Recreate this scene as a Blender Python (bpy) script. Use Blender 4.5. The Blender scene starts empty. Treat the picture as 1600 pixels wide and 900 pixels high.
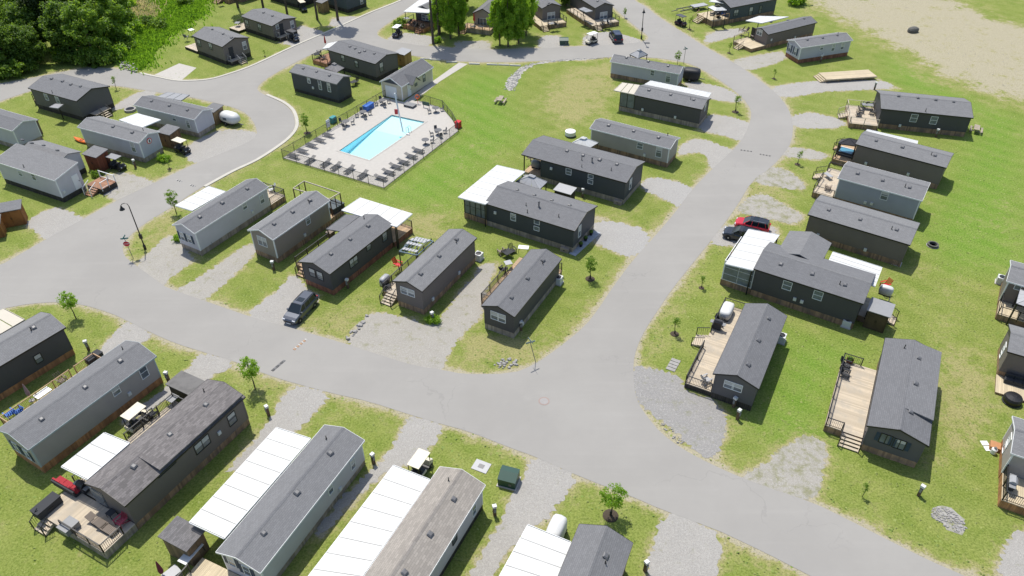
import bpy, bmesh, math, random
import numpy as np
from mathutils import Vector, Matrix
from mathutils.geometry import tessellate_polygon
SC = bpy.context.scene
COL = SC.collection
R = math.radians
random.seed(7)
# ------------------------------------------------------------------ camera
CF, CP, CR, CH = 1185.0, R(38.42), R(-0.30), 51.77      # focal (px of a 1600 px frame), pitch, roll, height
cd = bpy.data.cameras.new('camera')
cd.sensor_width = 36; cd.lens = 36 * CF / 1600; cd.clip_start = 0.5; cd.clip_end = 5000
cam = bpy.data.objects.new('camera', cd); COL.objects.link(cam)
cam.matrix_world = Matrix.Translation((0, 0, CH)) @ Matrix.Rotation(R(90) - CP, 4, 'X') @ Matrix.Rotation(CR, 4, 'Z')
SC.camera = cam
# ------------------------------------------------------------------ light
SUNV = Vector((-0.17, 0.42, 1.0)).normalized()           # towards the sun
elev = math.asin(SUNV.z); azim = math.atan2(SUNV.x, SUNV.y)
world = bpy.data.worlds.new('World'); SC.world = world; world.use_nodes = True
wn = world.node_tree.nodes; wl = world.node_tree.links
bg = wn['Background']; sky = wn.new('ShaderNodeTexSky'); sky.sky_type = 'NISHITA'; sky.sun_disc = False
sky.sun_elevation = elev; sky.sun_rotation = azim; sky.air_density = 1.0; sky.dust_density = 1.5
wl.new(sky.outputs[0], bg.inputs[0]); bg.inputs[1].default_value = 0.125
sd = bpy.data.lights.new('sun', 'SUN'); sd.energy = 3.65; sd.angle = R(0.55); sd.color = (1.0, 0.955, 0.87)
sun = bpy.data.objects.new('sun', sd); COL.objects.link(sun)
sun.rotation_euler = (-SUNV).to_track_quat('-Z', 'Y').to_euler(); sun.location = (0, 60, 80)
SC.view_settings.view_transform = 'Standard'; SC.view_settings.look = 'None'
SC.view_settings.gamma = 1; SC.view_settings.exposure = 0.38
# ------------------------------------------------------------------ picture point -> place on a level plane
_c, _s = math.cos(CP), math.sin(CP)
_fw = Vector((0, _c, -_s)); _u0 = Vector((0, _s, _c)); _r0 = Vector((1, 0, 0))
_rt = math.cos(CR) * _r0 + math.sin(CR) * _u0; _up = -math.sin(CR) * _r0 + math.cos(CR) * _u0
def ray(px, py): return _fw + ((px - 800) / CF) * _rt - ((py - 450) / CF) * _up
def G(px, py, z=0.0):
    d = ray(px, py); t = (z - CH) / d.z
    return Vector((d.x * t, d.y * t, z))
# ------------------------------------------------------------------ materials
MATS = {}
def nmat(name):
    m = bpy.data.materials.new(name); m.use_nodes = True
    nt = m.node_tree; b = nt.nodes['Principled BSDF']
    return m, nt, b
def N(nt, t, **kw):
    n = nt.nodes.new(t)
    for k, v in kw.items():
        if k in n.inputs: n.inputs[k].default_value = v
        else: setattr(n, k, v)
    return n
def mixc(nt, fac, a, b, mode='MIX'):
    n = nt.nodes.new('ShaderNodeMix'); n.data_type = 'RGBA'; n.blend_type = mode
    for i, v in ((0, fac), (6, a), (7, b)):
        if hasattr(v, 'node'): nt.links.new(v, n.inputs[i])
        elif i == 0: n.inputs[0].default_value = v
        else: n.inputs[i].default_value = (*v, 1) if len(v) == 3 else v
    return n.outputs[2]
def mth(nt, op, a, b=0.0, c=None, clamp=False):
    n = nt.nodes.new('ShaderNodeMath'); n.operation = op; n.use_clamp = clamp
    for i, v in enumerate((a, b) if c is None else (a, b, c)):
        if hasattr(v, 'node'): nt.links.new(v, n.inputs[i])
        else: n.inputs[i].default_value = v
    return n.outputs[0]
def sstep(nt, v, lo, hi):
    n = nt.nodes.new('ShaderNodeMapRange'); n.interpolation_type = 'SMOOTHSTEP'
    nt.links.new(v, n.inputs[0]); n.inputs[1].default_value = lo; n.inputs[2].default_value = hi
    return n.outputs[0]
def noise(nt, vec, scale, detail=3, rough=0.55):
    n = nt.nodes.new('ShaderNodeTexNoise'); n.inputs['Scale'].default_value = scale
    n.inputs['Detail'].default_value = detail; n.inputs['Roughness'].default_value = rough
    if vec is not None: nt.links.new(vec, n.inputs['Vector'])
    return n.outputs[0]
def objco(nt): return nt.nodes.new('ShaderNodeTexCoord').outputs['Object']
def worldco(nt): return nt.nodes.new('ShaderNodeNewGeometry').outputs['Position']
def bump(nt, b, h, strength=0.3, dist=0.02):
    n = nt.nodes.new('ShaderNodeBump'); n.inputs['Strength'].default_value = strength; n.inputs['Distance'].default_value = dist
    nt.links.new(h, n.inputs['Height']); nt.links.new(n.outputs[0], b.inputs['Normal'])
def plain(name, col, rough=0.6, metal=0.0, var=0.12, scale=3.0):
    if name in MATS: return MATS[name]
    m, nt, b = nmat(name)
    n = noise(nt, objco(nt), scale, 4)
    lo = tuple(c * (1 - var) for c in col); hi = tuple(min(1, c * (1 + var)) for c in col)
    nt.links.new(mixc(nt, n, lo, hi), b.inputs['Base Color'])
    b.inputs['Roughness'].default_value = rough; b.inputs['Metallic'].default_value = metal
    MATS[name] = m; return m
def siding(name, col):
    if name in MATS: return MATS[name]
    m, nt, b = nmat(name)
    co = objco(nt); sx = N(nt, 'ShaderNodeSeparateXYZ'); nt.links.new(co, sx.inputs[0])
    saw = mth(nt, 'FRACT', mth(nt, 'MULTIPLY', sx.outputs[2], 7.0))
    n1 = noise(nt, co, 0.7, 4); n2 = noise(nt, co, 14, 2)
    c = mixc(nt, n1, tuple(x * 0.86 for x in col), tuple(min(1, x * 1.12) for x in col))
    c = mixc(nt, mth(nt, 'MULTIPLY', n2, 0.22), c, tuple(x * 0.7 for x in col))
    nt.links.new(c, b.inputs['Base Color']); b.inputs['Roughness'].default_value = 0.62
    bump(nt, b, saw, 0.5, 0.012)
    MATS[name] = m; return m
def shingle(name, col, var=0.2, bw=0.33, rh=0.14):
    if name in MATS: return MATS[name]
    m, nt, b = nmat(name)
    co = objco(nt)
    br = N(nt, 'ShaderNodeTexBrick', Scale=1.0); br.offset = 0.37
    br.inputs['Brick Width'].default_value = bw; br.inputs['Row Height'].default_value = rh
    br.inputs['Mortar Size'].default_value = 0.011; br.inputs['Bias'].default_value = 0.0
    br.inputs['Color1'].default_value = (*(x * (1 - var) for x in col), 1)
    br.inputs['Color2'].default_value = (*(x * (1 + var) for x in col), 1)
    br.inputs['Mortar'].default_value = (*(x * 0.3 for x in col), 1)
    nt.links.new(co, br.inputs['Vector'])
    n1 = noise(nt, co, 0.5, 4); n2 = noise(nt, co, 30, 2)
    c = mixc(nt, 0.45, br.outputs[0], mixc(nt, n1, tuple(x * 0.8 for x in col), tuple(x * 1.2 for x in col)))
    c = mixc(nt, mth(nt, 'MULTIPLY', n2, 0.35), c, tuple(x * 1.5 for x in col))
    oi = nt.nodes.new('ShaderNodeObjectInfo'); c = mixc(nt, 1.0, c, mixc(nt, oi.outputs['Random'], (0.86, 0.86, 0.88), (1.12, 1.11, 1.10)), 'MULTIPLY')
    nt.links.new(c, b.inputs['Base Color']); b.inputs['Roughness'].default_value = 0.92
    bump(nt, b, br.outputs[1], 0.25, 0.01)
    MATS[name] = m; return m
def wood(name, col, var=0.3, stain=None):
    """boards: every board of a joined mesh takes its own tone"""
    if name in MATS: return MATS[name]
    m, nt, b = nmat(name)
    g = nt.nodes.new('ShaderNodeNewGeometry'); co = objco(nt)
    ri = g.outputs['Random Per Island']
    c = mixc(nt, ri, tuple(x * (1 - var) for x in col), tuple(min(1, x * (1 + var)) for x in col))
    n = noise(nt, co, 1.1, 4)
    st = stain or tuple(x * 0.55 for x in col)
    c = mixc(nt, mth(nt, 'MULTIPLY', sstep(nt, n, 0.42, 0.72), 0.75), c, st)
    mp = N(nt, 'ShaderNodeMapping'); nt.links.new(co, mp.inputs[0]); mp.inputs['Scale'].default_value = (9, 9, 2)
    c = mixc(nt, mth(nt, 'MULTIPLY', noise(nt, mp.outputs[0], 3, 3), 0.3), c, tuple(x * 0.5 for x in col))
    nt.links.new(c, b.inputs['Base Color']); b.inputs['Roughness'].default_value = 0.8
    MATS[name] = m; return m
def leafmat(name, a, bcol):
    if name in MATS: return MATS[name]
    m, nt, b = nmat(name)
    g = nt.nodes.new('ShaderNodeNewGeometry')
    c = mixc(nt, g.outputs['Random Per Island'], a, bcol)
    nt.links.new(c, b.inputs['Base Color']); b.inputs['Roughness'].default_value = 0.55
    tr = N(nt, 'ShaderNodeBsdfTranslucent'); nt.links.new(mixc(nt, 0.5, c, (min(1, bcol[0] * 2.0), min(1, bcol[1] * 1.9), bcol[2] * .8)), tr.inputs[0])
    mx = N(nt, 'ShaderNodeMixShader'); mx.inputs[0].default_value = 0.55
    nt.links.new(b.outputs[0], mx.inputs[1]); nt.links.new(tr.outputs[0], mx.inputs[2])
    nt.links.new(mx.outputs[0], nt.nodes['Material Output'].inputs[0])
    MATS[name] = m; return m
def glassmat():
    m, nt, b = nmat('window_glass')
    n = noise(nt, worldco(nt), 0.9, 2)
    nt.links.new(mixc(nt, n, (0.05, 0.06, 0.07), (0.22, 0.25, 0.28)), b.inputs['Base Color'])  # paler blue-grey patches paint reflected sky into the pane colour
    b.inputs['Roughness'].default_value = 0.06; b.inputs['IOR'].default_value = 1.5
    MATS['glass'] = m; return m
GLASS = glassmat()
M_ALU = plain('white_metal', (0.58, 0.585, 0.575), 0.5, 0.0, 0.07, 0.5)
M_SEAM = plain('grimy_seam', (0.31, 0.31, 0.295), 0.7, 0, 0.3, 2)
M_WHITE = plain('white_vinyl', (0.74, 0.75, 0.75), 0.5, 0, 0.05)
M_BLACK = plain('black_metal', (0.012, 0.012, 0.014), 0.45)
M_DKFAB = plain('charcoal_fabric', (0.035, 0.037, 0.042), 0.85)
M_GREYFAB = plain('grey_fabric', (0.16, 0.165, 0.17), 0.85)
M_GALV = plain('grey_vent_metal', (0.13, 0.13, 0.135), 0.5, 0.2)
M_PIPE = plain('black_pipe', (0.02, 0.02, 0.02), 0.5)
M_RED = plain('red_plastic', (0.55, 0.012, 0.02), 0.45)
M_BLUE = plain('blue_plastic', (0.02, 0.12, 0.45), 0.5)
M_TEAL = plain('teal_plastic', (0.02, 0.22, 0.24), 0.5)
M_ORANGE = plain('orange_plastic', (0.75, 0.16, 0.02), 0.45)
M_CREAM = plain('cream_plastic', (0.62, 0.57, 0.45), 0.5)
M_TYRE = plain('rubber', (0.018, 0.018, 0.018), 0.85)
M_RIM = plain('alloy_rim', (0.45, 0.46, 0.47), 0.3, 0.7)
M_CONC = plain('concrete', (0.43, 0.408, 0.372), 0.9, 0, 0.12, 2.0)
M_KERB = plain('kerb_concrete', (0.46, 0.44, 0.385), 0.9, 0, 0.14, 1.0)
M_ROCK = plain('limestone', (0.30, 0.29, 0.275), 0.9, 0, 0.3, 2.5)
M_BOULD = plain('dark_stone', (0.10, 0.10, 0.09), 0.9, 0, 0.35, 2.5)
M_BARK = plain('bark', (0.085, 0.065, 0.05), 0.9, 0, 0.4, 6)
M_GREENBOX = plain('green_enamel', (0.012, 0.055, 0.040), 0.4, 0, 0.1)
M_PEDWOOD = plain('post_timber', (0.13, 0.085, 0.05), 0.85, 0, 0.3, 5)
M_BOX = plain('light_grey_plastic', (0.60, 0.61, 0.60), 0.5, 0, 0.05)
M_SHUT = plain('slate_blue_shutter', (0.03, 0.055, 0.09), 0.6)
M_SKIN = None
SIDE = {k: siding(k + '_siding', v) for k, v in dict(
    lightgrey=(0.53, 0.515, 0.555), bluegrey=(0.33, 0.345, 0.405), paleblue=(0.47, 0.465, 0.525), taupe=(0.275, 0.235, 0.205),
    greytaupe=(0.36, 0.33, 0.315), brown=(0.158, 0.134, 0.128), charcoal=(0.066, 0.064, 0.072), navy=(0.048, 0.055, 0.070),
    dkgrey=(0.104, 0.100, 0.107), beige=(0.58, 0.52, 0.40), teal=(0.062, 0.082, 0.100), greybrown=(0.170, 0.146, 0.138)).items()}
ROOFM = dict(grey=shingle('grey_shingle', (0.160, 0.162, 0.166)), dark=shingle('dark_shingle', (0.138, 0.140, 0.146)),
             black=shingle('charcoal_shingle', (0.062, 0.062, 0.068)), browngrey=shingle('weathered_brown_shingle', (0.235, 0.216, 0.192), 0.32, 0.42, 0.17),
             mix=shingle('mottled_shingle', (0.140, 0.130, 0.127), 0.6, 0.42, 0.17))
SKIRTM = dict(orange=wood('cedar_boards', (0.44, 0.215, 0.095)), brown=wood('weathered_brown_boards', (0.34, 0.215, 0.13), 0.4, (0.16, 0.135, 0.115)),
              grey=wood('grey_boards', (0.36, 0.30, 0.24), 0.3), dark=wood('dark_boards', (0.05, 0.043, 0.036), 0.35), red=wood('redbrown_boards', (0.28, 0.12, 0.07)))
DECKM = dict(pale=wood('pale_deck_boards', (0.52, 0.44, 0.33), 0.16, (0.40, 0.36, 0.30)), tan=wood('tan_deck_boards', (0.46, 0.32, 0.19), 0.2, (0.33, 0.25, 0.17)),
             red=wood('reddish_deck_boards', (0.33, 0.17, 0.10), 0.2), fresh=wood('fresh_pine_boards', (0.56, 0.47, 0.32), 0.14, (0.48, 0.40, 0.28)))
# ------------------------------------------------------------------ mesh helpers
class MB:
    def __init__(s): s.v = []; s.f = []
    def add(s, vs, fs):
        o = len(s.v); s.v += [tuple(p) for p in vs]; s.f += [tuple(i + o for i in f) for f in fs]; return s
    def box(s, x0, x1, y0, y1, z0, z1):
        return s.add([(x, y, z) for z in (z0, z1) for y in (y0, y1) for x in (x0, x1)],
                     [(0, 2, 3, 1), (4, 5, 7, 6), (0, 1, 5, 4), (2, 6, 7, 3), (0, 4, 6, 2), (1, 3, 7, 5)])
    def bar(s, a, b, w, h=None, up=(0, 0, 1)):
        a = Vector(a); b = Vector(b); h = h or w; d = (b - a)
        if d.length < 1e-6: return s
        d.normalize(); up = Vector(up)
        if abs(d.dot(up)) > 0.98: up = Vector((1, 0, 0))
        x = d.cross(up).normalized() * w / 2; y = x.cross(d).normalized() * h / 2
        return s.add([a - x - y, a + x - y, a + x + y, a - x + y, b - x - y, b + x - y, b + x + y, b - x + y],
                     [(3, 2, 1, 0), (4, 5, 6, 7), (0, 1, 5, 4), (1, 2, 6, 5), (2, 3, 7, 6), (3, 0, 4, 7)])
    def tube(s, pts, r, n=6):
        pts = [Vector(p) for p in pts]; rs = r if isinstance(r, (list, tuple)) else [r] * len(pts)
        o = len(s.v)
        for i, p in enumerate(pts):
            d = (pts[min(i + 1, len(pts) - 1)] - pts[max(i - 1, 0)]).normalized()
            a = d.orthogonal().normalized() if abs(d.z) < 0.95 else Vector((1, 0, 0)) - d * d.x
            a.normalize(); b = d.cross(a)
            for k in range(n):
                t = 2 * math.pi * k / n; s.v.append(tuple(p + rs[i] * (math.cos(t) * a + math.sin(t) * b)))
        for i in range(len(pts) - 1):
            for k in range(n):
                k2 = (k + 1) % n; s.f.append((o + i * n + k, o + i * n + k2, o + (i + 1) * n + k2, o + (i + 1) * n + k))
        s.f.append(tuple(o + k for k in reversed(range(n)))); s.f.append(tuple(o + (len(pts) - 1) * n + k for k in range(n)))
        return s
    def lathe(s, prof, n=14, c=(0, 0, 0)):
        o = len(s.v)
        for r, z in prof:
            for k in range(n):
                t = 2 * math.pi * k / n; s.v.append((c[0] + r * math.cos(t), c[1] + r * math.sin(t), c[2] + z))
        for i in range(len(prof) - 1):
            for k in range(n):
                k2 = (k + 1) % n; s.f.append((o + i * n + k, o + i * n + k2, o + (i + 1) * n + k2, o + (i + 1) * n + k))
        s.f.append(tuple(o + k for k in reversed(range(n)))); s.f.append(tuple(o + (len(prof) - 1) * n + k for k in range(n)))
        return s
    def prism(s, poly, z0, z1):
        """poly: ccw list of (x, y)"""
        n = len(poly); vs = [(p[0], p[1], z0) for p in poly] + [(p[0], p[1], z1) for p in poly]
        fs = [tuple(reversed(range(n))), tuple(range(n, 2 * n))] + [(i, (i + 1) % n, n + (i + 1) % n, n + i) for i in range(n)]
        return s.add(vs, fs)
    def extr(s, prof, x0, x1):
        """profile of (y, z), ccw seen from +x, drawn out along x"""
        n = len(prof); vs = [(x0, y, z) for y, z in prof] + [(x1, y, z) for y, z in prof]
        fs = [tuple(reversed(range(n))), tuple(range(n, 2 * n))] + [(i, (i + 1) % n, n + (i + 1) % n, n + i) for i in range(n)]
        return s.add(vs, fs)
    def extry(s, prof, y0, y1):
        """profile of (x, z) drawn out along y"""
        n = len(prof); vs = [(x, y0, z) for x, z in prof] + [(x, y1, z) for x, z in prof]
        fs = [tuple(range(n)), tuple(reversed(range(n, 2 * n)))] + [(i, n + i, n + (i + 1) % n, (i + 1) % n) for i in range(n)]
        return s.add(vs, fs)
    def mesh(s, name, mat):
        me = bpy.data.meshes.new(name); me.from_pydata(s.v, [], s.f); me.update()
        if mat is not None: me.materials.append(mat)
        return me
    def build(s, name, mat, parent=None, smooth=False, bevel=0):
        me = s.mesh(name, mat)
        if smooth:
            for p in me.polygons: p.use_smooth = True
        return link(name, me, parent)
def link(name, me, parent=None, loc=None, rz=None):
    o = bpy.data.objects.new(name, me); COL.objects.link(o)
    if parent is not None: o.parent = parent
    if loc is not None: o.location = loc
    if rz is not None: o.rotation_euler = (0, 0, rz)
    return o
def tag(o, label, cat, group=None):
    o['label'] = label; o['category'] = cat
    if group: o['group'] = group
    return o
def thing(name, label, cat, loc=(0, 0, 0), rz=0, group=None):
    o = bpy.data.objects.new(name, None); COL.objects.link(o); o.empty_display_size = 0.3
    o.location = loc; o.rotation_euler = (0, 0, rz)
    return tag(o, label, cat, group)
KIDS = {}
def dup(root, loc, rz, label=None, group=None, scale=None):
    if root.name not in KIDS: KIDS[root.name] = [(c, list(c.children)) for c in root.children]
    r = root.copy(); COL.objects.link(r); r.location = loc; r.rotation_euler = (0, 0, rz)
    if label: r['label'] = label
    if group: r['group'] = group
    if scale: r.scale = (scale,) * 3
    for ch, gs in KIDS[root.name]:
        c = ch.copy(); COL.objects.link(c); c.parent = r
        for g in gs:
            d = g.copy(); COL.objects.link(d); d.parent = c
    return r
def stuff(o): o['kind'] = 'stuff'; return o
def struct(o): o['kind'] = 'structure'; return o
def ptsw(pp, z=0.0): return [G(x, y, z) for x, y in pp]
def smooth_poly(pts, it=1):
    for _ in range(it):
        q = []
        for i in range(len(pts)):
            a, b = pts[i], pts[(i + 1) % len(pts)]
            q += [a * 0.75 + b * 0.25, a * 0.25 + b * 0.75]
        pts = q
    return pts
def ragged(pts, step=0.5, amp=0.18, seed=1):
    rnd = random.Random(seed); out = []
    for i in range(len(pts)):
        a, b = pts[i], pts[(i + 1) % len(pts)]; n = max(1, int((b - a).length / step))
        d = (b - a); nrm = Vector((-d.y, d.x, 0)).normalized() if d.length > 0 else Vector((0, 0, 0))
        for k in range(n):
            out.append(a + d * (k / n) + nrm * rnd.uniform(-amp, amp))
    return out
def sheet(name, rings, z, mat):
    rings = [[Vector((p.x, p.y, 0)) for p in r] for r in rings]
    tris = tessellate_polygon(rings); flat = [p for r in rings for p in r]
    me = bpy.data.meshes.new(name); fs = []
    for t in tris:
        a, b, c = (flat[i] for i in t)
        fs.append(t if (b - a).cross(c - a).z > 0 else (t[0], t[2], t[1]))
    me.from_pydata([(p.x, p.y, z) for p in flat], [], fs); me.update(); me.materials.append(mat)
    return struct(link(name, me))
# ------------------------------------------------------------------ ground layout (outlines traced on the level ground)
ISLAND = [(191,385),(194,400),(207,411),(250,442),(262,450),(325,472),(400,498),(445,509),(467,516),(537,536),(600,557),(650,572),(692,578),(725,585),(800,584),(835,570),
 (875,542),(915,509),(937,480),(955,452),(990,405),(1025,367),(1055,332),(1082,295),(1115,262),(1150,230),(1163,213),(1173,188),(1174,172),(1160,152),(1132,130),(1095,107),(1070,97),
 (1015,89),(955,89),(900,93),(850,95),(800,97),(735,97),(680,92),(637,86),(580,78),(540,70),(520,70),(482,87),(425,117),(405,132),(401,141),(415,149),(440,160),(455,172),(461,186),(461,198),
 (454,210),(437,225),(400,249),(362,267),(325,287),(300,302),(275,320),(250,335),(225,350),(200,371)]
OUT_L = [(-190,490),(0,415),(32,397),(70,375),(132,341),(185,312),(245,284),(302,257),(345,240),(385,224),(402,212),(400,197),(388,179),(366,168),(325,158),(295,151),(250,145),(225,141),(185,134),(140,132),(60,138),(0,158),(-60,180),
 (-70,140),(0,131),(60,120),(130,106),(187,107),(217,115),(250,122),(280,127),(325,125),(362,115),(400,101),(462,72),(520,47),(575,22),(625,2),(660,-18),
 (695,-18),(662,2),(620,27),(592,46),(588,54),(600,62),(660,72),(710,75),(775,78),(850,75),(912,72),(985,68),(1010,64),(1014,57),(1000,47),(985,35),(962,15),(947,0),(930,-18),
 (972,-18),(990,0),(1010,11),(1028,26),(1050,40),(1075,56),(1100,72),(1132,90),(1160,106),(1185,124),(1215,147),(1231,168),(1240,192),(1237,222),(1225,240),(1205,262),(1175,282),(1150,325),(1112,375),(1082,412),
 (1050,452),(1030,482),(1010,512),(995,542),(989,570),(991,610),(998,632),(1012,652),(1032,676),(1062,699),(1102,721),(1150,743),(1200,762),(1270,785),(1325,812),(1400,850),(1450,875),(1510,901),(1700,990),
 (1480,1010),(1237,885),(1200,866),(1150,842),(1120,828),(1035,797),(990,777),(950,762),(907,745),(875,731),(832,712),(800,701),(732,674),(687,662),(637,647),(575,627),(520,615),(460,599),(430,590),(400,579),(370,566),(317,550),
 (275,537),(240,522),(200,502),(175,490),(130,476),(92,472),(50,474),(0,483),(-190,540)]
DRIVES = [
 [(212,413),(240,388),(262,368),(282,374),(296,396),(302,408),(280,424),(262,436),(258,449),(240,441)],
 [(270,456),(300,440),(337,416),(365,394),(396,378),(402,394),(364,432),(335,456),(318,472),(296,465)],
 [(398,500),(386,488),(430,458),(455,428),(470,440),(482,456),(500,463),(492,476),(470,500),(462,516),(440,511)],
 [(539,540),(555,512),(575,492),(597,487),(617,495),(645,498),(665,510),(690,498),(712,465),(742,430),(752,412),(778,412),(760,450),(752,500),(728,515),(700,553),(692,582),(650,576),(600,560)],
 [(930,338),(1024,362),(994,406),(955,392),(926,378)],
 [(1003,284),(1020,277),(1050,281),(1077,291),(1086,294),(1062,326),(1050,317),(1017,302),(1004,296)],
 [(1060,229),(1090,214),(1135,230),(1153,238),(1118,265),(1107,262),(1108,245),(1090,237),(1060,244)],
 [(1103,182),(1117,177),(1178,192),(1173,208),(1157,222),(1135,212),(1088,204)],
 [(1064,131),(1087,127),(1137,138),(1164,158),(1145,160),(1108,155)],
 [(135,288),(150,284),(170,272),(200,270),(248,286),(242,294),(185,316),(160,302),(140,299)],
 [(45,343),(77,326),(95,325),(135,342),(128,350),(70,378),(56,361),(40,353)],
 [(300,259),(284,233),(310,218),(345,202),(396,204),(405,213),(386,227),(345,243)],
 [(223,140),(249,144),(222,160),(205,167),(172,174),(185,160)],
 [(465,42),(475,40),(514,53),(500,62),(465,73),(436,67)],
 [(520,27),(562,25),(548,37),(512,43)],
 [(626,50),(668,56),(690,60),(662,75),(630,70),(598,64)],
 [(712,64),(768,64),(764,80),(708,78)],
 [(843,56),(877,55),(884,76),(840,78)],
 [(913,53),(955,49),(1012,65),(985,71),(910,75)],
 [(1107,51),(1150,44),(1168,46),(1146,58),(1097,70)],
 [(1138,96),(1185,86),(1222,79),(1229,91),(1210,100),(1166,113)],
 [(1200,137),(1240,130),(1280,126),(1375,124),(1404,138),(1340,141),(1287,143),(1222,155)],
 [(1236,181),(1265,175),(1305,184),(1325,194),(1305,201),(1236,200)],
 [(1222,232),(1250,229),(1297,242),(1282,251),(1218,244)],
 [(1200,262),(1225,262),(1262,290),(1252,298),(1190,288),(1176,282)],
 [(1160,314),(1190,300),(1222,318),(1260,338),(1242,352),(1200,342),(1150,332)],
 [(1104,380),(1128,352),(1180,348),(1215,356),(1212,374),(1160,387),(1132,384)],
 [(986,572),(1020,575),(1062,588),(1070,612),(1110,622),(1124,638),(1137,652),(1130,690),(1119,716),(1102,718),(1072,690),(1046,668),(1024,650),(1004,636),(988,612)],
 [(1150,745),(1195,724),(1225,698),(1262,676),(1292,692),(1288,735),(1272,788),(1200,765)],
 [(198,500),(242,522),(216,541),(172,562),(150,566),(148,552),(180,522)],
 [(315,548),(372,566),(340,584),(318,596),(280,615),(230,640),(190,664),(196,650),(262,606),(295,575)],
 [(456,597),(520,615),(492,645),(470,668),(440,690),(400,722),(362,740),(352,738),(398,690),(425,650)],
 [(638,646),(698,666),(672,700),(655,722),(610,732),(575,762),(540,795),(500,840),(490,832),(540,770),(590,728),(620,690)],
 [(832,711),(907,745),(874,785),(852,815),(812,842),(782,880),(760,920),(725,915),(750,870),(790,800),(815,750)],
 [(1035,796),(1122,828),(1126,862),(1118,920),(1005,930),(1018,865)],
 [(1572,838),(1610,825),(1680,930),(1555,915)],
]
CONC_PADS = [[(280,99),(307,106),(283,126),(241,117)]]
POOLDECK = [(442,247),(600,294),(716,205),(707,188),(692,170),(655,158),(632,160),(599,152)]
POOL = [(530,236),(577,250),(664,191),(612,180)]
WALK = [(717,98),(731,100),(688,127),(646,159),(632,160),(634,157)]
SWALE = [(955,91),(900,94),(845,98),(815,111),(804,143),(787,140),(797,117),(822,101),(862,94),(905,91)]
TANFIELD = [(1247,-8),(1300,27),(1350,50),(1387,72),(1425,87),(1450,112),(1512,137),(1600,162),(1760,205),(1760,75),(1600,40),(1550,25),(1495,0),(1470,-12)]
LUSH = [[(735,112),(800,120),(790,150),(815,215),(760,255),(720,300),(700,325),(640,320),(600,312),(620,290),(720,206),(690,150)],
        [(185,-10),(320,-10),(318,25),(270,55),(235,85),(225,110),(200,100),(180,50)],
        [(1390,90),(1500,150),(1600,190),(1600,420),(1480,420),(1440,360),(1500,250),(1530,180),(1400,130)],
        [(1230,530),(1330,545),(1280,690),(1220,690),(1180,660)]]
REEDS = [(198,8),(245,10),(246,32),(205,36),(192,20)]
DRYP = [[(880,110),(960,95),(950,180),(880,200),(850,160)],[(600,330),(700,330),(720,380),(640,380)],[(1455,540),(1560,560),(1545,700),(1460,720)],[(1180,170),(1240,220),(1225,300),(1190,330),(1110,360)],
        [(1010,460),(1060,380),(1100,390),(1010,560),(990,560)],[(690,575),(745,500),(830,520),(860,560),(800,585)],[(230,330),(290,290),(330,420),(230,400)],[(540,540),(470,500),(560,470),(600,480)]]
road_out = ptsw(OUT_L); road_in = ptsw(ISLAND)
def sm(p): return smooth_poly(p, 1)
# --- masks on a fine grid
X0, X1, Y0, Y1, ST = -125.0, 140.0, 20.0, 190.0, 0.42
nx = int((X1 - X0) / ST) + 1; ny = int((Y1 - Y0) / ST) + 1
gx, gy = np.meshgrid(X0 + ST * np.arange(nx), Y0 + ST * np.arange(ny))
PX = gx.ravel(); PY = gy.ravel()
def inside_dist(poly, maxd=4.0):
    """signed distance (negative inside), clipped to maxd"""
    P = np.array([(p.x, p.y) for p in poly]); out = np.full(PX.shape, maxd)
    lo = P.min(0) - maxd; hi = P.max(0) + maxd
    idx = np.where((PX > lo[0]) & (PX < hi[0]) & (PY > lo[1]) & (PY < hi[1]))[0]
    x = PX[idx]; y = PY[idx]; d = np.full(x.shape, 1e9); ins = np.zeros(x.shape, bool)
    for i in range(len(P)):
        a = P[i]; b = P[(i + 1) % len(P)]; e = b - a; L2 = max(e @ e, 1e-9)
        t = np.clip(((x - a[0]) * e[0] + (y - a[1]) * e[1]) / L2, 0, 1)
        d = np.minimum(d, np.hypot(x - a[0] - t * e[0], y - a[1] - t * e[1]))
        if a[1] != b[1]:
            c = ((a[1] > y) != (b[1] > y)) & (x < (b[0] - a[0]) * (y - a[1]) / (b[1] - a[1]) + a[0]); ins ^= c
    out[idx] = np.minimum(np.where(ins, -d, d), maxd); return out
d_out = inside_dist(road_out); d_in = inside_dist(road_in)
d_road = np.maximum(d_out, -d_in)                                  # distance from asphalt
d_drv = np.full(PX.shape, 4.0)
for dv in DRIVES: d_drv = np.minimum(d_drv, inside_dist(ptsw(dv)))
d_tan = inside_dist(ptsw(TANFIELD), 8.0)
lush = np.zeros(PX.shape)
for l in LUSH: lush = np.maximum(lush, np.clip(0.5 - inside_dist(ptsw(l), 6.0) / 6.0, 0, 1))
dry = np.zeros(PX.shape)
for l in DRYP: dry = np.maximum(dry, np.clip(0.5 - inside_dist(ptsw(l), 5.0) / 5.0, 0, 1) * 0.45)
reeds = np.clip(0.5 - inside_dist(ptsw(REEDS), 4.0) / 4.0, 0, 1)
dry = np.maximum(dry, np.exp(-np.clip(d_road, 0, 9) / 0.8) * 0.85)
dry = np.maximum(dry, np.exp(-np.clip(d_drv, 0, 9) / 0.5) * 0.5)
dry = np.maximum(dry, np.clip(0.35 - d_tan / 16.0, 0, 1)); dry = np.clip(dry, 0, 1)
dirt = np.maximum(np.clip(0.42 - d_tan / 12.0, 0, .80), np.exp(-np.clip(d_road, 0, 9) / 0.75) * 0.92); dirt = np.maximum(dirt, np.exp(-np.clip(d_drv, 0, 9) / 0.5) * 0.62)
pool_w = ptsw(POOL)
d_pool = inside_dist(pool_w)
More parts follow.
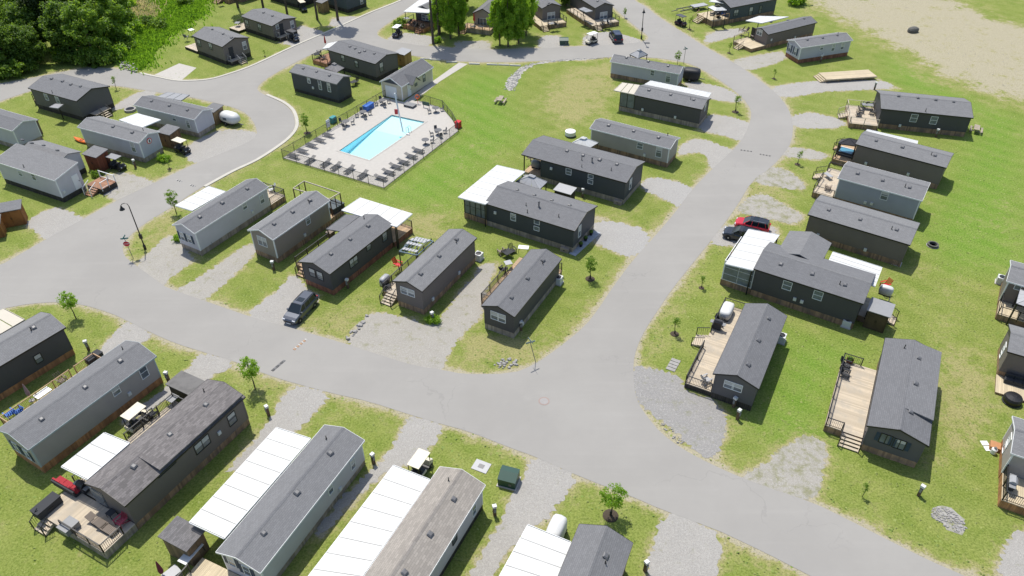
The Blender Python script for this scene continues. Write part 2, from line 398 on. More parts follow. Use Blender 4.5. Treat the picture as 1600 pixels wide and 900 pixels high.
# --- ground sheet with masks as plain colour attributes (R dry, G bare soil, B lush, A reeds)
m, nt, b = nmat('lawn')
at = N(nt, 'ShaderNodeAttribute', attribute_name='masks'); sp = N(nt, 'ShaderNodeSeparateColor'); nt.links.new(at.outputs['Color'], sp.inputs[0])
co = worldco(nt)
n0 = noise(nt, co, 0.07, 3); n1 = noise(nt, co, 0.33, 7, 0.72); n2 = noise(nt, co, 1.5, 6, 0.78); n3 = noise(nt, co, 5.5, 5, 0.8)
g = mixc(nt, sstep(nt, n1, 0.3, 0.7), (0.148, 0.208, 0.032), (0.220, 0.258, 0.060))
g = mixc(nt, mth(nt, 'MULTIPLY', sp.outputs[2], 0.85), g, mixc(nt, n1, (0.098, 0.222, 0.016), (0.155, 0.275, 0.030)))
g = mixc(nt, mth(nt, 'MULTIPLY', sstep(nt, n2, 0.5, 0.78), 0.62), g, (0.072, 0.112, 0.018))
wv = N(nt, 'ShaderNodeTexWave', wave_type='BANDS', bands_direction='DIAGONAL'); wv.inputs['Scale'].default_value = 0.16; wv.inputs['Distortion'].default_value = 1.2; wv.inputs['Detail'].default_value = 2
nt.links.new(co, wv.inputs['Vector'])
g = mixc(nt, mth(nt, 'MULTIPLY', wv.outputs[1], 0.22), g, (0.27, 0.29, 0.09))
dv = mth(nt, 'ADD', mth(nt, 'MULTIPLY', sp.outputs[0], mth(nt, 'ADD', 0.25, mth(nt, 'MULTIPLY', n1, 1.5))), mth(nt, 'ADD', mth(nt, 'MULTIPLY', mth(nt, 'SUBTRACT', n1, 0.42), 1.15), mth(nt, 'ADD', mth(nt, 'MULTIPLY', mth(nt, 'SUBTRACT', n2, 0.5), 1.3), mth(nt, 'MULTIPLY', mth(nt, 'SUBTRACT', n0, 0.5), 0.6))))
straw = mixc(nt, n2, (0.255, 0.240, 0.090), (0.37, 0.330, 0.165))
g = mixc(nt, mth(nt, 'MULTIPLY', sstep(nt, dv, 0.14, 0.62), 0.9), g, straw)
tv = mth(nt, 'ADD', sp.outputs[1], mth(nt, 'ADD', mth(nt, 'MULTIPLY', mth(nt, 'SUBTRACT', n1, 0.5), 1.7), mth(nt, 'MULTIPLY', mth(nt, 'SUBTRACT', n2, 0.5), 1.1)))
soil = mixc(nt, n2, (0.32, 0.28, 0.205), (0.45, 0.405, 0.31))
g = mixc(nt, sstep(nt, tv, 0.42, 0.72), g, soil)
g = mixc(nt, sstep(nt, mth(nt, 'ADD', at.outputs['Alpha'], mth(nt, 'SUBTRACT', n2, 0.5)), 0.35, 0.6), g, (0.40, 0.36, 0.25))
g = mixc(nt, mth(nt, 'MULTIPLY', sstep(nt, n3, 0.47, 0.66), 0.62), g, (0.062, 0.088, 0.018))
g = mixc(nt, mth(nt, 'MULTIPLY', sstep(nt, mth(nt, 'SUBTRACT', 1.0, n3), 0.47, 0.66), 0.40), g, (0.36, 0.37, 0.13))
nt.links.new(g, b.inputs['Base Color']); b.inputs['Roughness'].default_value = 0.95; b.inputs['Specular IOR Level'].default_value = 0.15
bump(nt, b, mth(nt, 'ADD', n3, n2), 0.7, 0.10)
LAWN = m
q = np.arange(nx * ny).reshape(ny, nx)
fa = np.stack([q[:-1, :-1], q[:-1, 1:], q[1:, 1:], q[1:, :-1]], -1).reshape(-1, 4)
keep = ~((d_pool[fa] < 0.25).any(1)); fa = fa[keep]
verts = np.stack([PX, PY, np.zeros_like(PX)], -1)
big = [(-2500, -400), (2500, -400), (2500, 4500), (-2500, 4500)]
nv = len(verts); verts = np.vstack([verts, [(x, y, 0) for x, y in big]])
c00, c10, c11, c01 = q[0, 0], q[0, -1], q[-1, -1], q[-1, 0]
me = bpy.data.meshes.new('ground')
ring = [[nv, nv + 1] + list(q[0, ::-1]), [nv + 1, nv + 2] + list(q[::-1, -1]), [nv + 2, nv + 3] + list(q[-1, :]), [nv + 3, nv] + list(q[:, 0])]
me.from_pydata(verts.tolist(), [], fa.tolist() + ring); me.update()
ca = me.color_attributes.new('masks', 'FLOAT_COLOR', 'POINT')
dat = np.zeros((len(verts), 4), np.float32); dat[:nv, 0] = dry; dat[:nv, 1] = dirt; dat[:nv, 2] = lush; dat[:nv, 3] = reeds; dat[nv:, 0] = 0.1
ca.data.foreach_set('color', dat.ravel()); me.materials.append(LAWN)
struct(link('ground', me))
# --- asphalt
m, nt, b = nmat('asphalt'); co = worldco(nt)
n1 = noise(nt, co, 0.12, 5, 0.6); n2 = noise(nt, co, 1.2, 4); n3 = noise(nt, co, 40, 2)
c = mixc(nt, sstep(nt, n1, 0.3, 0.7), (0.288, 0.278, 0.260), (0.322, 0.311, 0.290))
c = mixc(nt, mth(nt, 'MULTIPLY', n2, 0.3), c, (0.27, 0.26, 0.243))
mp = N(nt, 'ShaderNodeMapping'); nt.links.new(co, mp.inputs[0]); mp.inputs['Rotation'].default_value = (0, 0, R(28)); mp.inputs['Scale'].default_value = (0.06, 0.9, 1)
c = mixc(nt, mth(nt, 'MULTIPLY', sstep(nt, noise(nt, mp.outputs[0], 1.0, 4), 0.5, 0.8), 0.16), c, (0.40, 0.385, 0.36))
c = mixc(nt, mth(nt, 'MULTIPLY', n3, 0.25), c, (0.24, 0.23, 0.215))
wob = N(nt, 'ShaderNodeVectorMath', operation='MULTIPLY_ADD'); nz = N(nt, 'ShaderNodeTexNoise'); nz.inputs['Scale'].default_value = .5; nz.inputs['Detail'].default_value = 4; nt.links.new(co, nz.inputs['Vector'])
nt.links.new(nz.outputs['Color'], wob.inputs[0]); wob.inputs[1].default_value = (5, 5, 0); nt.links.new(co, wob.inputs[2])
vo = N(nt, 'ShaderNodeTexVoronoi', feature='DISTANCE_TO_EDGE'); vo.inputs['Scale'].default_value = .085; nt.links.new(wob.outputs[0], vo.inputs['Vector'])
crk = mth(nt, 'MULTIPLY', mth(nt, 'SUBTRACT', 1.0, sstep(nt, vo.outputs['Distance'], .0015, .006)), sstep(nt, noise(nt, co, .08, 2), .45, .6))
c = mixc(nt, mth(nt, 'MULTIPLY', crk, .22), c, (.18, .174, .168))
c = mixc(nt, mth(nt, 'MULTIPLY', sstep(nt, noise(nt, co, .16, 5, .7), .60, .76), .16), c, (.44, .427, .40))
c = mixc(nt, mth(nt, 'MULTIPLY', sstep(nt, noise(nt, co, .55, 6, .75), .60, .80), .16), c, (.24, .232, .22))
nt.links.new(c, b.inputs['Base Color']); b.inputs['Roughness'].default_value = 0.9; b.inputs['Specular IOR Level'].default_value = 0.25
bump(nt, b, n3, 0.2, 0.01); ASPH = m
sheet('road', [sm(road_out), sm(road_in)], 0.020, ASPH)
# --- gravel
def gravel(name, lo, hi, weeds):
    m, nt, b = nmat(name); co = worldco(nt)
    n1 = noise(nt, co, 0.5, 5, 0.65); n2 = noise(nt, co, 5.0, 4, 0.75); n3 = noise(nt, co, 22, 2)
    c = mixc(nt, n1, lo, hi); c = mixc(nt, mth(nt, 'MULTIPLY', sstep(nt, n3, 0.42, 0.64), 0.5), c, tuple(x * 0.5 for x in lo))
    c = mixc(nt, mth(nt, 'MULTIPLY', sstep(nt, n2, 0.5, 0.68), 0.40), c, (0.50, 0.485, 0.45))
    wd = noise(nt, co, 0.9, 5, 0.7)
    c = mixc(nt, mth(nt, 'MULTIPLY', sstep(nt, wd, weeds - .04, weeds + 0.20), .75), c, mixc(nt, n2, (0.09, 0.12, 0.03), (0.27, 0.25, 0.11)))
    nt.links.new(c, b.inputs['Base Color']); b.inputs['Roughness'].default_value = 0.95
    bump(nt, b, mth(nt, 'ADD', n3, n2), 0.8, 0.05); return m
GR1 = gravel('grey_gravel', (0.325, 0.312, 0.29), (0.41, 0.392, 0.362), 0.63)
GR2 = gravel('weedy_gravel', (0.32, 0.303, 0.27), (0.41, 0.388, 0.345), 0.56)
GR4 = gravel('overgrown_gravel', (0.32, 0.303, 0.27), (0.41, 0.388, 0.345), 0.47)
GR5 = gravel('dark_grey_gravel', (0.26, 0.252, 0.242), (0.335, 0.325, 0.31), 0.57)
GR3 = gravel('new_gravel', (0.34, 0.33, 0.315), (0.40, 0.39, 0.37), 0.80)
for i, dvp in enumerate(DRIVES):
    mt = GR5 if i == 27 else GR4 if i in (28, 25, 24) else GR3 if i in (4, 5) else GR2 if i in (0, 1, 3, 9, 16, 20, 23, 24, 25) else GR1
    sheet('gravel_driveway', [ragged(sm(ptsw(dvp)), 0.22, 0.26, i)], 0.008 + 0.0002 * i, mt)
for p in CONC_PADS: sheet('concrete_pad', [ptsw(p)], 0.010, M_CONC)
sheet('concrete_path', [ptsw(WALK)], 0.025, M_CONC)
sheet('gravel_swale', [ragged(sm(ptsw(SWALE)), 0.4, 0.3, 99)], 0.012, gravel('pale_rock_gravel', (0.36, 0.345, 0.315), (0.48, 0.465, 0.43), 0.70))
# --- kerbs
def kerb(pp, w=0.38, h=0.09, side=1):
    P = ptsw(pp); Q = []
    for i in range(len(P) - 1):
        for t in (0, .25, .5, .75):
            p0 = P[max(i - 1, 0)]; p1 = P[i]; p2 = P[i + 1]; p3 = P[min(i + 2, len(P) - 1)]
            Q.append(0.5 * ((2 * p1) + (p2 - p0) * t + (2 * p0 - 5 * p1 + 4 * p2 - p3) * t * t + (3 * p1 - p0 - 3 * p2 + p3) * t ** 3))
    Q.append(P[-1]); m = MB(); n = len(Q)
    for i, p in enumerate(Q):
        d = (Q[min(i + 1, n - 1)] - Q[max(i - 1, 0)]).normalized(); nr = Vector((-d.y, d.x, 0)) * side
        m.v += [tuple(p - nr * 0.0 + Vector((0, 0, -0.02))), tuple(p + Vector((0, 0, h))), tuple(p + nr * w + Vector((0, 0, h))), tuple(p + nr * w + Vector((0, 0, -0.02)))]
    for i in range(n - 1):
        a = i * 4; b2 = a + 4
        for k in range(3): m.f.append((a + k, a + k + 1, b2 + k + 1, b2 + k))
    m.f += [(0, 1, 2, 3), tuple(reversed([4 * n - 4 + k for k in range(4)]))]
    struct(m.build('kerb', M_KERB))
kerb([(318,291),(362,267),(400,249),(437,225),(454,210),(461,198),(461,186),(455,172),(440,160),(415,149)], 0.5, 0.09, -1)
kerb([(217,115),(250,122),(280,127),(325,125),(362,115),(400,101),(462,72),(520,47),(575,22),(625,2),(655,-14)], 0.45, 0.09, 1)
# --- pool basin, water, deck
def zp(p, z): return Vector((p.x, p.y, z))
DZ = 0.05
deckpts = ptsw(POOLDECK)
m = MB(); ms = sheet('pool_deck', [deckpts, pool_w], DZ, M_CONC)
n = len(deckpts); m.add([zp(p, -0.02) for p in deckpts] + [zp(p, DZ - 0.001) for p in deckpts], [(i, (i + 1) % n, n + (i + 1) % n, n + i) for i in range(n)])
struct(m.build('pool_deck_edge', M_CONC))
M_POOL = plain('pool_plaster', (0.52, 0.82, 0.90), 0.6, 0, 0.05, 0.6)
M_PWHITE = plain('pool_white_plaster', (0.62, 0.76, 0.79), 0.6, 0, 0.04)
c4 = pool_w   # near-left, near-right, far-right, far-left
m = MB(); a, b_, c_, d_ = c4
def lerp(p, q, t): return p + (q - p) * t
f1 = 0.72
la, ra = lerp(a, d_, f1), lerp(b_, c_, f1)
m.add([zp(a, DZ - .003), zp(b_, DZ - .003), zp(c_, DZ - .003), zp(d_, DZ - .003), zp(a, -1.6), zp(b_, -1.6), zp(c_, -0.8), zp(d_, -0.8)],
      [(0, 1, 5, 4), (1, 2, 6, 5), (2, 3, 7, 6), (3, 0, 4, 7), (4, 5, 6, 7)])
struct(m.build('pool_basin', M_POOL))
m = MB()
def prow(t, z, i0=.01, i1=.99):
    e0, e1 = lerp(a, d_, t), lerp(b_, c_, t); return [zp(lerp(e0, e1, i0), z), zp(lerp(e0, e1, i1), z)]
R0, Rm, R1, R2 = prow(.06, -1.25), prow(.40, -.75), prow(.64, -.42), prow(.992, -.14)
struct(MB().add(R0 + Rm + R1, [(0, 1, 3, 2), (2, 3, 5, 4)]).build('pool_floor', M_POOL))
m.add(R1 + R2, [(0, 1, 3, 2)])
struct(m.build('pool_beach', M_PWHITE))
m, nt, b = nmat('pool_water')
nt.nodes.remove(b); tr = N(nt, 'ShaderNodeBsdfTransparent'); tr.inputs[0].default_value = (0.82, 0.965, 0.98, 1)
gl = N(nt, 'ShaderNodeBsdfGlossy'); gl.inputs['Roughness'].default_value = 0.05
fr = N(nt, 'ShaderNodeFresnel'); fr.inputs[0].default_value = 1.33; mx = N(nt, 'ShaderNodeMixShader')
bp = N(nt, 'ShaderNodeBump'); bp.inputs['Strength'].default_value = 0.25; bp.inputs['Distance'].default_value = 0.05
nt.links.new(noise(nt, worldco(nt), 1.6, 3), bp.inputs['Height']); nt.links.new(bp.outputs[0], gl.inputs['Normal']); nt.links.new(bp.outputs[0], fr.inputs['Normal'])
nt.links.new(fr.outputs[0], mx.inputs[0]); nt.links.new(tr.outputs[0], mx.inputs[1]); nt.links.new(gl.outputs[0], mx.inputs[2]); nt.links.new(mx.outputs[0], nt.nodes['Material Output'].inputs[0])
sheet('pool_water', [pool_w], -0.06, m)
m = MB()   # coping
for i in range(4):
    p, q_ = c4[i], c4[(i + 1) % 4]; d = (q_ - p).normalized(); nr = Vector((d.y, -d.x, 0))
    m.add([zp(p - d * .3, DZ + .03), zp(q_ + d * .3 * 0, DZ + .03), zp(q_ + nr * .3, DZ + .03), zp(p - d * .3 + nr * .3, DZ + .03), zp(p - d * .3, DZ - .1), zp(q_, DZ - .1), zp(q_ + nr * .3, DZ), zp(p - d * .3 + nr * .3, DZ)],
          [(0, 3, 2, 1), (0, 1, 5, 4), (3, 7, 6, 2), (0, 4, 7, 3), (1, 2, 6, 5)])
struct(m.build('pool_coping', M_CONC))
# ------------------------------------------------------------------ homes
HP = {'A1':[-48.151,51.292,0.988,11.58,3.795,3.555,0.68],'A2':[-37.991,46.76,1.042,12.312,3.871,3.429,0.694],'A3':[-28.296,41.401,1.078,12.368,4.101,3.459,0.679],
'A4':[-16.849,36.206,1.137,12.801,3.611,3.051,0.584],'A5':[-6.724,32.178,1.116,12.0,3.703,2.978,0.736],'A6':[4.306,26.461,1.167,11.998,3.672,3.466,0.863],
'B1':[-34.623,77.305,1.049,11.345,3.275,3.388,0.665],'B2':[-25.949,74.938,1.041,9.203,3.52,3.499,0.68],'B3':[-18.379,69.651,1.032,10.512,4.024,3.184,0.638],
'B4':[-8.164,66.184,1.068,10.543,3.286,3.439,0.566],'B5':[1.166,62.446,1.078,10.558,3.359,3.18,0.632],'B6':[3.486,77.221,-0.527,11.658,5.76,3.3,0.756],
'B7':[9.368,88.361,-0.524,14.549,5.787,3.417,0.694],'B8':[17.157,96.031,-0.539,11.64,3.33,3.076,0.484],'B9':[24.37,107.623,-0.509,10.277,3.997,3.199,0.61],
'B10':[22.563,121.057,-0.471,11.52,2.85,2.843,0.629],'C1':[-30.539,116.389,-0.533,9.496,3.108,3.398,0.59],'C2':[-25.249,126.43,-0.617,10.787,5.348,3.205,0.615],
'C3':[-16.88,118.171,1.062,8.615,3.96,2.538,1.04],'D1':[-61.76,87.47,-0.46,11.3,3.473,3.481,0.8],'D2':[-55.325,97.717,-0.439,11.338,3.406,3.217,0.547],
'D3':[-50.272,105.223,-0.435,11.394,3.489,3.055,0.588],'D4':[-68.491,111.64,-0.471,10.464,5.7,3.484,0.765],'E1':[-51.472,133.233,-0.665,8.492,5.211,3.395,0.779],
'E2':[-45.831,144.615,-0.655,8.72,5.353,2.976,0.511],'G1':[50.682,139.253,0.519,12.0,3.145,2.731,0.573],'G2':[54.316,131.228,0.333,10.378,3.657,2.977,0.561],
'G4':[61.049,104.833,-0.261,12.022,6.4,3.175,0.809],'G5':[52.301,90.435,-0.615,10.939,4.282,3.423,0.555],'G6':[46.245,81.945,-0.588,9.492,4.58,3.593,0.601],
'G7':[40.783,73.736,-0.592,10.88,4.824,3.324,0.594],'G8':[31.722,63.291,-0.561,10.699,5.317,3.643,0.672],'G9':[22.552,52.648,1.075,10.83,3.71,3.26,0.7],
'G10':[34.667,46.83,1.084,11.89,4.383,3.2,0.689]}
def corner_home(key, px, py, z, su, sv, yaw, L, W, hE, rise, ov=0.2):
    """a home placed by one roof or wall corner: (su, sv) say which corner"""
    p = G(px, py, z); u = Vector((math.cos(yaw), math.sin(yaw), 0)); v = Vector((-u.y, u.x, 0)); o = ov if z > 0.5 else 0
    c = p - su * (L / 2 + o) * u - sv * (W / 2 + o) * v; HP[key] = [c.x, c.y, yaw, L, W, hE, rise]
corner_home('H1', 1573, 439, 3.3, -1, -1, -0.56, 10.5, 3.9, 3.35, 0.6)
corner_home('H2', 1574, 549, 3.3, -1, -1, -0.50, 10.5, 4.0, 3.35, 0.6)
corner_home('H3', 1580, 708, 3.3, -1, -1, -0.50, 10.5, 4.1, 3.35, 0.6)
corner_home('D5', 19, 205, 3.2, 1, -1, -0.46, 10.5, 3.6, 3.3, 0.6)
corner_home('E3', 544, 20.6, 0, 1, -1, -0.66, 9.0, 5.2, 3.3, 0.7)
corner_home('E5', 466, 13, 0, 1, -1, -0.66, 9.0, 5.2, 3.3, 0.7)
corner_home('E4', 378, 4, 0, 1, -1, -0.62, 9.0, 5.2, 3.3, 0.7)
corner_home('F1', 651, 37, 0, -1, 1, 1.00, 9.5, 3.9, 3.2, 0.6)
corner_home('F2', 741, 44, 0, -1, 1, 1.22, 10.0, 3.8, 3.0, 1.0)
corner_home('F3', 847, 38, 0, -1, 1, 1.95, 10.5, 3.8, 3.2, 0.7)
corner_home('F4', 929, 37.5, 0, -1, 1, 1.98, 10.5, 3.8, 3.2, 0.7)
corner_home('F5', 1137.5, 37, 0, -1, -1, 0.46, 11.5, 4.6, 3.2, 0.7)
HO = {}
OV = 0.2
def local(key, w):
    cx, cy, yaw = HP[key][:3]; dx, dy = w.x - cx, w.y - cy; c, s = math.cos(yaw), math.sin(yaw)
    return Vector((dx * c + dy * s, -dx * s + dy * c, w.z))
def lray(key, px, py):
    cx, cy, yaw = HP[key][:3]; d = ray(px, py); c, s = math.cos(yaw), math.sin(yaw)
    o = local(key, Vector((0, 0, CH))); return o, Vector((d.x * c + d.y * s, -d.x * s + d.y * c, d.z))
def wallpt(key, side, px, py):
    """where the sight line meets a wall: (along, z)"""
    L, W = HP[key][3:5]; o, d = lray(key, px, py)
    ax, val = {'v-': (1, -W / 2), 'v+': (1, W / 2), 'u-': (0, -L / 2), 'u+': (0, L / 2)}[side]
    t = (val - o[ax]) / d[ax]; p = o + d * t
    return (p[0] if ax == 1 else p[1]), p[2]
def roofpt(key, px, py):
    """where the sight line meets the roof"""
    L, W, hE, rise = HP[key][3:7]; o, d = lray(key, px, py); k = (rise + .05) / (W / 2 + OV); best = None
    for s in (-1, 1):   # z = hE + rise - k*s*y
        den = d.z + k * s * d.y
        if abs(den) < 1e-6: continue
        t = (hE + rise - o.z - k * s * o.y) / den; p = o + d * t
        if p.y * s >= -0.01 and (best is None or t < best[0]): best = (t, p)
    return best[1] if best else Vector((0, 0, hE + rise))
MESHC = {}
def cached(key, fn):
    if key not in MESHC: MESHC[key] = fn()
    return MESHC[key]
def win_frame(w, h, mull, name, mat):
    def f():
        m = MB(); t = 0.055
        m.box(-w / 2 - t, -w / 2, -0.045, 0.02, -h / 2 - t, h / 2 + t); m.box(w / 2, w / 2 + t, -0.045, 0.02, -h / 2 - t, h / 2 + t)
        m.box(-w / 2, w / 2, -0.045, 0.02, h / 2, h / 2 + t); m.box(-w / 2, w / 2, -0.06, 0.02, -h / 2 - t, -h / 2)
        if mull == 'h': m.box(-w / 2, w / 2, -0.035, 0.0, -0.025, 0.025)
        if mull == 'v': m.box(-0.035, 0.035, -0.035, 0.0, -h / 2, h / 2)
        if mull == 'x': m.box(-0.02, 0.02, -0.035, 0.0, -h / 2, h / 2); m.box(-w / 2, -0.021, -0.035, 0.0, -0.02, 0.02); m.box(0.021, w / 2, -0.035, 0.0, -0.02, 0.02)
        return m.mesh('window', mat)
    return cached(('wf', w, h, mull, mat.name), f)
def win_pane(w, h, m=None):
    return cached(('wp', w, h), lambda: MB().box(-w / 2, w / 2, -0.012, -0.004, -h / 2, h / 2).mesh('pane', GLASS))
SIDES = {'v-': 0.0, 'u+': R(90), 'v+': R(180), 'u-': R(-90)}
def on_wall(o, key, side, a, z, off=0.0):
    L, W = HP[key][3:5]
    o.location = {'v-': (a, -W / 2 - off, z), 'v+': (a, W / 2 + off, z), 'u-': (-L / 2 - off, a, z), 'u+': (L / 2 + off, a, z)}[side]
    o.rotation_euler = (0, 0, SIDES[side]); return o
FRM = {'w': M_WHITE, 'b': M_BLACK}
def window(key, side, px, py, w, h, frame='w', mull='h', shutter=False, name='window'):
    a, z = wallpt(key, side, px, py); L, W, hE = HP[key][3:6]; root = HO[key]
    lim = (L if side[0] == 'v' else W) / 2 - w / 2 - 0.15
    a = max(-lim, min(lim, a)); z = max(0.75 + h / 2 + 0.1, min(z, hE - h / 2 - 0.2 + (0.35 if side[0] == 'u' else 0)))
    f = link(name, win_frame(w, h, mull, 'window', FRM[frame]), root); on_wall(f, key, side, a, z, 0.006)
    g = link('pane', win_pane(w, h), f)
    bl = random.choice((0, .35, .5, .5, .62))
    if bl and h > .6: link('blind', cached(('bl', w, h, bl), lambda: blind_mesh(w, h, bl)), f)
    if shutter:
        for s in (-1, 1):
            sh = link('shutter', cached(('sh', h), lambda: shutter_mesh(h)), f); sh.location = (s * (w / 2 + 0.07 + 0.17), 0, 0)
    return f
def blind_mesh(w, h, f):
    m = MB(); n = max(3, int(h * f / .09))
    for k in range(n):
        z1 = h / 2 - h * f * k / n; m.box(-w / 2 + .02, w / 2 - .02, -.022, -.0125, z1 - h * f / n * .88, z1)
    return m.mesh('blind', plain('window_blind', (.50, .50, .49), .4))
def shutter_mesh(h):
    m = MB().box(-0.16, -0.13, -0.04, 0.0, -h / 2, h / 2).box(0.13, 0.16, -0.04, 0.0, -h / 2, h / 2)
    n = 7
    for k in range(n):
        z = -h / 2 + h * (k + .5) / n; m.box(-0.128, 0.128, -0.028, 0.0, z - h / n * .42, z + h / n * .42)
    return m.mesh('shutter', M_SHUT)
def wallbox(key, side, px, py, w=0.32, h=0.38, d=0.12, name='meter_box', mat=None):
    a, z = wallpt(key, side, px, py); z = max(0.45, z)
    o = link(name, cached(('wb', w, h, d, (mat or M_BOX).name), lambda: MB().box(-w / 2, w / 2, -d, 0.03, -h / 2, h / 2).box(-w / 2 + .04, w / 2 - .04, -d - .015, -d, -h / 2 + .05, h / 2 - .09).mesh('meter_box', mat or M_BOX)), HO[key])
    return on_wall(o, key, side, a, z)
def vent_mesh():
    m = MB(); m.prism([(-.2, -.2), (.2, -.2), (.2, .2), (-.2, .2)], -0.06, 0.10)
    m.add([(-.25, -.25, .10), (.25, -.25, .10), (.25, .25, .10), (-.25, .25, .10), (-.14, -.14, .19), (.14, -.14, .19), (.14, .14, .19), (-.14, .14, .19)],
          [(3, 2, 1, 0), (4, 5, 6, 7), (0, 1, 5, 4), (1, 2, 6, 5), (2, 3, 7, 6), (3, 0, 4, 7)])
    return m.mesh('roof_vent', M_GALV)
def pipe_mesh(): return MB().lathe([(.10, -.08), (.10, .02), (.05, .05), (.05, .42), (.07, .43), (.07, .47), (.0, .48)], 8).mesh('vent_pipe', M_PIPE)
def chim_mesh(): return MB().lathe([(.17, -.1), (.16, .05), (.09, .1), (.09, .62), (.15, .63), (.15, .78), (.03, .86)], 10).mesh('flue', M_GALV)
def home(key, label, siding_k, roof_k='grey', skirt_k='brown', trim='d', name='mobile_home', cat='mobile home', group='mobile homes along the park roads',
         vents=(), pipes=(), flues=(), skirt_h=0.72, porch=0.0, mono=False, step=None, cut=0.0):
    cx, cy, yaw, L, W, hE, rise = HP[key]
    root = thing(name, label, cat, (cx, cy, 0), yaw, group); HO[key] = root
    sm_ = SIDE[siding_k]; tm = {'w': M_WHITE, 'd': M_BLACK, 'g': plain('grey_trim', (0.16, 0.16, 0.165), 0.6), 't': plain('pale_blue_trim', (0.36, 0.42, 0.43), 0.6)}[trim]
    k = (rise + .05) / (W / 2 + OV); wt = hE - .05 + OV * k - 0.13
    xa = -L / 2 + porch
    # walls
    m = MB()
    if mono:
        m.extr([(-W / 2, skirt_h), (W / 2, skirt_h), (W / 2, hE + rise - .25), (-W / 2, hE - .17)], xa, L / 2)
    else:
        m.extr([(-W / 2, skirt_h), (W / 2, skirt_h), (W / 2, wt), (0, hE + rise - .13), (-W / 2, wt)], xa, L / 2)
    if step and not mono:
        u0, u1, dz = step; m.extr([(-W / 2 + .003, wt - .1), (0, wt - .1), (0, hE + rise - .16), (-W / 2 + .003, wt + dz)], u0 + .06, u1 - .003)
    m.build('walls', sm_, root)
    for x, y in ((xa, -W / 2), (L / 2, -W / 2), (L / 2, W / 2), (xa, W / 2)):
        if mono and y > 0: continue
        sx = 1 if x > 0 else -1; sy = 1 if y > 0 else -1
        MB().box(min(x - sx * .10, x + sx * .018), max(x - sx * .10, x + sx * .018), min(y - sy * .10, y + sy * .018), max(y - sy * .10, y + sy * .018), skirt_h - .01, wt - .02).build('corner_trim', tm if trim in 'wt' else sm_, root)
    # skirting boards
    sk = MB(); rnd = random.Random(key)
    def run(p, q, nx_, ny_):
        p = Vector(p); q = Vector(q); n = max(1, int((q - p).length / 0.17)); d = (q - p) / n
        for i in range(n):
            o = rnd.uniform(0.0, .022); a = p + d * (i + .03); b2 = p + d * (i + .97); nn = Vector((nx_, ny_))
            a0, b0 = a + nn * o, b2 + nn * o; a1, b1 = a - nn * .05, b2 - nn * .05
            z1 = skirt_h - rnd.uniform(.0, .02)
            sk.add([(a0.x, a0.y, 0), (b0.x, b0.y, 0), (b0.x, b0.y, z1), (a0.x, a0.y, z1), (a1.x, a1.y, 0), (b1.x, b1.y, 0), (b1.x, b1.y, z1), (a1.x, a1.y, z1)],
                   [(0, 1, 2, 3), (1, 5, 6, 2), (4, 0, 3, 7), (3, 2, 6, 7)])
    i_ = .03
    run((-L / 2, -W / 2 + i_), (L / 2, -W / 2 + i_), 0, -1); run((L / 2 - i_, -W / 2), (L / 2 - i_, W / 2), 1, 0)
    run((L / 2, W / 2 - i_), (-L / 2, W / 2 - i_), 0, 1); run((-L / 2 + i_, W / 2), (-L / 2 + i_, -W / 2), -1, 0)
    stuff(sk.build('skirting_boards', SKIRTM[skirt_k], root))
    # roof
    e = W / 2 + OV; th = .11; rm = ROOFM[roof_k]
    if mono: prof = [(-e, hE - .05), (-e, hE - .05 - th), (W / 2 + .15, hE + rise - .12 - th), (W / 2 + .15, hE + rise - .12)]
    else: prof = [(-e, hE - .05), (-e, hE - .05 - th), (0, hE + rise - th), (e, hE - .05 - th), (e, hE - .05), (0, hE + rise)]
    rf = MB().extr(prof, -L / 2 - OV, L / 2 + OV).build('roof', rm, root)
    if step:
        u0, u1, dz = step
        MB().extr([(-e - .02, hE - .05 + dz), (-e - .02, hE - .17 + dz), (0.0, hE + rise - .10), (0.0, hE + rise + .015)], u0, u1 + OV + .01).build('raised_roof_slope', rm, rf)
    if not mono:
        MB().extr([(-.16, hE + rise - .16 * k + .012), (0, hE + rise - .02), (.16, hE + rise - .16 * k + .012), (0, hE + rise + .022)], -L / 2 - OV + .02, L / 2 + OV - .02).build('ridge_cap', rm, rf)
    ft = .15
    MB().box(-L / 2 - OV, L / 2 + OV, -e - .03, -e - .003, hE - .05 - ft, hE - .045).build('fascia', tm, rf)
    if not mono: MB().box(-L / 2 - OV, L / 2 + OV, e + .003, e + .03, hE - .05 - ft, hE - .045).build('fascia', tm, rf)
    for sx in (-1, 1):
        x0 = sx * (L / 2 + OV) + (0.003 if sx > 0 else -.03); x1 = x0 + .027
        for sy in ((-1,) if mono else (-1, 1)):
            ze, zr = hE - .05, (hE + rise if not mono else hE + rise - .12); ye = sy * e; yr = 0.0 if not mono else W / 2 + .15
            P = [(ye, ze - ft), (yr, zr - ft), (yr, zr + .006), (ye, ze + .006)]
            MB().extr(P if sy < 0 else P[::-1], x0, x1).build('fascia', tm, rf)
    vm = cached('vent', vent_mesh); pm = cached('pipe', pipe_mesh); chm = cached('chim', chim_mesh)
    for lst, me, nm in ((vents, vm, 'roof_vent'), (pipes, pm, 'vent_pipe'), (flues, chm, 'flue')):
        for px, py in lst:
            p = roofpt(key, px, py + 1)
            p.x = max(-L / 2, min(L / 2, p.x)); o = link(nm, me, rf); dz = 0
            if mono: p = Vector((p.x, -W / 2 + (p.y + W / 2) * 1.0, hE - .05 + (rise - .07) * (p.y + e) / (W + OV + .15)))
            if step and step[0] < p.x < step[1] and p.y < 0: dz = step[2] * (-p.y / e)
            o.location = (p.x, p.y, p.z + dz); o.scale = (random.uniform(.78, .94),) * 3; o.rotation_euler = (-k * .9 * (1 if p.y > 0 else -1) if nm == 'roof_vent' else 0, 0, random.uniform(-.2, .2))
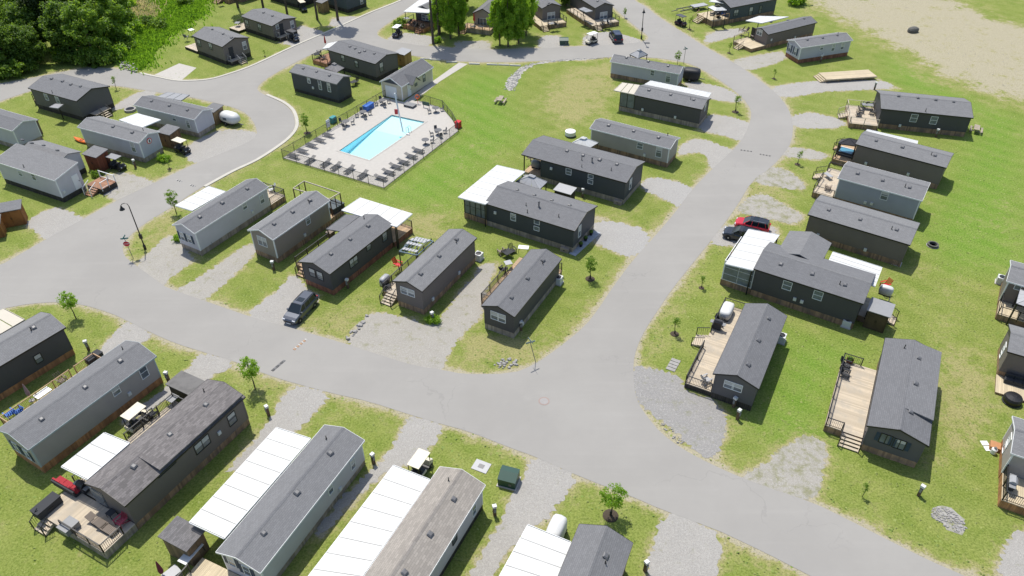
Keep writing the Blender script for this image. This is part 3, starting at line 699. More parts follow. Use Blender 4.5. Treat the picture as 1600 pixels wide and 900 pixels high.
    if porch:
        pm_ = MB()
        for y in (-W / 2 + .06, 0, W / 2 - .06): pm_ = MB().box(-L / 2 + .02, -L / 2 + .14, y - .06, y + .06, skirt_h + .05, wt if abs(y) > .1 else hE + rise - .15).build('porch_post', M_BLACK, root)
        fl = MB(); nb = int(porch / .14)
        for i in range(nb): fl.box(-L / 2 + i * .14 + .005, -L / 2 + (i + 1) * .14 - .005, -W / 2 + .02, W / 2 - .02, skirt_h - .02, skirt_h + .03)
        stuff(fl.build('porch_boards', DECKM['tan'], root))
    return root
Hm = home
Hm('A1', 'dark grey home at the far left edge beside a beige flat carport roof', 'charcoal', 'grey', 'orange', vents=[(53,511)], pipes=[(49,515)])
Hm('A2', 'long grey-taupe home with orange cedar skirting and pale blue eave trim', 'greytaupe', 'grey', 'orange', 't', vents=[(188,563),(133,604),(65,654)], pipes=[(192,545)], skirt_h=.8)
Hm('A3', 'dark brown home with a raised roof slope beside the big sunny deck', 'brown', 'mix', 'brown', 'd', vents=[(322,633),(266,679),(209,728)], pipes=[(319,611)], step=(-2.9, 6.0, .42))
Hm('A4', 'pale grey home between two ribbed white awnings in the foreground', 'lightgrey', 'grey', 'grey', 'w', vents=[(516,707),(464,769),(412,832)], pipes=[(510,685)], skirt_h=.6)
Hm('A5', 'pale grey home with a weathered brown shingle roof at the bottom edge', 'lightgrey', 'browngrey', 'dark', 'w', vents=[(709,779),(672,834),(632,894)], pipes=[(701,750)], skirt_h=.6)
Hm('A6', 'slate-roofed home cut by the bottom edge near a bright green sapling', 'dkgrey', 'dark', 'brown', 'd', vents=[(946,868)], pipes=[(946,879)])
Hm('B1', 'light grey home with white front gable just behind the curved street lamp', 'lightgrey', 'grey', 'grey', 'w', vents=[(312,338),(347,316),(386,294)])
Hm('B2', 'small taupe home beside an open timber pergola frame', 'taupe', 'grey', 'brown', 'w', vents=[(428,349),(457,330),(484,312)], pipes=[(483,316)])
Hm('B3', 'black home by the blue-grey car parked in front of its gable', 'charcoal', 'grey', 'red', 'd', vents=[(517,396),(547,373),(575,352)], pipes=[(569,341)])
Hm('B4', 'grey-brown home with a red chair on the narrow deck at its side', 'brown', 'grey', 'brown', 'd', vents=[(657,427),(686,399),(713,373)], pipes=[(713,378)])
Hm('B5', 'charcoal home with a pinkish side deck, nearest the bend of the right-hand road', 'charcoal', 'dark', 'grey', 'd', vents=[(799,464),(824,434),(848,406)], pipes=[(848,411)])
Hm('B6', 'wide black home joined to a large white canopy and glazed sunroom in the centre', 'navy', 'dark', 'grey', 'd', vents=[(808,296),(835,304),(862,312),(890,320)], pipes=[(873,338),(822,320),(824,331)], flues=[(842,322)])
Hm('B7', 'wide black home with an open corner porch under its own roof above the pool lawn', 'navy', 'dark', 'grey', 'd', vents=[(886,235),(911,242),(937,249),(964,256)], pipes=[(955,265),(909,249),(909,260)], flues=[(925,252)], porch=2.6)
Hm('B8', 'taupe-grey home with white eave trim behind the wide black porch home', 'greytaupe', 'grey', 'brown', 'w', vents=[(951,195),(990,204),(1029,214)], pipes=[(1043,211)])
Hm('B9', 'dark home between a flat beige sunroom roof and a narrow white awning', 'charcoal', 'grey', 'grey', 'd', vents=[(1014,140),(1048,147),(1084,155)], pipes=[(1079,154)])
Hm('B10', 'pale blue-grey home at the inside of the upper road bend', 'paleblue', 'grey', 'brown', 'w', vents=[(979,89),(1013,95),(1044,102)])
Hm('C1', 'small dark navy home with white windows left of the pool house', 'navy', 'grey', 'dark', 'g', vents=[(474,106),(495,111),(515,117)], skirt_h=.5)
Hm('C2', 'wide charcoal-brown home behind the pool house with a wooden porch deck', 'dkgrey', 'grey', 'dark', 'd', vents=[(547,72),(555,75),(562,81),(570,79),(585,83)])
Hm('C3', 'beige pool house with steep slate gable at the top of the pool', 'beige', 'dark', 'grey', 'w', 'pool_house', 'pool house', None, skirt_h=.12)
Hm('D1', 'large pale grey home with a cross gable and black skirting at the left', 'lightgrey', 'grey', 'dark', 'w', vents=[(36,229),(55,235),(74,240),(95,247)], pipes=[(37,259)], mono=True)
Hm('D2', 'pale blue-grey home with a round wall emblem on its gable near an orange kayak', 'paleblue', 'grey', 'grey', 'w', vents=[(177,197),(207,206)], pipes=[(224,203)])
Hm('D3', 'pale grey home beside a covered white teardrop trailer', 'lightgrey', 'grey', 'grey', 'w', vents=[(237,157),(265,164),(293,171)])
Hm('D4', 'wide charcoal home in front of the dark wood at the upper left', 'dkgrey', 'grey', 'dark', 'd', vents=[(81,122),(98,126),(111,131),(126,134)], pipes=[(82,144)])
Hm('D5', 'pale blue-grey home cut by the left edge below a white canopy', 'paleblue', 'grey', 'grey', 'w')
Hm('E1', 'wide brown-black home by the concrete pad below the green reed bank', 'greybrown', 'grey', 'dark', 'd', vents=[(332,45),(349,52),(362,58)])
Hm('E2', 'wide brown-black home with a golf cart at its porch steps at the top left', 'greybrown', 'grey', 'dark', 'd', vents=[(412,19),(426,24)])
Hm('E3', 'dark teal home touching the top edge left of the straight road', 'teal', 'dark', 'dark', 'd')
Hm('E4', 'shaded home behind a brown deck with stairs at the top edge', 'dkgrey', 'dark', 'brown', 'd')
Hm('E5', 'dark home in tree shade at the top edge next to a tan hut', 'charcoal', 'dark', 'dark', 'd')
Hm('F1', 'slate-blue home under a white awning beyond a red-boarded deck', 'navy', 'grey', 'brown', 'd')
Hm('F2', 'small grey home with white window half hidden between bright green trees', 'greytaupe', 'dark', 'brown', 'd')
Hm('F3', 'grey-brown home with pale deck, left of the pair at the top centre', 'greybrown', 'grey', 'brown', 'd', vents=[(858,4),(863,12)], skirt_h=.6)
Hm('F4', 'dark slate home with a side canopy, right of the pair at the top centre', 'dkgrey', 'grey', 'brown', 'd', vents=[(934,1)], skirt_h=.6)
Hm('F5', 'teal-grey home with tall brown skirting and orange timber stairs at the top right', 'teal', 'grey', 'brown', 'd', skirt_h=.75)
Hm('G1', 'grey-brown home with a thin white awning along its far side at the upper right', 'brown', 'grey', 'brown', 'd', vents=[(1205,34),(1231,31),(1256,28)])
Hm('G2', 'pale blue home with dark red skirting and three shuttered gable windows', 'paleblue', 'grey', 'red', 'w', vents=[(1261,61),(1285,58),(1308,54)], pipes=[(1309,53)])
Hm('G4', 'wide charcoal home with a white-railed deck, just below the empty free-standing deck', 'charcoal', 'grey', 'brown', 'd', vents=[(1404,149),(1434,152),(1462,155),(1490,158)], pipes=[(1446,173)])
Hm('G5', 'brown-grey home with a black canopy on its deck and a white strip awning behind', 'brown', 'grey', 'brown', 'd', vents=[(1369,219),(1410,229),(1461,242)], pipes=[(1455,241)])
Hm('G6', 'blue-grey home with one white window in the right-hand row', 'bluegrey', 'grey', 'brown', 'w', vents=[(1340,270),(1379,281),(1421,292)], pipes=[(1414,291)])
Hm('G7', 'windowless dark brown home above the black home with two white awnings', 'brown', 'grey', 'brown', 'd', vents=[(1295,327),(1344,342),(1401,358)], pipes=[(1393,357)])
Hm('G8', 'black home with a cross gable between two white awnings beside the red car', 'charcoal', 'grey', 'brown', 'd', vents=[(1220,412),(1269,427),(1320,444)], pipes=[(1312,443)])
Hm('G9', 'dark grey home with long pale deck on the inside of the right-hand road', 'dkgrey', 'dark', 'dark', 'd', vents=[(1169,569),(1185,531),(1201,497)])
Hm('G10', 'dark grey home with stepped roof and blue gable shutters beside a broad pale deck', 'dkgrey', 'dark', 'brown', 'd', vents=[(1435,560),(1430,600),(1423,643)], pipes=[(1413,543)], step=(-3.4, 5.75, .38))
Hm('H1', 'home at the right edge with a pale tan deck, uppermost of the three there', 'greybrown', 'grey', 'brown', 'w')
Hm('H2', 'home at the right edge with a shaded black side above a cream paved terrace', 'greybrown', 'grey', 'brown', 'd')
Hm('H3', 'home at the right edge with an orange-edged deck, lowest of the three there', 'greytaupe', 'grey', 'orange', 'w')
W_ = window
for a in [('A2','v-',224.5,581,.7,1.3,'w','h'),('A2','v-',181,610,.65,.9,'w','h'),('A2','u-',26,699,.6,1.1,'w','h',True),('A2','u-',43,710,.6,1.1,'w','h',True),
 ('A3','v-',362.5,654,.8,1.2,'b','h'),('A3','v-',316,694,1.5,1.0,'b','v'),('A3','v-',260,731,1.7,.28,'b',''),('A3','u-',158,790,.9,1.3,'b','v'),
 ('A4','v-',551,725,.5,1.1,'w','h'),('A4','v-',516,764,.5,.95,'w','h'),('A4','u-',362,877,.6,1.1,'w','h',True),('A4','u-',386,892,.6,1.1,'w','h',True),
 ('A5','v-',740.5,797,.5,1.1,'w','h'),('A5','v-',710,841,.6,.95,'b','h'),('A1','v-',60,560,.6,.9,'b','h'),
 ('B1','v-',382,322,.6,.8,'w','h'),('B1','v-',409,311,.6,1.1,'w','h'),('B1','u-',285,369,.6,1.1,'w','h',True),('B1','u-',296,373,.6,1.1,'w','h',True),
 ('B2','v-',481,344,.6,1.0,'w','h'),('B2','u-',410,377,1.3,1.15,'w','v'),
 ('B3','v-',552.5,409,1.25,1.0,'b','v'),('B3','v-',576,386,.65,.7,'b','h'),('B3','v-',601,369,.75,1.2,'b','h'),('B3','u-',488,426,.8,1.05,'b','h'),('B3','u-',500,431,.8,1.05,'b','h',False),
 ('B4','u-',632,454,.85,.8,'w','h'),('B4','u-',642,457.5,.85,.8,'w','h'),('B5','u-',773,493,.8,.95,'w','h'),('B5','u-',784,497,.8,.95,'w','h'),
 ('B6','v-',802,339,.65,.9,'w','h'),('B6','v-',839,347,.65,.5,'w',''),('B6','v-',838.5,357,.65,.5,'w',''),('B6','u+',905.5,361,.6,1.5,'w','h'),
 ('B7','v-',888.5,268,.7,.8,'w','h'),('B7','v-',923,275.5,.65,.5,'w',''),('B7','v-',922.5,284,.65,.5,'w',''),('B7','u+',985,287,.6,1.4,'w','h'),
 ('B8','v-',1000,228,.8,.8,'w','h'),('B8','v-',1029.5,238,.75,1.4,'w','h'),('B9','u+',1102,167,.6,1.0,'w','h'),
 ('B10','v-',1019.5,114,.6,.8,'w','h'),('B10','v-',1044,122,.7,1.4,'w','h'),
 ('C1','v-',482.5,124,.55,1.0,'w','h'),('C1','v-',500,132.5,.55,1.5,'w','h'),('C1','v-',514,136,.55,1.5,'w','h'),
 ('C2','v-',536,91,.7,1.0,'b','h'),('C2','v-',557,100,.7,1.1,'b','h'),('C2','u+',596,105,.8,1.5,'b','h'),
 ('C3','v-',649.5,129,.6,1.0,'b','h'),('C3','v-',662.5,122,.6,1.0,'b','h'),
 ('D1','v-',31.7,271,.7,.7,'w','h'),('D1','v-',52.5,276,.7,1.0,'w','h'),('D2','v-',208,230,.7,1.4,'w','h'),
 ('D3','v-',272,185,.6,.7,'w','h'),('D3','v-',294,194,.6,1.2,'w','h'),('D4','v-',90,156,.7,1.0,'w','h'),('D4','v-',72,150,.7,1.2,'w','h'),
 ('E1','v-',311,67,.9,1.2,'b','v'),('E1','v-',329,72,.9,1.2,'b','v'),('E1','u+',382,71,.7,1.3,'w','h'),
 ('E2','v-',386,36.5,.9,1.2,'b','v'),('E2','v-',406,43,.9,1.2,'b','v'),('E2','u+',433,41,.6,.9,'w','h'),('E2','u+',456.5,38,.7,1.3,'w','h'),
 ('E3','u+',566,10,.6,.9,'w','h'),('F1','u-',662,27,.8,1.0,'w','h'),('F1','u-',668,28,.7,.9,'w','h'),('F2','u-',755,34,1.3,1.2,'w','v',True),('F3','u-',861,27,1.5,1.2,'w','v'),('F4','u-',943,25,1.5,1.2,'w','v'),
 ('F5','v-',1150,20,1.0,1.1,'b','v'),('F5','v-',1173,18,.8,1.5,'b','h'),('F5','v-',1188,15,.6,1.4,'b','h'),
 ('G1','u-',1188,45,1.2,1.0,'w','v'),('G2','v-',1284,74.5,.6,.7,'w','h'),('G2','v-',1302,74,.6,1.2,'w','h'),('G2','v-',1316.5,72,.6,1.1,'w','h'),
 ('G2','u-',1234,75,.55,1.3,'w','h',True),('G2','u-',1243,80,.55,1.3,'w','h',True),
 ('G4','v-',1428,184.5,.85,1.1,'w','h'),('G4','v-',1459,188,.85,1.1,'w','h'),('G6','v-',1382,306,.75,1.0,'w','h'),
 ('G8','v-',1230,446,.85,1.0,'w','h'),('G8','v-',1278,461.5,.85,1.0,'w','h'),
 ('G9','u-',1139,601,.8,.8,'w','h'),('G9','u-',1152,605.5,.8,.8,'w','h'),
 ('G10','u-',1384,686,.85,1.0,'b','v',True),('G10','u-',1405,694,.85,1.0,'b','v',True),
 ('H2','u-',1569,545,.8,1.0,'w','h'),('H2','u-',1566,551,.6,1.0,'w','h'),('H3','u-',1577,688,.8,1.0,'w','h'),('H3','u-',1571,698,.7,1.0,'w','h'),('H1','v-',1590,449,.5,.5,'w','')]:
    W_(*a)
for a in [('A2','v-',202,615),('A4','v-',531,764),('B1','v-',394,331),('B2','v-',476,367),('B4','v-',717,426),('B4','v-',676,467),('B5','v-',816,506),('B8','v-',1007,242),('B9','v-',1004,171),('B9','v-',1055,183),
 ('C1','v-',489.5,137),('D1','u+',99.7,299.7),('G1','v-',1205,62),('G1','v-',1242,58),('G5','v-',1353,255),('G5','v-',1419,272),('G6','v-',1352,316),('G6','v-',1362,318),('G7','v-',1278,367),('G7','v-',1281,380),('G7','v-',1352,390),
 ('G8','v-',1253,471),('G8','v-',1242,467),('A3','v-',342,676),('B6','v-',774,332),('B7','v-',861.5,263),('G2','v-',1286,85),('G4','v-',1406,196)]:
    wallbox(*a)
def door(key, side, px, py, w=.9, h=2.0, mat=None, name='door'):
    a, z = wallpt(key, side, px, py); mt = mat or M_WHITE
    o = link(name, MB().box(-w / 2, w / 2, -.03, .02, -h / 2, h / 2).box(-w / 2 + .12, w / 2 - .12, -.045, -.03, .1, h / 2 - .15).box(-w / 2 + .12, w / 2 - .12, -.045, -.03, -h / 2 + .15, -.05).mesh('door', mt), HO[key])
    on_wall(o, key, side, a, .75 + h / 2 if key != 'C3' else .12 + h / 2, .012)
    link('handle', MB().box(-.03, .03, -.10, -.03, -.08, .08).mesh('handle', M_GALV), o).location = (w / 2 - .1, 0, 0)
door('C3', 'v-', 639, 136); door('E1', 'u+', 360, 75, mat=M_DKFAB); door('E2', 'u+', 440, 45, mat=M_DKFAB); door('G1', 'u-', 1178, 45, mat=M_BLACK); door('D1', 'u+', 118, 280)
door('C3', 'u-', 612, 149, 2.2, 1.9, name='roller_door'); door('A3', 'u-', 168, 800, 1.5, 1.95, GLASS, 'glass_door')
# pool-house front: dark panel painted as the shade of an open gable recess
cx, cy, yaw, L, W, hE, rise = HP['C3']
MB().extr([(-W / 2 + .35, hE - .02), (W / 2 - .35, hE - .02), (0, hE + rise - .28)], -L / 2 - .02, -L / 2 + .02).build('recess_shade_panel', plain('gable_recess_shade', (0.05, 0.06, 0.08), 0.7), HO['C3'])
MB().extry([(-.9, hE - .3), (.9, hE - .3), (0, hE + .62)], -W / 2 - .9, -.3).build('side_gable', SIDE['beige'], HO['C3']).location = (-1.6, 0, 0)
m = MB()
for s in (-1, 1): m.add([(0, -W / 2 - 1.05, hE + .75), (0, -.1, hE + .75), (s * 1.15, -.9, hE - .27), (s * 1.15, -W / 2 - 1.05, hE - .27), (0, -W / 2 - 1.05, hE + .65), (0, -.1, hE + .65), (s * 1.15, -.9, hE - .37), (s * 1.15, -W / 2 - 1.05, hE - .37)],
   [(0, 1, 2, 3), (7, 6, 5, 4), (0, 3, 7, 4), (3, 2, 6, 7), (2, 1, 5, 6)])
m.build('side_gable_roof', ROOFM['dark'], HO['C3']).location = (-1.6, 0, 0)
# round emblem on D2's gable: red ring round a dark figure
a, z = wallpt('D2', 'u+', 233, 220)
e_ = link('wall_emblem', MB().tube([(0, -.05, 0), (0, .02, 0)], .42, 20).mesh('wall_emblem', M_RED), HO['D2']); on_wall(e_, 'D2', 'u+', a, z, .01)
link('emblem_face', MB().tube([(0, -.065, 0), (0, -.05, 0)], .32, 20).mesh('emblem_face', M_WHITE), e_)
link('emblem_figure', MB().box(-.09, .09, -.085, -.065, -.22, .2).mesh('emblem_figure', M_BLACK), e_)
# wings (cross gables)
def wing(key, u0, u1, v0, v1, hE2, rise2, sk, rk, skk):
    """gabled wing off the +v side, ridge along v"""
    root = HO[key]; m = MB(); c = (u0 + u1) / 2; w = u1 - u0
    m.extry([(u0, .7), (u1, .7), (u1, hE2 - .1), (c, hE2 + rise2 - .12), (u0, hE2 - .1)], v0, v1).build('wing_walls', SIDE[sk], root)
    o = .2; k = rise2 / (w / 2)
    rf = MB().extry([(u0 - o, hE2 - o * k - .1), (c, hE2 + rise2 - .1), (u1 + o, hE2 - o * k - .1), (u1 + o, hE2 - o * k), (c, hE2 + rise2), (u0 - o, hE2 - o * k)], v0 - 1.6, v1 + o).build('wing_roof', ROOFM[rk], root)
    MB().box(u0, u1, v0, v1 - .01, 0, .71).build('wing_skirting', SKIRTM[skk], root)
    return rf
lp = local('G8', G(1242, 411, 4.2)).x
wing('G8', lp - 2.1, lp + 2.1, HP['G8'][4] / 2, HP['G8'][4] / 2 + 3.2, 3.75, .62, 'charcoal', 'grey', 'brown')
def addition(key, u0, u1, v0, v1, hE2, rise2, sk, rk, skk):
    root = HO[key]; c = (v0 + v1) / 2; o = .2; k = rise2 / ((v1 - v0) / 2)
    MB().extr([(v0, .7), (v1, .7), (v1, hE2 - .1), (c, hE2 + rise2 - .12), (v0, hE2 - .1)], u0, u1).build('addition_walls', SIDE[sk], root)
    MB().extr([(v0 - .1, hE2 - .1 * k), (v0 - .1, hE2 - .1 * k - .1), (c, hE2 + rise2 - .1), (v1 + o, hE2 - o * k - .1), (v1 + o, hE2 - o * k), (c, hE2 + rise2)], u0 - o, u1 + o).build('addition_roof', ROOFM[rk], root)
    MB().box(u0, u1 - .02, v0, v1 - .02, 0, .71).build('addition_skirting', SKIRTM[skk], root)
q_ = local('D1', G(130, 236, 3.0)); print('D1 add', q_, HP['D1'][3:5])
addition('D1', q_.x - 7.5, q_.x - .2, HP['D1'][4] / 2 + .02, HP['D1'][4] / 2 + 3.4, 3.1, .55, 'lightgrey', 'grey', 'dark')
# ------------------------------------------------------------------ decks
def railing(root, p, q, z, mat, balu=True, hgt=.95):
    """posts, rails and balusters from p to q (2-D, thing frame)"""
    p = Vector(p); q = Vector(q); Ln = (q - p).length
    if Ln < .3: return
    n = max(1, round(Ln / 1.7))
    for i in range(n + 1):
        a = p.lerp(q, i / n); MB().box(a.x - .045, a.x + .045, a.y - .045, a.y + .045, z - .3, z + hgt + .05).build('railing_post', mat, root)
    d = (q - p) / Ln; a = p + d * .05; b2 = q - d * .05
    MB().bar((a.x, a.y, z + hgt), (b2.x, b2.y, z + hgt), .09, .04).build('handrail', mat, root)
    MB().bar((a.x, a.y, z + .12), (b2.x, b2.y, z + .12), .04, .04).build('bottom_rail', mat, root)
    if balu:
        m = MB(); k = int(Ln / .14)
        for i in range(1, k):
            c = p + d * (Ln * i / k); m.box(c.x - .012, c.x + .012, c.y - .012, c.y + .012, z + .13, z + hgt - .02)
        if m.v: stuff(m.build('balusters', mat, root))
def stairs(root, o, dirv, w, z, n, mat, rmat=None, rails=True):
    """steps going down from o (2-D centre of top edge) along dirv"""
    o = Vector(o); d = Vector(dirv).normalized(); s = Vector((-d.y, d.x)); run = .30; rise = z / (n + 1)
    for i in range(n):
        c = o + d * (run * (i + .5)); zt = z - rise * (i + 1)
        a = c - s * w / 2; b2 = c + s * w / 2
        MB().bar((a.x, a.y, zt - .025), (b2.x, b2.y, zt - .025), run * .96, .05).build('step', mat, root)
    for k in (-1, 1):
        a = o + s * k * (w / 2 - .06); b2 = a + d * run * n
        MB().bar((a.x, a.y, z - rise - .16), (b2.x, b2.y, .06), .05, .22).build('stringer', mat, root)
        if rails and rmat:
            e = o + s * k * w / 2
            f = e + d * run * n
            MB().box(f.x - .04, f.x + .04, f.y - .04, f.y + .04, 0, .95 + rise).build('stair_post', rmat, root)
            MB().bar((e.x, e.y, z + .93), (f.x, f.y, .93 + rise), .07, .04).build('stair_rail', rmat, root)
            m = MB()
            for t in range(1, 6):
                g = e.lerp(f, t / 6); zz = z * (1 - t / 6) + rise * t / 6; m.box(g.x - .012, g.x + .012, g.y - .012, g.y + .012, zz + .05, zz + .92)
            stuff(m.build('stair_balusters', rmat, root))
SROT = {'v+': 0.0, 'u-': R(90), 'v-': R(180), 'u+': R(-90)}
def deck(key, side, label, pA=None, pB=None, h=.7, a=None, depth=None, fl='pale', sk='brown', rails=(('out', 0, 1),), st=(), rmat=None, ref='deck', along=False, balu=True, d0=.04):
    L, W = HP[key][3:5]; yaw = HP[key][2]
    if pA:
        A, B = local(key, G(*pA, h)), local(key, G(*pB, h))
        if side[0] == 'v':
            if a is None: a = sorted((A.x, B.x))
            if depth is None: depth = abs((A.y + B.y) / 2) - W / 2
        else:
            if a is None: a = sorted((A.y, B.y))
            if depth is None: depth = abs((A.x + B.x) / 2) - L / 2
    depth = max(.8, depth); s = 1 if side[1] == '+' else -1
    # start corner in the home frame
    off = (L if side[0] == 'u' else W) / 2 + d0
    x0 = a[0] if side in ('v+', 'u-') else a[1]
    base = Vector((x0, s * off, 0)) if side[0] == 'v' else Vector((s * off, x0, 0))
    cx, cy = HP[key][:2]; c, sn = math.cos(yaw), math.sin(yaw)
    wpos = Vector((cx + base.x * c - base.y * sn, cy + base.x * sn + base.y * c, 0)); ln = a[1] - a[0]
    root = thing('deck', label, 'deck', wpos, yaw + SROT[side], 'timber decks beside the homes')
    m = MB(); bw = .145
    if along:
        nb = int(depth / bw); w_ = depth / nb
        for i in range(nb): m.box(0, ln, i * w_ + .005, (i + 1) * w_ - .005, h - .04, h)
    else:
        nb = int(ln / bw); w_ = ln / nb
        for i in range(nb): m.box(i * w_ + .005, (i + 1) * w_ - .005, 0, depth, h - .04, h)
    stuff(m.build('deck_boards', DECKM[fl], root))
    m = MB(); rnd = random.Random(label)
    def run(x0_, y0_, x1_, y1_):
        p = Vector((x0_, y0_)); q_ = Vector((x1_, y1_)); n = max(1, int((q_ - p).length / .16)); d = (q_ - p) / n; nr = Vector((d.y, -d.x)).normalized()
        for i in range(n):
            o = nr * rnd.uniform(.0, .015); A_ = p + d * (i + .04) + o; B_ = p + d * (i + .96) + o; C_ = A_ - nr * .03; D_ = B_ - nr * .03
            m.add([(A_.x, A_.y, 0), (B_.x, B_.y, 0), (B_.x, B_.y, h - .045), (A_.x, A_.y, h - .045), (C_.x, C_.y, 0), (D_.x, D_.y, 0), (D_.x, D_.y, h - .045), (C_.x, C_.y, h - .045)], [(0, 1, 2, 3), (1, 5, 6, 2), (4, 0, 3, 7), (5, 4, 7, 6), (3, 2, 6, 7)])
    run(ln - .02, depth - .02, .02, depth - .02); run(.02, depth - .02, .02, 0); run(ln - .02, 0, ln - .02, depth - .02)
    stuff(m.build('deck_skirting', SKIRTM[sk], root))
    rm = rmat or M_BLACK; i_ = .06
    for e, t0, t1 in rails:
        if e == 'out': P = ((i_ + (ln - 2 * i_) * t0, depth - i_), (i_ + (ln - 2 * i_) * t1, depth - i_))
        elif e == 'left': P = ((i_, depth * t0 + .02), (i_, i_ * 0 + (depth - i_) * t1))
        else: P = ((ln - i_, depth * t0 + .02), (ln - i_, (depth - i_) * t1))
        railing(root, *P, h, rm, balu)
    for e, t, w, n in st:
        if e == 'out': stairs(root, (ln * t, depth), (0, 1), w, h, n, DECKM[fl], rm)
        elif e == 'left': stairs(root, (0, depth * t), (-1, 0), w, h, n, DECKM[fl], rm)
        else: stairs(root, (ln, depth * t), (1, 0), w, h, n, DECKM[fl], rm)
    return root, ln, depth
D = deck
TIMB = plain('rail_timber', (0.36, 0.24, 0.14), 0.75, 0, .25, 4)
D('A2', 'v+', 'long narrow deck with pale timber balusters behind the cedar-skirted home', (6, 664), (150, 562), .7, fl='tan', sk='brown', rmat=TIMB, rails=(('out', 0, .72), ('out', .78, 1), ('left', 0, 1), ('right', 0, 1)))
D('A3', 'u-', 'big sunny deck with black railings and folding stairs at the lower left', (62, 800), (161, 866), .8, fl='pale', sk='grey', rails=(('out', .0, .62), ('left', .35, 1)), st=(('out', .86, 1.3, 3),))
D('A3', 'v+', 'side deck with black railing under the short white awning at lower left', (130, 752), (272, 622), .8, fl='pale', sk='grey', a=[-6.1, 4.6], rails=(('out', 0.02, .15), ('out', .5, 1), ('right', 0, 1)))
D('A4', 'u-', 'pale pine deck with a white folding table at the bottom edge', a=[-1.6, 4.2], depth=4.2, h=.6, fl='fresh', sk='grey', rails=(('right', .3, 1),))
D('B1', 'u+', 'small deck with black rails and a white chair behind the lamp-side home', a=[-1.7, 1.9], depth=2.6, h=.75, fl='pale', sk='brown', rails=(('out', 0, 1), ('left', 0, 1), ('right', 0, 1)))
D('B2', 'u+', 'little back deck beneath the open timber pergola frame', a=[-1.5, 1.9], depth=2.6, h=.6, fl='tan', sk='brown', rails=(('out', 0, 1), ('left', 0, 1)))
D('B3', 'v+', 'narrow deck with black railing along the home behind the blue-grey car', (463, 413), (515, 373), .75, fl='tan', sk='brown', rails=(('out', 0, 1),), st=(('left', .5, 1.1, 3),))
D('B3', 'u+', 'deck in the shade of the white square canopy next to the pergola with arched bars', a=[-2.2, 4.6], depth=3.6, h=.75, fl='tan', sk='red', rails=(('out', 0, 1), ('left', .2, 1)))
D('B4', 'v+', 'narrow deck with a red chair, a white covered grill and wide front steps', (593, 452), (680, 385), .75, fl='pale', sk='brown', rails=(('out', 0, 1),), st=(('left', .5, 1.35, 4),))
D('B5', 'v+', 'slim pinkish deck with black railing left of the charcoal bend-side home', (752, 470), (812, 402), .7, fl='tan', sk='brown', rails=(('out', 0, .62), ('left', 0, 1)))
D('B5', 'u+', 'tiny rear landing with black railing on the charcoal bend-side home', a=[-1.5, .6], depth=1.3, h=.7, fl='tan', sk='brown', rails=(('left', 0, 1), ('out', 0, 1)))
D('B6', 'u-', 'sunroom floor deck below the large white canopy in the centre', a=[-2.85, 3.6], depth=3.35, h=.75, fl='tan', sk='brown', rails=())
D('B9', 'u-', 'sunroom base deck under the flat beige roof', a=[-1.95, 1.95], depth=2.5, h=.7, fl='tan', sk='grey', rails=())
D('C2', 'u-', 'brown porch deck with chairs at the left end of the charcoal-brown home', a=[-3.4, .8], depth=3.8, h=.7, fl='red', sk='orange', rails=(('out', 0, 1), ('left', 0, 1)), balu=False)
D('E1', 'u-', 'small grey deck with white furniture at the left of the home by the pad', a=[-2.7, .6], depth=3.9, h=.5, fl='pale', sk='dark', rails=())
D('E2', 'u-', 'small pale deck with a round table left of the top-left home', a=[-4.2, .2], depth=3.0, h=.5, fl='pale', sk='dark', rails=(('out', .5, 1),))
D('E4', 'v-', 'brown deck with central stairs and white furniture at the top left', a=[-4.5, 3.2], depth=2.2, h=.9, fl='tan', sk='brown', rails=(), st=(('out', .35, 1.6, 5),))
D('D1', 'u+', 'reddish porch with white railings and steps by the red-brown shed', a=[1.9, 4.2], depth=2.9, h=.75, fl='red', sk='dark', rmat=M_WHITE, rails=(('out', .5, 1), ('left', 0, 1)), st=(('right', .5, 1.3, 4),), balu=False)
D('D4', 'u-', 'small railed landing at the left end of the charcoal home by the wood', a=[-2.2, 1.2], depth=1.6, h=.8, fl='tan', sk='dark', rails=(('out', 0, 1), ('right', 0, 1)), balu=False)
D('D4', 'u+', 'timber steps and cluttered landing beside the black canopy at the left', a=[-1.6, 1.2], depth=1.4, h=.8, fl='pale', sk='dark', rails=(), st=(('out', .5, 1.3, 3),))
D('F1', 'u-', 'red-boarded deck with brown skirting and chairs left of the bright trees', a=[-2.6, 2.6], depth=3.4, h=.8, fl='red', sk='orange', rails=(('out', 0, .62), ('right', 0, 1)), st=(('out', .2, 1.2, 3),), balu=False)
D('F2', 'u-', 'deck with plants and a red parasol in front of the half-hidden grey home', a=[-2.4, 3.4], depth=2.6, h=.9, fl='tan', sk='grey', rails=(('out', 0, .8),), st=(('out', .9, 1.0, 4),), balu=False)
D('F3', 'u-', 'pale deck wrapping the left home of the top-centre pair', a=[-2.0, 3.6], depth=2.9, h=.8, fl='fresh', sk='brown', rails=(('out', 0, .7), ('left', 0, 1)), st=(('out', .86, 1.2, 4),), balu=False)
D('F3', 'v+', 'pale side deck running back along the left home of the top-centre pair', a=[-5.2, 3.0], depth=1.7, h=.8, fl='fresh', sk='brown', rails=(('out', 0, 1),), balu=False)
D('F4', 'u-', 'deck with a black table set before the right home of the top-centre pair', a=[-2.0, 3.9], depth=2.7, h=.8, fl='pale', sk='brown', rails=(('out', 0, .62), ('left', 0, 1)), st=(('out', .82, 1.2, 4),), balu=False)
D('F4', 'v+', 'side deck under a small grey canopy between the top-centre pair of homes', a=[-5.2, 2.6], depth=2.2, h=.8, fl='pale', sk='brown', rails=(('out', 0, 1),), balu=False)
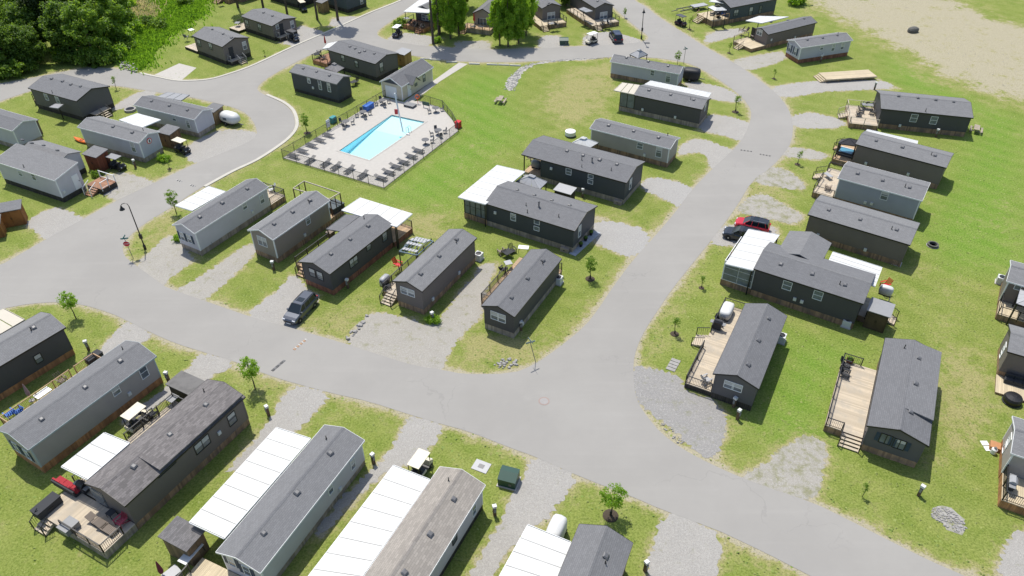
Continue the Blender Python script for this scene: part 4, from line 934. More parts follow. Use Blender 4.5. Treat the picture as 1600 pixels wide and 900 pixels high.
D('F5', 'u-', 'tall brown deck with orange stairs and a covered grill at the top right', a=[-2.4, 2.6], depth=3.9, h=1.1, fl='fresh', sk='brown', rails=(('left', 0, .9),), st=(('out', .7, 1.7, 5),), rmat=TIMB, balu=False)
D('G1', 'u-', 'cream deck with steps and wicker seats in front of the thin-awning home', a=[-1.6, 3.0], depth=3.6, h=.65, fl='fresh', sk='brown', rails=(('right', 0, 1),), st=(('out', .55, 1.3, 4),), balu=False, rmat=plain('wicker', (0.18, 0.15, 0.13), .8))
D('G4', 'u-', 'square deck with white-capped railings and a dining set on the right', (1333, 193), (1331, 165), .75, depth=4.0, fl='pale', sk='brown', rails=(('out', .0, .35), ('out', .75, 1), ('left', 0, 1), ('right', 0, 1)), rmat=plain('rail_tan', (0.45, 0.40, 0.32), .7), st=(('out', .55, 1.5, 4),), balu=False)
D('G5', 'u-', 'tan deck with a blue hot tub and a black canopy on the right', (1305, 249), (1314, 222), .75, fl='tan', sk='brown', rails=(('out', .0, .6), ('left', 0, 1)), st=(('out', .85, 1.2, 3),), balu=False)
D('G6', 'u-', 'pale deck with black railings and a landing stair before the blue-grey home', (1270, 300), (1295, 262), .75, fl='pale', sk='brown', rails=(('out', 0, .55), ('left', 0, 1), ('right', 0, 1), ('out', .88, 1)), st=(('out', .72, 1.4, 4),), balu=False)
D('G8', 'u-', 'sunroom floor beneath the larger white awning by the red car', a=[-2.6, 3.2], depth=3.4, h=.75, fl='tan', sk='brown', rails=())
D('G8', 'u+', 'small landing with stairs, red chair and a dark shed at the black home', a=[-1.0, 2.4], depth=2.3, h=.75, fl='pale', sk='brown', rails=(('out', .02, .3), ('right', .3, 1)), st=(('out', .5, 1.3, 4),), balu=False)
D('G9', 'v+', 'long pale deck with black railings and a side stair near the road fork', (1069, 598), (1133, 476), .6, fl='pale', sk='dark', rails=(('out', 0, .42), ('out', .62, 1), ('left', 0, 1), ('right', 0, 1)), st=(('out', .52, 1.7, 4),))
D('G10', 'v+', 'broad pale deck with black railings on the left of the step-roofed home', (1288, 664), (1318, 563), .75, fl='pale', sk='brown', rails=(('out', 0, 1), ('right', .45, 1), ('left', .55, 1)), st=(('left', .27, 1.7, 4),))
D('H1', 'v-', 'pale tan deck with black railing at the right edge', a=[-5.2, 2], depth=2.6, h=.7, fl='fresh', sk='brown', rails=(('out', 0, 1), ('right', 0, 1)), balu=False)
D('H2', 'v-', 'low cream terrace boards with dark seating at the right edge', a=[-5.3, 2], depth=2.6, h=.25, fl='fresh', sk='brown', rails=(), balu=False)
D('H3', 'v-', 'orange-edged deck with a grey grill at the lower right edge', a=[-5.2, 2], depth=3.1, h=.85, fl='fresh', sk='orange', rails=(('out', 0, 1), ('right', 0, 1)))
# porch steps at the two wide homes
for key, lab in (('E1', 'grey porch steps on the gable side of the home by the pad'), ('E2', 'grey porch steps behind the golf cart at the top-left home')):
    D(key, 'u+', lab, a=[-2.3, .4], depth=1.1, h=.7, fl='pale', sk='dark', rails=(('right', 0, 1),), st=(('out', .3, 1.2, 3),), balu=False, rmat=plain('grey_rail', (0.25, 0.25, 0.25), .6))
# free-standing deck on the empty lot
fp = [G(1279.5, 114, .6), G(1291, 124, .6), G(1372.5, 120, .6), G(1355, 108, .6)]
a0 = (fp[0] + fp[1]) / 2; a1 = (fp[2] + fp[3]) / 2; yw = math.atan2((a1 - a0).y, (a1 - a0).x); ln = (a1 - a0).length; wd = 2.9; mid = (a0 + a1) / 2
rt = thing('deck', 'empty free-standing new timber deck with end steps on the vacant lot', 'deck', (mid.x, mid.y, 0), yw, 'timber decks beside the homes')
m = MB(); nb = int(wd / .145)
for i in range(nb): m.box(-ln / 2, ln / 2, -wd / 2 + i * .145 + .006, -wd / 2 + (i + 1) * .145 - .006, .56, .6)
stuff(m.build('deck_boards', DECKM['fresh'], rt))
for y in (-wd / 2 + .05, wd / 2 - .05): MB().box(-ln / 2, ln / 2, y - .025, y + .025, .36, .555).build('joist', DECKM['fresh'], rt)
for i in range(5):
    for y in (-wd / 2 + .3, wd / 2 - .3): MB().box(-ln / 2 + .3 + i * (ln - .6) / 4 - .07, -ln / 2 + .3 + i * (ln - .6) / 4 + .07, y - .07, y + .07, 0, .355).build('post', DECKM['tan'], rt)
stairs(rt, (-ln / 2, 0), (-1, 0), wd * .9, .6, 3, DECKM['fresh'])
# ------------------------------------------------------------------ awnings and flat roofs
def awning(label, quad, z, n=4, posts=(), mat=None, name='awning', cat='awning', group='flat awning roofs', th=.10, pz0=0.0, beam=True, zq=None):
    mat = mat or M_ALU; zs = zq or [z] * 4
    P = [G(x, y, zz) for (x, y), zz in zip(quad, zs)]; c = sum(P, Vector()) / 4; c.z = 0
    if ((P[1] - P[0]).cross(P[2] - P[1])).z < 0: P = [P[1], P[0], P[3], P[2]]
    root = thing(name, label, cat, c, 0, group); P = [p - c for p in P]
    for i in range(n):
        t0, t1 = i / n, (i + 1) / n
        q0, q1, q2, q3 = P[0].lerp(P[3], t0), P[1].lerp(P[2], t0), P[1].lerp(P[2], t1), P[0].lerp(P[3], t1)
        dn = Vector((0, 0, -th)); g = (q3 - q0).normalized() * .048
        tops = [q0 + g, q1 + g, q2 - g, q3 - g]; m = MB()
        m.add([*tops, *[p + dn for p in tops]], [(0, 1, 2, 3), (7, 6, 5, 4), (0, 4, 5, 1), (1, 5, 6, 2), (2, 6, 7, 3), (3, 7, 4, 0)])
        if i and mat is M_ALU: MB().bar(q0 + Vector((0, 0, -.018)), q1 + Vector((0, 0, -.018)), .095, .03).build('seam_strip', M_SEAM, root)
        m.build('awning_panel' if name == 'awning' else 'roof_panel', mat, root)
    if beam:
        for a_, b_2 in ((0, 1), (2, 3), (0, 3), (1, 2)):
            o = (P[a_] + P[b_2]) / 2; o.z = 0; o = o.normalized() * .03 if o.length else o
            MB().bar(P[a_] + o + Vector((0, 0, -th * .55)), P[b_2] + o + Vector((0, 0, -th * .55)), .04, th * 1.25).build('edge_trim', M_WHITE if mat is M_ALU else mat, root)
    for i, j, t in posts:
        p = P[i].lerp(P[j], t); p = p * .965
        MB().box(p.x - .06, p.x + .06, p.y - .06, p.y + .06, pz0, p.z - th).build('post', M_BLACK, root)
    return root
AW = awning
M_BEIGE = plain('beige_roof_sheet', (0.50, 0.46, 0.38), .6, 0, .06, 1.0)
M_SLATE = plain('grey_metal_roof', (0.25, 0.255, 0.265), .5, .2, .1)
AW('flat beige carport roof beside the dark home at the far left edge', [(38, 499), (6, 482), (-75, 520), (-40, 545)], 2.9, 4, [(0, 1, .1), (0, 1, .9)], M_BEIGE)
AW('short white awning over the side deck at the lower left', [(96, 729), (163, 676), (202, 692), (136, 749)][1:] + [(96, 729)], 3.35, 3, [(3, 0, .02), (3, 0, .98)], pz0=.7)
AW('long ribbed white awning, left of the two longest in the foreground', [(432, 668), (485, 685), (350, 841), (296, 816)], 2.95, 8, [(0, 3, .02), (0, 3, .35), (0, 3, .68), (0, 3, .98)])
AW('long ribbed white awning beside the weathered brown roof', [(615, 727), (671, 749), (548, 925), (470, 916)], 2.95, 8, [(0, 3, .02), (0, 3, .35), (0, 3, .68)])
AW('white ribbed awning cut by the bottom edge beside a plain slate roof', [(825, 820), (892, 847), (842, 975), (752, 952)], 3.2, 6, [(0, 3, .02), (0, 3, .4)])
AW('white awning on the far side of the lamp-side light grey home', [(326, 291), (352, 299), (300, 329), (274, 321)], 3.1, 4, [(0, 3, .02), (0, 3, .98)])
AW('white square canopy behind the home by the blue-grey car', [(534, 328), (562.5, 309), (644, 334), (620, 354)], 3.2, 5, [(3, 2, .98), (1, 2, .98), (1, 2, .5), (0, 1, .02)], pz0=.0)
AW('large white canopy over the glazed sunroom in the centre', [(777, 258), (820, 268), (758, 319), (716, 308)], 3.35, 6, [(3, 2, .02), (0, 1, .05)])
AW('narrow white awning along the far side of the beige-sunroom home', [(1017, 126), (1111, 145), (1105, 154), (1007, 132)], 3.1, 5, [(0, 1, .02), (0, 1, .5), (0, 1, .98)][:3])
AW('flat beige roof on the small glazed sunroom', [(959, 141), (972, 129), (1000, 133), (992, 147.5)], 3.2, 3, [], M_BEIGE, pz0=.7)
AW('larger white awning beside the red and black cars', [(1170, 358), (1217.5, 367), (1176, 422), (1134, 412)], 3.45, 5, [(3, 2, .02), (0, 3, .02)])
AW('white awning at the rear right of the black cross-gabled home', [(1302, 393.5), (1378, 417.6), (1367, 447), (1289.5, 419)], 3.6, 5, [(1, 2, .02), (0, 1, .5)])
AW('white awning between the emblem home and the teardrop trailer home', [(186, 187), (214, 177), (251, 187), (222, 199)], 3.0, 4, [(0, 3, .02), (1, 2, .02)])
AW('white canopy corner at the left edge above the lawn', [(-30, 180), (0, 172.5), (24, 180), (-5, 192)], 3.1, 4, [(1, 2, .98)])
AW('white strip awning behind the black-canopied deck home', [(1355.5, 202), (1434, 220), (1432, 229), (1350, 210)], 3.3, 5, [(0, 1, .02), (0, 1, .98)])
AW('thin white awning along the grey-brown home at the upper right', [(1165.6, 32), (1186, 25), (1232, 26), (1190, 36)], 2.9, 4, [(0, 3, .02)])
AW('white awning above the red-boarded deck at the top centre', [(631, 18), (671, 20), (690, -2), (655, 0)], 3.4, 4, [(0, 1, .02), (0, 1, .5), (0, 1, .98)])
AW('white awning edge on the teal-grey home at the top right', [(1108, 2), (1140, 6), (1165, -6), (1130, -9)], 3.3, 3, [])
AW('small white awning at the end of the charcoal-brown home behind the pool house', [(504, 76), (512, 68), (531, 64), (519, 74)], 3.2, 2, [(0, 1, .02)])
AW('low dark shingled side roof between the grey-car home and its neighbour', [(510, 357.5), (540, 335), (563, 337), (532, 361)], 3.1, 1, [(0, 1, .02), (0, 1, .98)], ROOFM['dark'], 'side_roof', 'porch roof')
AW('small grey canopy over the side deck of the top-centre pair', [(904, 14), (912, 11), (926, 17), (916, 19)], 3.0, 2, [(0, 1, .02)], M_SLATE, 'canopy', 'canopy')
AW('black canopy over carts beside the charcoal home at the upper left', [(132, 133), (148, 128), (156, 146), (141, 150)], 2.6, 2, [(1, 2, .02), (1, 2, .98)], plain('black_canvas', (.02, .02, .022), .8), 'canopy', 'canopy')
AW('grey metal gazebo roof behind the teardrop trailer home', [(247, 150), (262, 144), (296, 148), (283, 157)], 2.6, 3, [(0, 1, .02), (1, 2, .98), (2, 3, .02)], M_SLATE, 'gazebo', 'gazebo')
AW('small grey porch roof on the charcoal home beside the wood', [(77, 167), (86, 162), (99, 163), (91, 169)], 2.5, 1, [(0, 3, .3)], M_SLATE, 'porch_roof', 'porch roof')
# glazed sunroom walls (window grids)
def glazed(key, label, segs, z0, z1, n, matf, name='sunroom'):
    root = thing(name, label, 'sunroom', (HP[key][0], HP[key][1], 0), HP[key][2])
    for p, q_, k in segs:
        p = Vector(p); q_ = Vector(q_); d = (q_ - p) / k
        for i in range(k):
            a_ = p + d * i; b_2 = p + d * (i + 1); an = math.atan2(d.y, d.x); c = (a_ + b_2) / 2; w = d.length; h = z1 - z0
            f = MB()
            for s in (-1, 1): f.box(s * w / 2 - .04, s * w / 2 + .04, -.04, .04, -h / 2, h / 2)
            for j in range(n + 1): f.box(-w / 2 + .041, w / 2 - .041, -.035, .035, -h / 2 + h * j / n - (.06 if j == n else 0), -h / 2 + h * j / n + (.06 if j == 0 else .03) - (0.03 if j == n else 0))
            fo = f.build('window', matf, root); fo.location = (c.x, c.y, (z0 + z1) / 2); fo.rotation_euler = (0, 0, an)
            MB().box(-w / 2 + .05, w / 2 - .05, -.01, .01, -h / 2 + .06, h / 2 - .06).build('pane', GLASS, fo)
    return root
L_, W_2 = HP['B6'][3:5]
glazed('B6', 'black-framed glazed sunroom walls below the large white canopy', [((-L_ / 2 - 3.25, -W_2 / 2 + .08), (-L_ / 2 - .1, -W_2 / 2 + .08), 4), ((-L_ / 2 - 3.3, W_2 / 2), (-L_ / 2 - 3.3, -W_2 / 2 + .1), 5)], .78, 3.1, 2, M_BLACK)
L_, W_2 = HP['G8'][3:5]
glazed('G8', 'white-framed glazed sunroom walls below the awning by the red car', [((-L_ / 2 - 3.3, -W_2 / 2 + .08), (-L_ / 2 - .1, -W_2 / 2 + .08), 2), ((-L_ / 2 - 3.35, W_2 / 2), (-L_ / 2 - 3.35, -W_2 / 2 + .1), 3)], .78, 3.3, 3, M_WHITE)
L_, W_2 = HP['B9'][3:5]
glazed('B9', 'dark-framed sunroom walls with pale blinds under the beige roof', [((-L_ / 2 - 2.45, -W_2 / 2 + .08), (-L_ / 2 - .1, -W_2 / 2 + .08), 2), ((-L_ / 2 - 2.45, W_2 / 2), (-L_ / 2 - 2.45, -W_2 / 2 + .1), 3)], .74, 3.0, 1, M_BLACK)
# ------------------------------------------------------------------ gazebos, pergolas
def gazebo(label, quad, z, rise, mat, hub=True, posts=True, name='gazebo', flat=.18):
    P = [G(x, y, z) for x, y in quad]; c = sum(P, Vector()) / 4; c.z = 0
    if ((P[1] - P[0]).cross(P[2] - P[1])).z < 0: P.reverse()
    root = thing(name, label, 'gazebo', c, 0, 'gazebos and canopies'); P = [p - c for p in P]
    T = [Vector((p.x * flat, p.y * flat, z + rise)) for p in P]
    for i in range(4):
        j = (i + 1) % 4; dn = Vector((0, 0, -.06)); n_ = 3
        for k in range(n_):      # sheet panels of each roof slope
            a, b2 = P[i].lerp(P[j], (k + .015) / n_), P[i].lerp(P[j], (k + .985) / n_); d, c2 = T[i].lerp(T[j], (k + .015) / n_), T[i].lerp(T[j], (k + .985) / n_)
            MB().add([a, b2, c2, d, a + dn, b2 + dn, c2 + dn, d + dn], [(0, 1, 2, 3), (7, 6, 5, 4), (0, 4, 5, 1), (1, 5, 6, 2), (2, 6, 7, 3), (3, 7, 4, 0)]).build('roof_panel', mat, root)
        MB().bar(P[i] + Vector((0, 0, -.07)), P[j] + Vector((0, 0, -.07)), .08, .10).build('eave_beam', M_BLACK, root)
        MB().bar(P[i] + Vector((0, 0, .01)), T[i] + Vector((0, 0, .01)), .06, .05).build('hip_cap', mat, root)
        if posts:
            q_ = P[i] * .93; MB().box(q_.x - .06, q_.x + .06, q_.y - .06, q_.y + .06, 0, z - .1).build('post', M_BLACK, root)
    if hub:
        m = MB(); S = [t * 1.5 for t in T]
        for q_ in S: q_.z = z + rise + .10
        U = [Vector((0, 0, z + rise + .10 + .18)) + Vector((q_.x * .2, q_.y * .2, 0)) for q_ in S]
        m.add([*S, *U], [(0, 1, 5, 4), (1, 2, 6, 5), (2, 3, 7, 6), (3, 0, 4, 7), (4, 5, 6, 7), (3, 2, 1, 0)]); m.build('roof_cupola', mat, root)
    return root
M_LGROOF = plain('light_grey_roof', (0.34, 0.345, 0.355), .55, .1, .1)
gazebo('grey gazebo with a vented top tucked beside the white central canopy', [(820, 273), (855, 284), (843, 296), (806, 283)], 2.7, .75, M_LGROOF)
gazebo('pale glass-topped gazebo between the two upper central homes', [(903, 217), (935, 223), (918, 233), (888, 226)], 2.6, .8, plain('translucent_sheet', (0.62, 0.62, 0.60), .3, 0, .15))
gazebo('black fabric canopy on the tan deck with the blue hot tub', [(1314, 218), (1341, 219), (1338, 228), (1310, 224)], 2.8, .6, plain('black_canopy', (.035, .035, .042), .8), hub=False, flat=.03)
gazebo('grey gazebo behind the pale blue-grey home at the upper road bend', [(984, 85), (1000, 83), (1012, 85), (997, 91)], 2.6, .8, M_LGROOF)
gazebo('grey hip gazebo behind the small navy home by the pool house', [(507, 107), (523, 101), (538, 106), (526, 113)], 2.6, .7, plain('warm_grey_roof', (0.22, 0.21, 0.21), .7))
gazebo('pale translucent canopy on the tall brown deck at the top right', [(1106, 11), (1124, 8), (1136, 16), (1117, 17)], 3.4, .4, plain('translucent_sheet', (0.62, 0.62, 0.60), .3), hub=False, flat=.5)
gazebo('grey canopy roof cut by the right edge above the tan deck', [(1594, 452), (1640, 466), (1634, 490), (1588, 474)], 2.9, .6, M_LGROOF, hub=False, flat=.1)
def frame4(label, quad, z, mat_p, mat_b, arched=0, name='pergola'):
    P = [G(x, y, z) for x, y in quad]; c = sum(P, Vector()) / 4; c.z = 0
    root = thing(name, label, 'pergola', c, 0); P = [p - c for p in P]
    for i in range(4):
        q_ = P[i]; MB().box(q_.x - .06, q_.x + .06, q_.y - .06, q_.y + .06, 0, z - .06).build('post', mat_p, root)
        MB().bar(P[i], P[(i + 1) % 4], .10, .12).build('beam', mat_b, root)
    for e in (0, 2):
        q_ = (P[e] + P[(e + 1) % 4]) / 2
        if not arched: MB().box(q_.x - .05, q_.x + .05, q_.y - .05, q_.y + .05, 0, z - .061).build('post', mat_p, root)
    if arched:
        for k in range(arched):
            t = (k + .5) / arched; a = P[0].lerp(P[3], t); b2 = P[1].lerp(P[2], t)
            MB().tube([a.lerp(b2, s / 8) + Vector((0, 0, .55 * math.sin(math.pi * s / 8))) for s in range(9)], .035, 5).build('arched_bar', mat_b, root)
        for k in range(4):
            t = (k + .5) / 4; h_ = .55 * math.sin(math.pi * t) + .03
            for j in range(arched - 1):
                a = P[0].lerp(P[1], t).lerp(P[3].lerp(P[2], t), (j + .6) / arched) + Vector((0, 0, h_)); b2 = P[0].lerp(P[1], t).lerp(P[3].lerp(P[2], t), (j + 1.4) / arched) + Vector((0, 0, h_))
                d = (P[1] - P[0]).normalized() * .22
                MB().add([a - d, b2 - d, b2 + d, a + d, a - d + Vector((0, 0, .03)), b2 - d + Vector((0, 0, .03)), b2 + d + Vector((0, 0, .03)), a + d + Vector((0, 0, .03))], [(3, 2, 1, 0), (4, 5, 6, 7), (0, 1, 5, 4), (1, 2, 6, 5), (2, 3, 7, 6), (3, 0, 4, 7)]).build('shade_panel', M_LGROOF, root)
    return root
frame4('open timber pergola frame without a roof behind the small taupe home', [(458, 294.5), (475, 283), (531, 301.5), (515, 311)], 3.0, plain('brown_post', (.10, .055, .03), .8), plain('pale_beam', (.42, .38, .30), .8))
frame4('pergola with arched steel-blue bars and grey shade panels on the red-chair deck', [(624, 393), (650, 371), (677, 377), (652, 399)], 3.2, M_BLACK, plain('steel_blue', (.10, .16, .20), .5), 6)
# ------------------------------------------------------------------ sheds
def shed(label, px, py, yaw, w, d, h, wallk, roofm=None, slope=.25, name='shed', z0=0.0, doors=True):
    c = G(px, py) if not isinstance(px, tuple) else Vector((*px, 0)); root = thing(name, label, 'shed', c, yaw, 'garden sheds')
    m = MB(); n = int(w / .15); nd = int(d / .15)
    for i in range(n):
        a, b2 = -w / 2 + w * i / n + .004, -w / 2 + w * (i + 1) / n - .004
        m.box(a, b2, -d / 2, -d / 2 + .03, 0, h - .02); m.box(a, b2, d / 2 - .03, d / 2, 0, h + slope - .02)
    for i in range(nd):
        a, b2 = -d / 2 + d * i / nd + .004, -d / 2 + d * (i + 1) / nd - .004; zz = h + slope * (i + .3) / nd - .03
        m.box(-w / 2, -w / 2 + .03, max(a, -d / 2 + .031), min(b2, d / 2 - .031), 0, zz); m.box(w / 2 - .03, w / 2, max(a, -d / 2 + .031), min(b2, d / 2 - .031), 0, zz)
    stuff(m.build('wall_boards', wallk, root))
    MB().extr([(-d / 2 - .15, h), (d / 2 + .15, h + slope), (d / 2 + .15, h + slope + .08), (-d / 2 - .15, h + .08)], -w / 2 - .15, w / 2 + .15).build('roof', roofm or ROOFM['grey'], root)
    if doors:
        for s in (-1, 1):
            dr = MB().box(s * w * .2 - w * .19, s * w * .2 + w * .19, -d / 2 - .04, -d / 2 - .005, .08, h - .15).build('door', wallk, root)
            MB().box(s * .06 - .02, s * .06 + .02, -d / 2 - .08, -d / 2 - .04, h * .45, h * .58).build('handle', M_BLACK, dr)
    return root
WD_O = wood('orange_shed_boards', (0.32, 0.13, 0.035), .2); WD_R = wood('red_shed_boards', (0.20, 0.06, 0.028), .2); WD_T = wood('tan_shed_boards', (0.30, 0.20, 0.10), .25); WD_D = wood('dark_shed_boards', (0.055, 0.045, 0.038), .3)
shed('orange-brown shed with a grey roof at the left edge beside a gravel pad', 25, 348, R(22), 2.6, 1.7, 2.2, WD_O)
shed('smaller orange-brown shed cut by the left edge', -6, 368, R(22), 2.2, 1.6, 1.9, WD_O)
shed('red-brown shed beside the black golf cart at the left', 158, 262, R(-25), 2.4, 1.9, 2.3, WD_R)
shed('brown wooden shed at the end of the emblem home', 270, 226, R(-25), 2.2, 1.9, 2.2, wood('mid_shed_boards', (0.17, 0.10, 0.05), .3))
shed('tan wooden shed between the grey home and the white teardrop trailer', 339, 190, R(-25), 1.8, 2.0, 2.1, WD_T)
shed('yellow-brown shed at the corner behind the pool house', 632, 101, R(-35), 2.0, 1.8, 2.2, wood('yellow_shed_boards', (0.36, 0.22, 0.08), .2), M_SLATE)
shed('dark shed with a grey roof at the right end of the black cross-gabled home', 1366, 508, R(-32), 2.0, 1.8, 2.2, wood('olive_shed_boards', (0.10, 0.07, 0.035), .3), M_SLATE)
SHQ = G(284, 834, 2.35)
shed('weathered shed with grey shingles in front of the long ribbed awning', (SHQ.x, SHQ.y), 0, R(65), 1.7, 2.4, 2.2, wood('weathered_shed_boards', (.22, .15, .09), .3), shingle('worn_shingle', (.13, .125, .125), .5))
shed('low grey storage shed with a plank roof behind the brown home in the foreground', 299, 618, R(63), 1.7, 3.0, 1.5, WD_D, wood('grey_planks', (.15, .145, .14), .2), .1, doors=False)
shed('small tan hut by the shaded home at the top edge', 506, 18, R(-38), 1.7, 1.7, 2.0, WD_T)
shed('low grey-roofed storage box between the two wide black homes', 882, 313, R(-30), 2.2, 1.5, 1.6, WD_D, M_LGROOF, .1, doors=False)
shed('brown lean-to shed behind the pale blue-grey home at the left edge', 46, 210, R(-26), 3.2, 2.2, 1.9, plain('brown_panel', (.17, .13, .10), .8), plain('brown_felt', (.14, .115, .10), .9))
# ------------------------------------------------------------------ vehicles
def wheels(root, xs, yw, r, w=.24):
    tm = cached(('tyre', r, w), lambda: MB().lathe([(r * .62, -w / 2), (r * .95, -w / 2), (r, -w / 2 + .04), (r, w / 2 - .04), (r * .95, w / 2), (r * .62, w / 2)], 16).mesh('tyre', M_TYRE))
    rmesh = cached(('rim', r, w), lambda: MB().lathe([(r * .1, -w / 2 - .01), (r * .6, -w / 2 + .02), (r * .64, -w / 2 + .03), (r * .64, w / 2 - .03), (r * .6, w / 2 - .02), (r * .1, w / 2 + .01)], 10).mesh('rim', M_RIM))
    for x in xs:
        for s in (-1, 1):
            wv_ = link('wheel', tm, root); wv_.location = (x, s * yw, r); wv_.rotation_euler = (R(90), 0, 0); link('rim', rmesh, wv_)
def suv(label, px, py, head, paint, Lc=4.65, Wc=1.84, Hc=1.66, roofm=None, group='parked cars', sc_=.95):
    root = thing('parked_car', label, 'car', G(px, py), head, group); root.scale = (sc_,) * 3
    st = [(-.5, .80, .34, .86), (-.485, .93, .30, .98), (-.40, .98, .26, 1.02), (-.2, 1.0, .24, 1.02), (.0, 1.0, .24, 1.02), (.17, 1.0, .24, 1.02), (.26, .99, .24, 1.00), (.40, .97, .26, .92), (.47, .90, .30, .80), (.5, .72, .36, .66)]
    m = MB(); n = 8
    for t, wf, zb, zt in st:
        w = Wc / 2 * wf; x = t * Lc
        half = [(w * .86, zb), (w, zb + .18), (w, zt - .14), (w * .90, zt)]
        for y, z in half + [(-y, z) for y, z in reversed(half)]: m.v.append((x, y, z))
    for i in range(len(st) - 1):
        for k in range(n):
            k2 = (k + 1) % n; m.f.append((i * n + k, (i + 1) * n + k, (i + 1) * n + k2, i * n + k2))
    m.f.append(tuple(reversed(range(n)))[::-1]); m.f.append(tuple((len(st) - 1) * n + k for k in range(n))[::-1])
    body = m.build('body', paint, root)
    # glasshouse: belt outline to roof outline
    b = [(-.475, .80), (-.40, .88), (.02, .89), (.27, .84)]; tp = [(-.43, .66), (-.36, .72), (-.02, .73), (.09, .69)]
    zb, zt = 1.0, Hc - .06
    gm = MB(); lo = [(x * Lc, y * Wc / 2, zb) for x, y in b] + [(x * Lc, -y * Wc / 2, zb) for x, y in reversed(b)]; hi = [(x * Lc, y * Wc / 2, zt) for x, y in tp] + [(x * Lc, -y * Wc / 2, zt) for x, y in reversed(tp)]
    gm.add(lo + hi, [(i, i + 8, (i + 1) % 8 + 8, (i + 1) % 8) for i in range(8)]); gm.build('glasshouse', MATS['carglass'], root)
    rr = [(x * Lc, y * Wc / 2) for x, y in tp]; ol = rr + [(x, -y) for x, y in reversed(rr)]
    rm_ = MB(); rm_.add([(x * 1.01, y * 1.02, zt - .01) for x, y in ol] + [(x * .95, y * .86, Hc) for x, y in ol], [(i, i + 8, (i + 1) % 8 + 8, (i + 1) % 8) for i in range(8)] + [tuple(range(8, 16))[::-1]])
    roof = rm_.build('roof', roofm or paint, root)
    MB().box(-.15 * Lc, .0, -.42, .42, Hc - .02, Hc + .006).build('sunroof', MATS['carglass'], roof)
    for s in (-1, 1): MB().bar((-.36 * Lc, s * .64 * Wc / 2, Hc + .03), (-.01 * Lc, s * .64 * Wc / 2, Hc + .03), .04, .05).build('roof_rail', M_BLACK if roofm is None else M_RIM, roof)
    for bx, tx in ((-.40, -.36), (-.17, -.17), (.02, -.0), (.27, .09)):     # pillars
        for s in (-1, 1):
            yb = {-.40: .885, -.17: .893, .02: .893, .27: .845}[bx]; yt = {-.36: .725, -.17: .735, -.0: .735, .09: .695}[tx]
            MB().bar((bx * Lc, s * yb * Wc / 2, zb - .02), (tx * Lc, s * yt * Wc / 2, zt + .01), .07, .05).build('pillar', paint, root)
    for s in (-1, 1):
        MB().box(.455 * Lc, .492 * Lc, s * .62 - .17, s * .62 + .17, .66, .79).build('headlight', MATS['lampglass'], root)
        MB().box(-.503 * Lc, -.475 * Lc, s * .66 - .14, s * .66 + .14, .78, .98).build('tail_light', M_RED, root)
        MB().box(.19 * Lc, .23 * Lc, s * Wc * .5 - .02 * s - .10, s * Wc * .5 + .10, 1.0, 1.13).build('mirror', paint, root)
        for x in (-.295, .315): MB().lathe([(.02, 0), (.43, 0), (.43, .06), (.02, .06)], 14).build('wheel_arch', M_BLACK, root).matrix_local = Matrix.Translation((x * Lc, s * (Wc / 2 - .045) - .03, .40)) @ Matrix.Rotation(R(-90), 4, 'X')
    MB().box(.482 * Lc, .503 * Lc, -.42, .42, .42, .62).build('grille', M_BLACK, root)
    MB().box(.49 * Lc, .51 * Lc, -.26, .26, .30, .41).build('number_plate', M_WHITE, root)
    wheels(root, (-.295 * Lc, .315 * Lc), Wc / 2 - .10, .35)
    return root
m, nt, b = nmat('car_glass'); b.inputs['Base Color'].default_value = (.015, .022, .028, 1); b.inputs['Roughness'].default_value = .05; MATS['carglass'] = m
m, nt, b = nmat('lamp_glass'); b.inputs['Base Color'].default_value = (.6, .62, .65, 1); b.inputs['Roughness'].default_value = .1; MATS['lampglass'] = m
def paint(name, col, metal=.3):
    m, nt, b = nmat(name); b.inputs['Base Color'].default_value = (*col, 1); b.inputs['Roughness'].default_value = .28; b.inputs['Metallic'].default_value = metal
    b.inputs['Coat Weight'].default_value = .6; b.inputs['Coat Roughness'].default_value = .05; return m
P_SIL = paint('silver_paint', (.085, .095, .115), .5); P_RED = paint('red_paint', (.50, .008, .02), .1); P_BLK = paint('dark_grey_paint', (.025, .028, .034), .4); P_NAVY = paint('dark_blue_paint', (.02, .022, .045), .4)
def headto(a, b): p, q_ = G(*a), G(*b); return math.atan2((q_ - p).y, (q_ - p).x)
suv('blue-grey crossover car parked on gravel in front of the black gabled home', 471, 489, headto((491, 462), (450, 505)), P_SIL)
suv('red car with a black roof beside the white awning', 1174, 358, headto((1195, 363), (1150, 353)), P_RED, 4.3, 1.8, 1.6, P_BLK)
suv('dark grey car nosing out from under the white awning', 1158, 374, headto((1180, 380), (1136, 369)), P_BLK)
suv('dark blue people carrier beside the right home of the top-centre pair', 962, 62, headto((965, 66), (954, 48)), P_NAVY, 4.9, 1.95, 1.75)
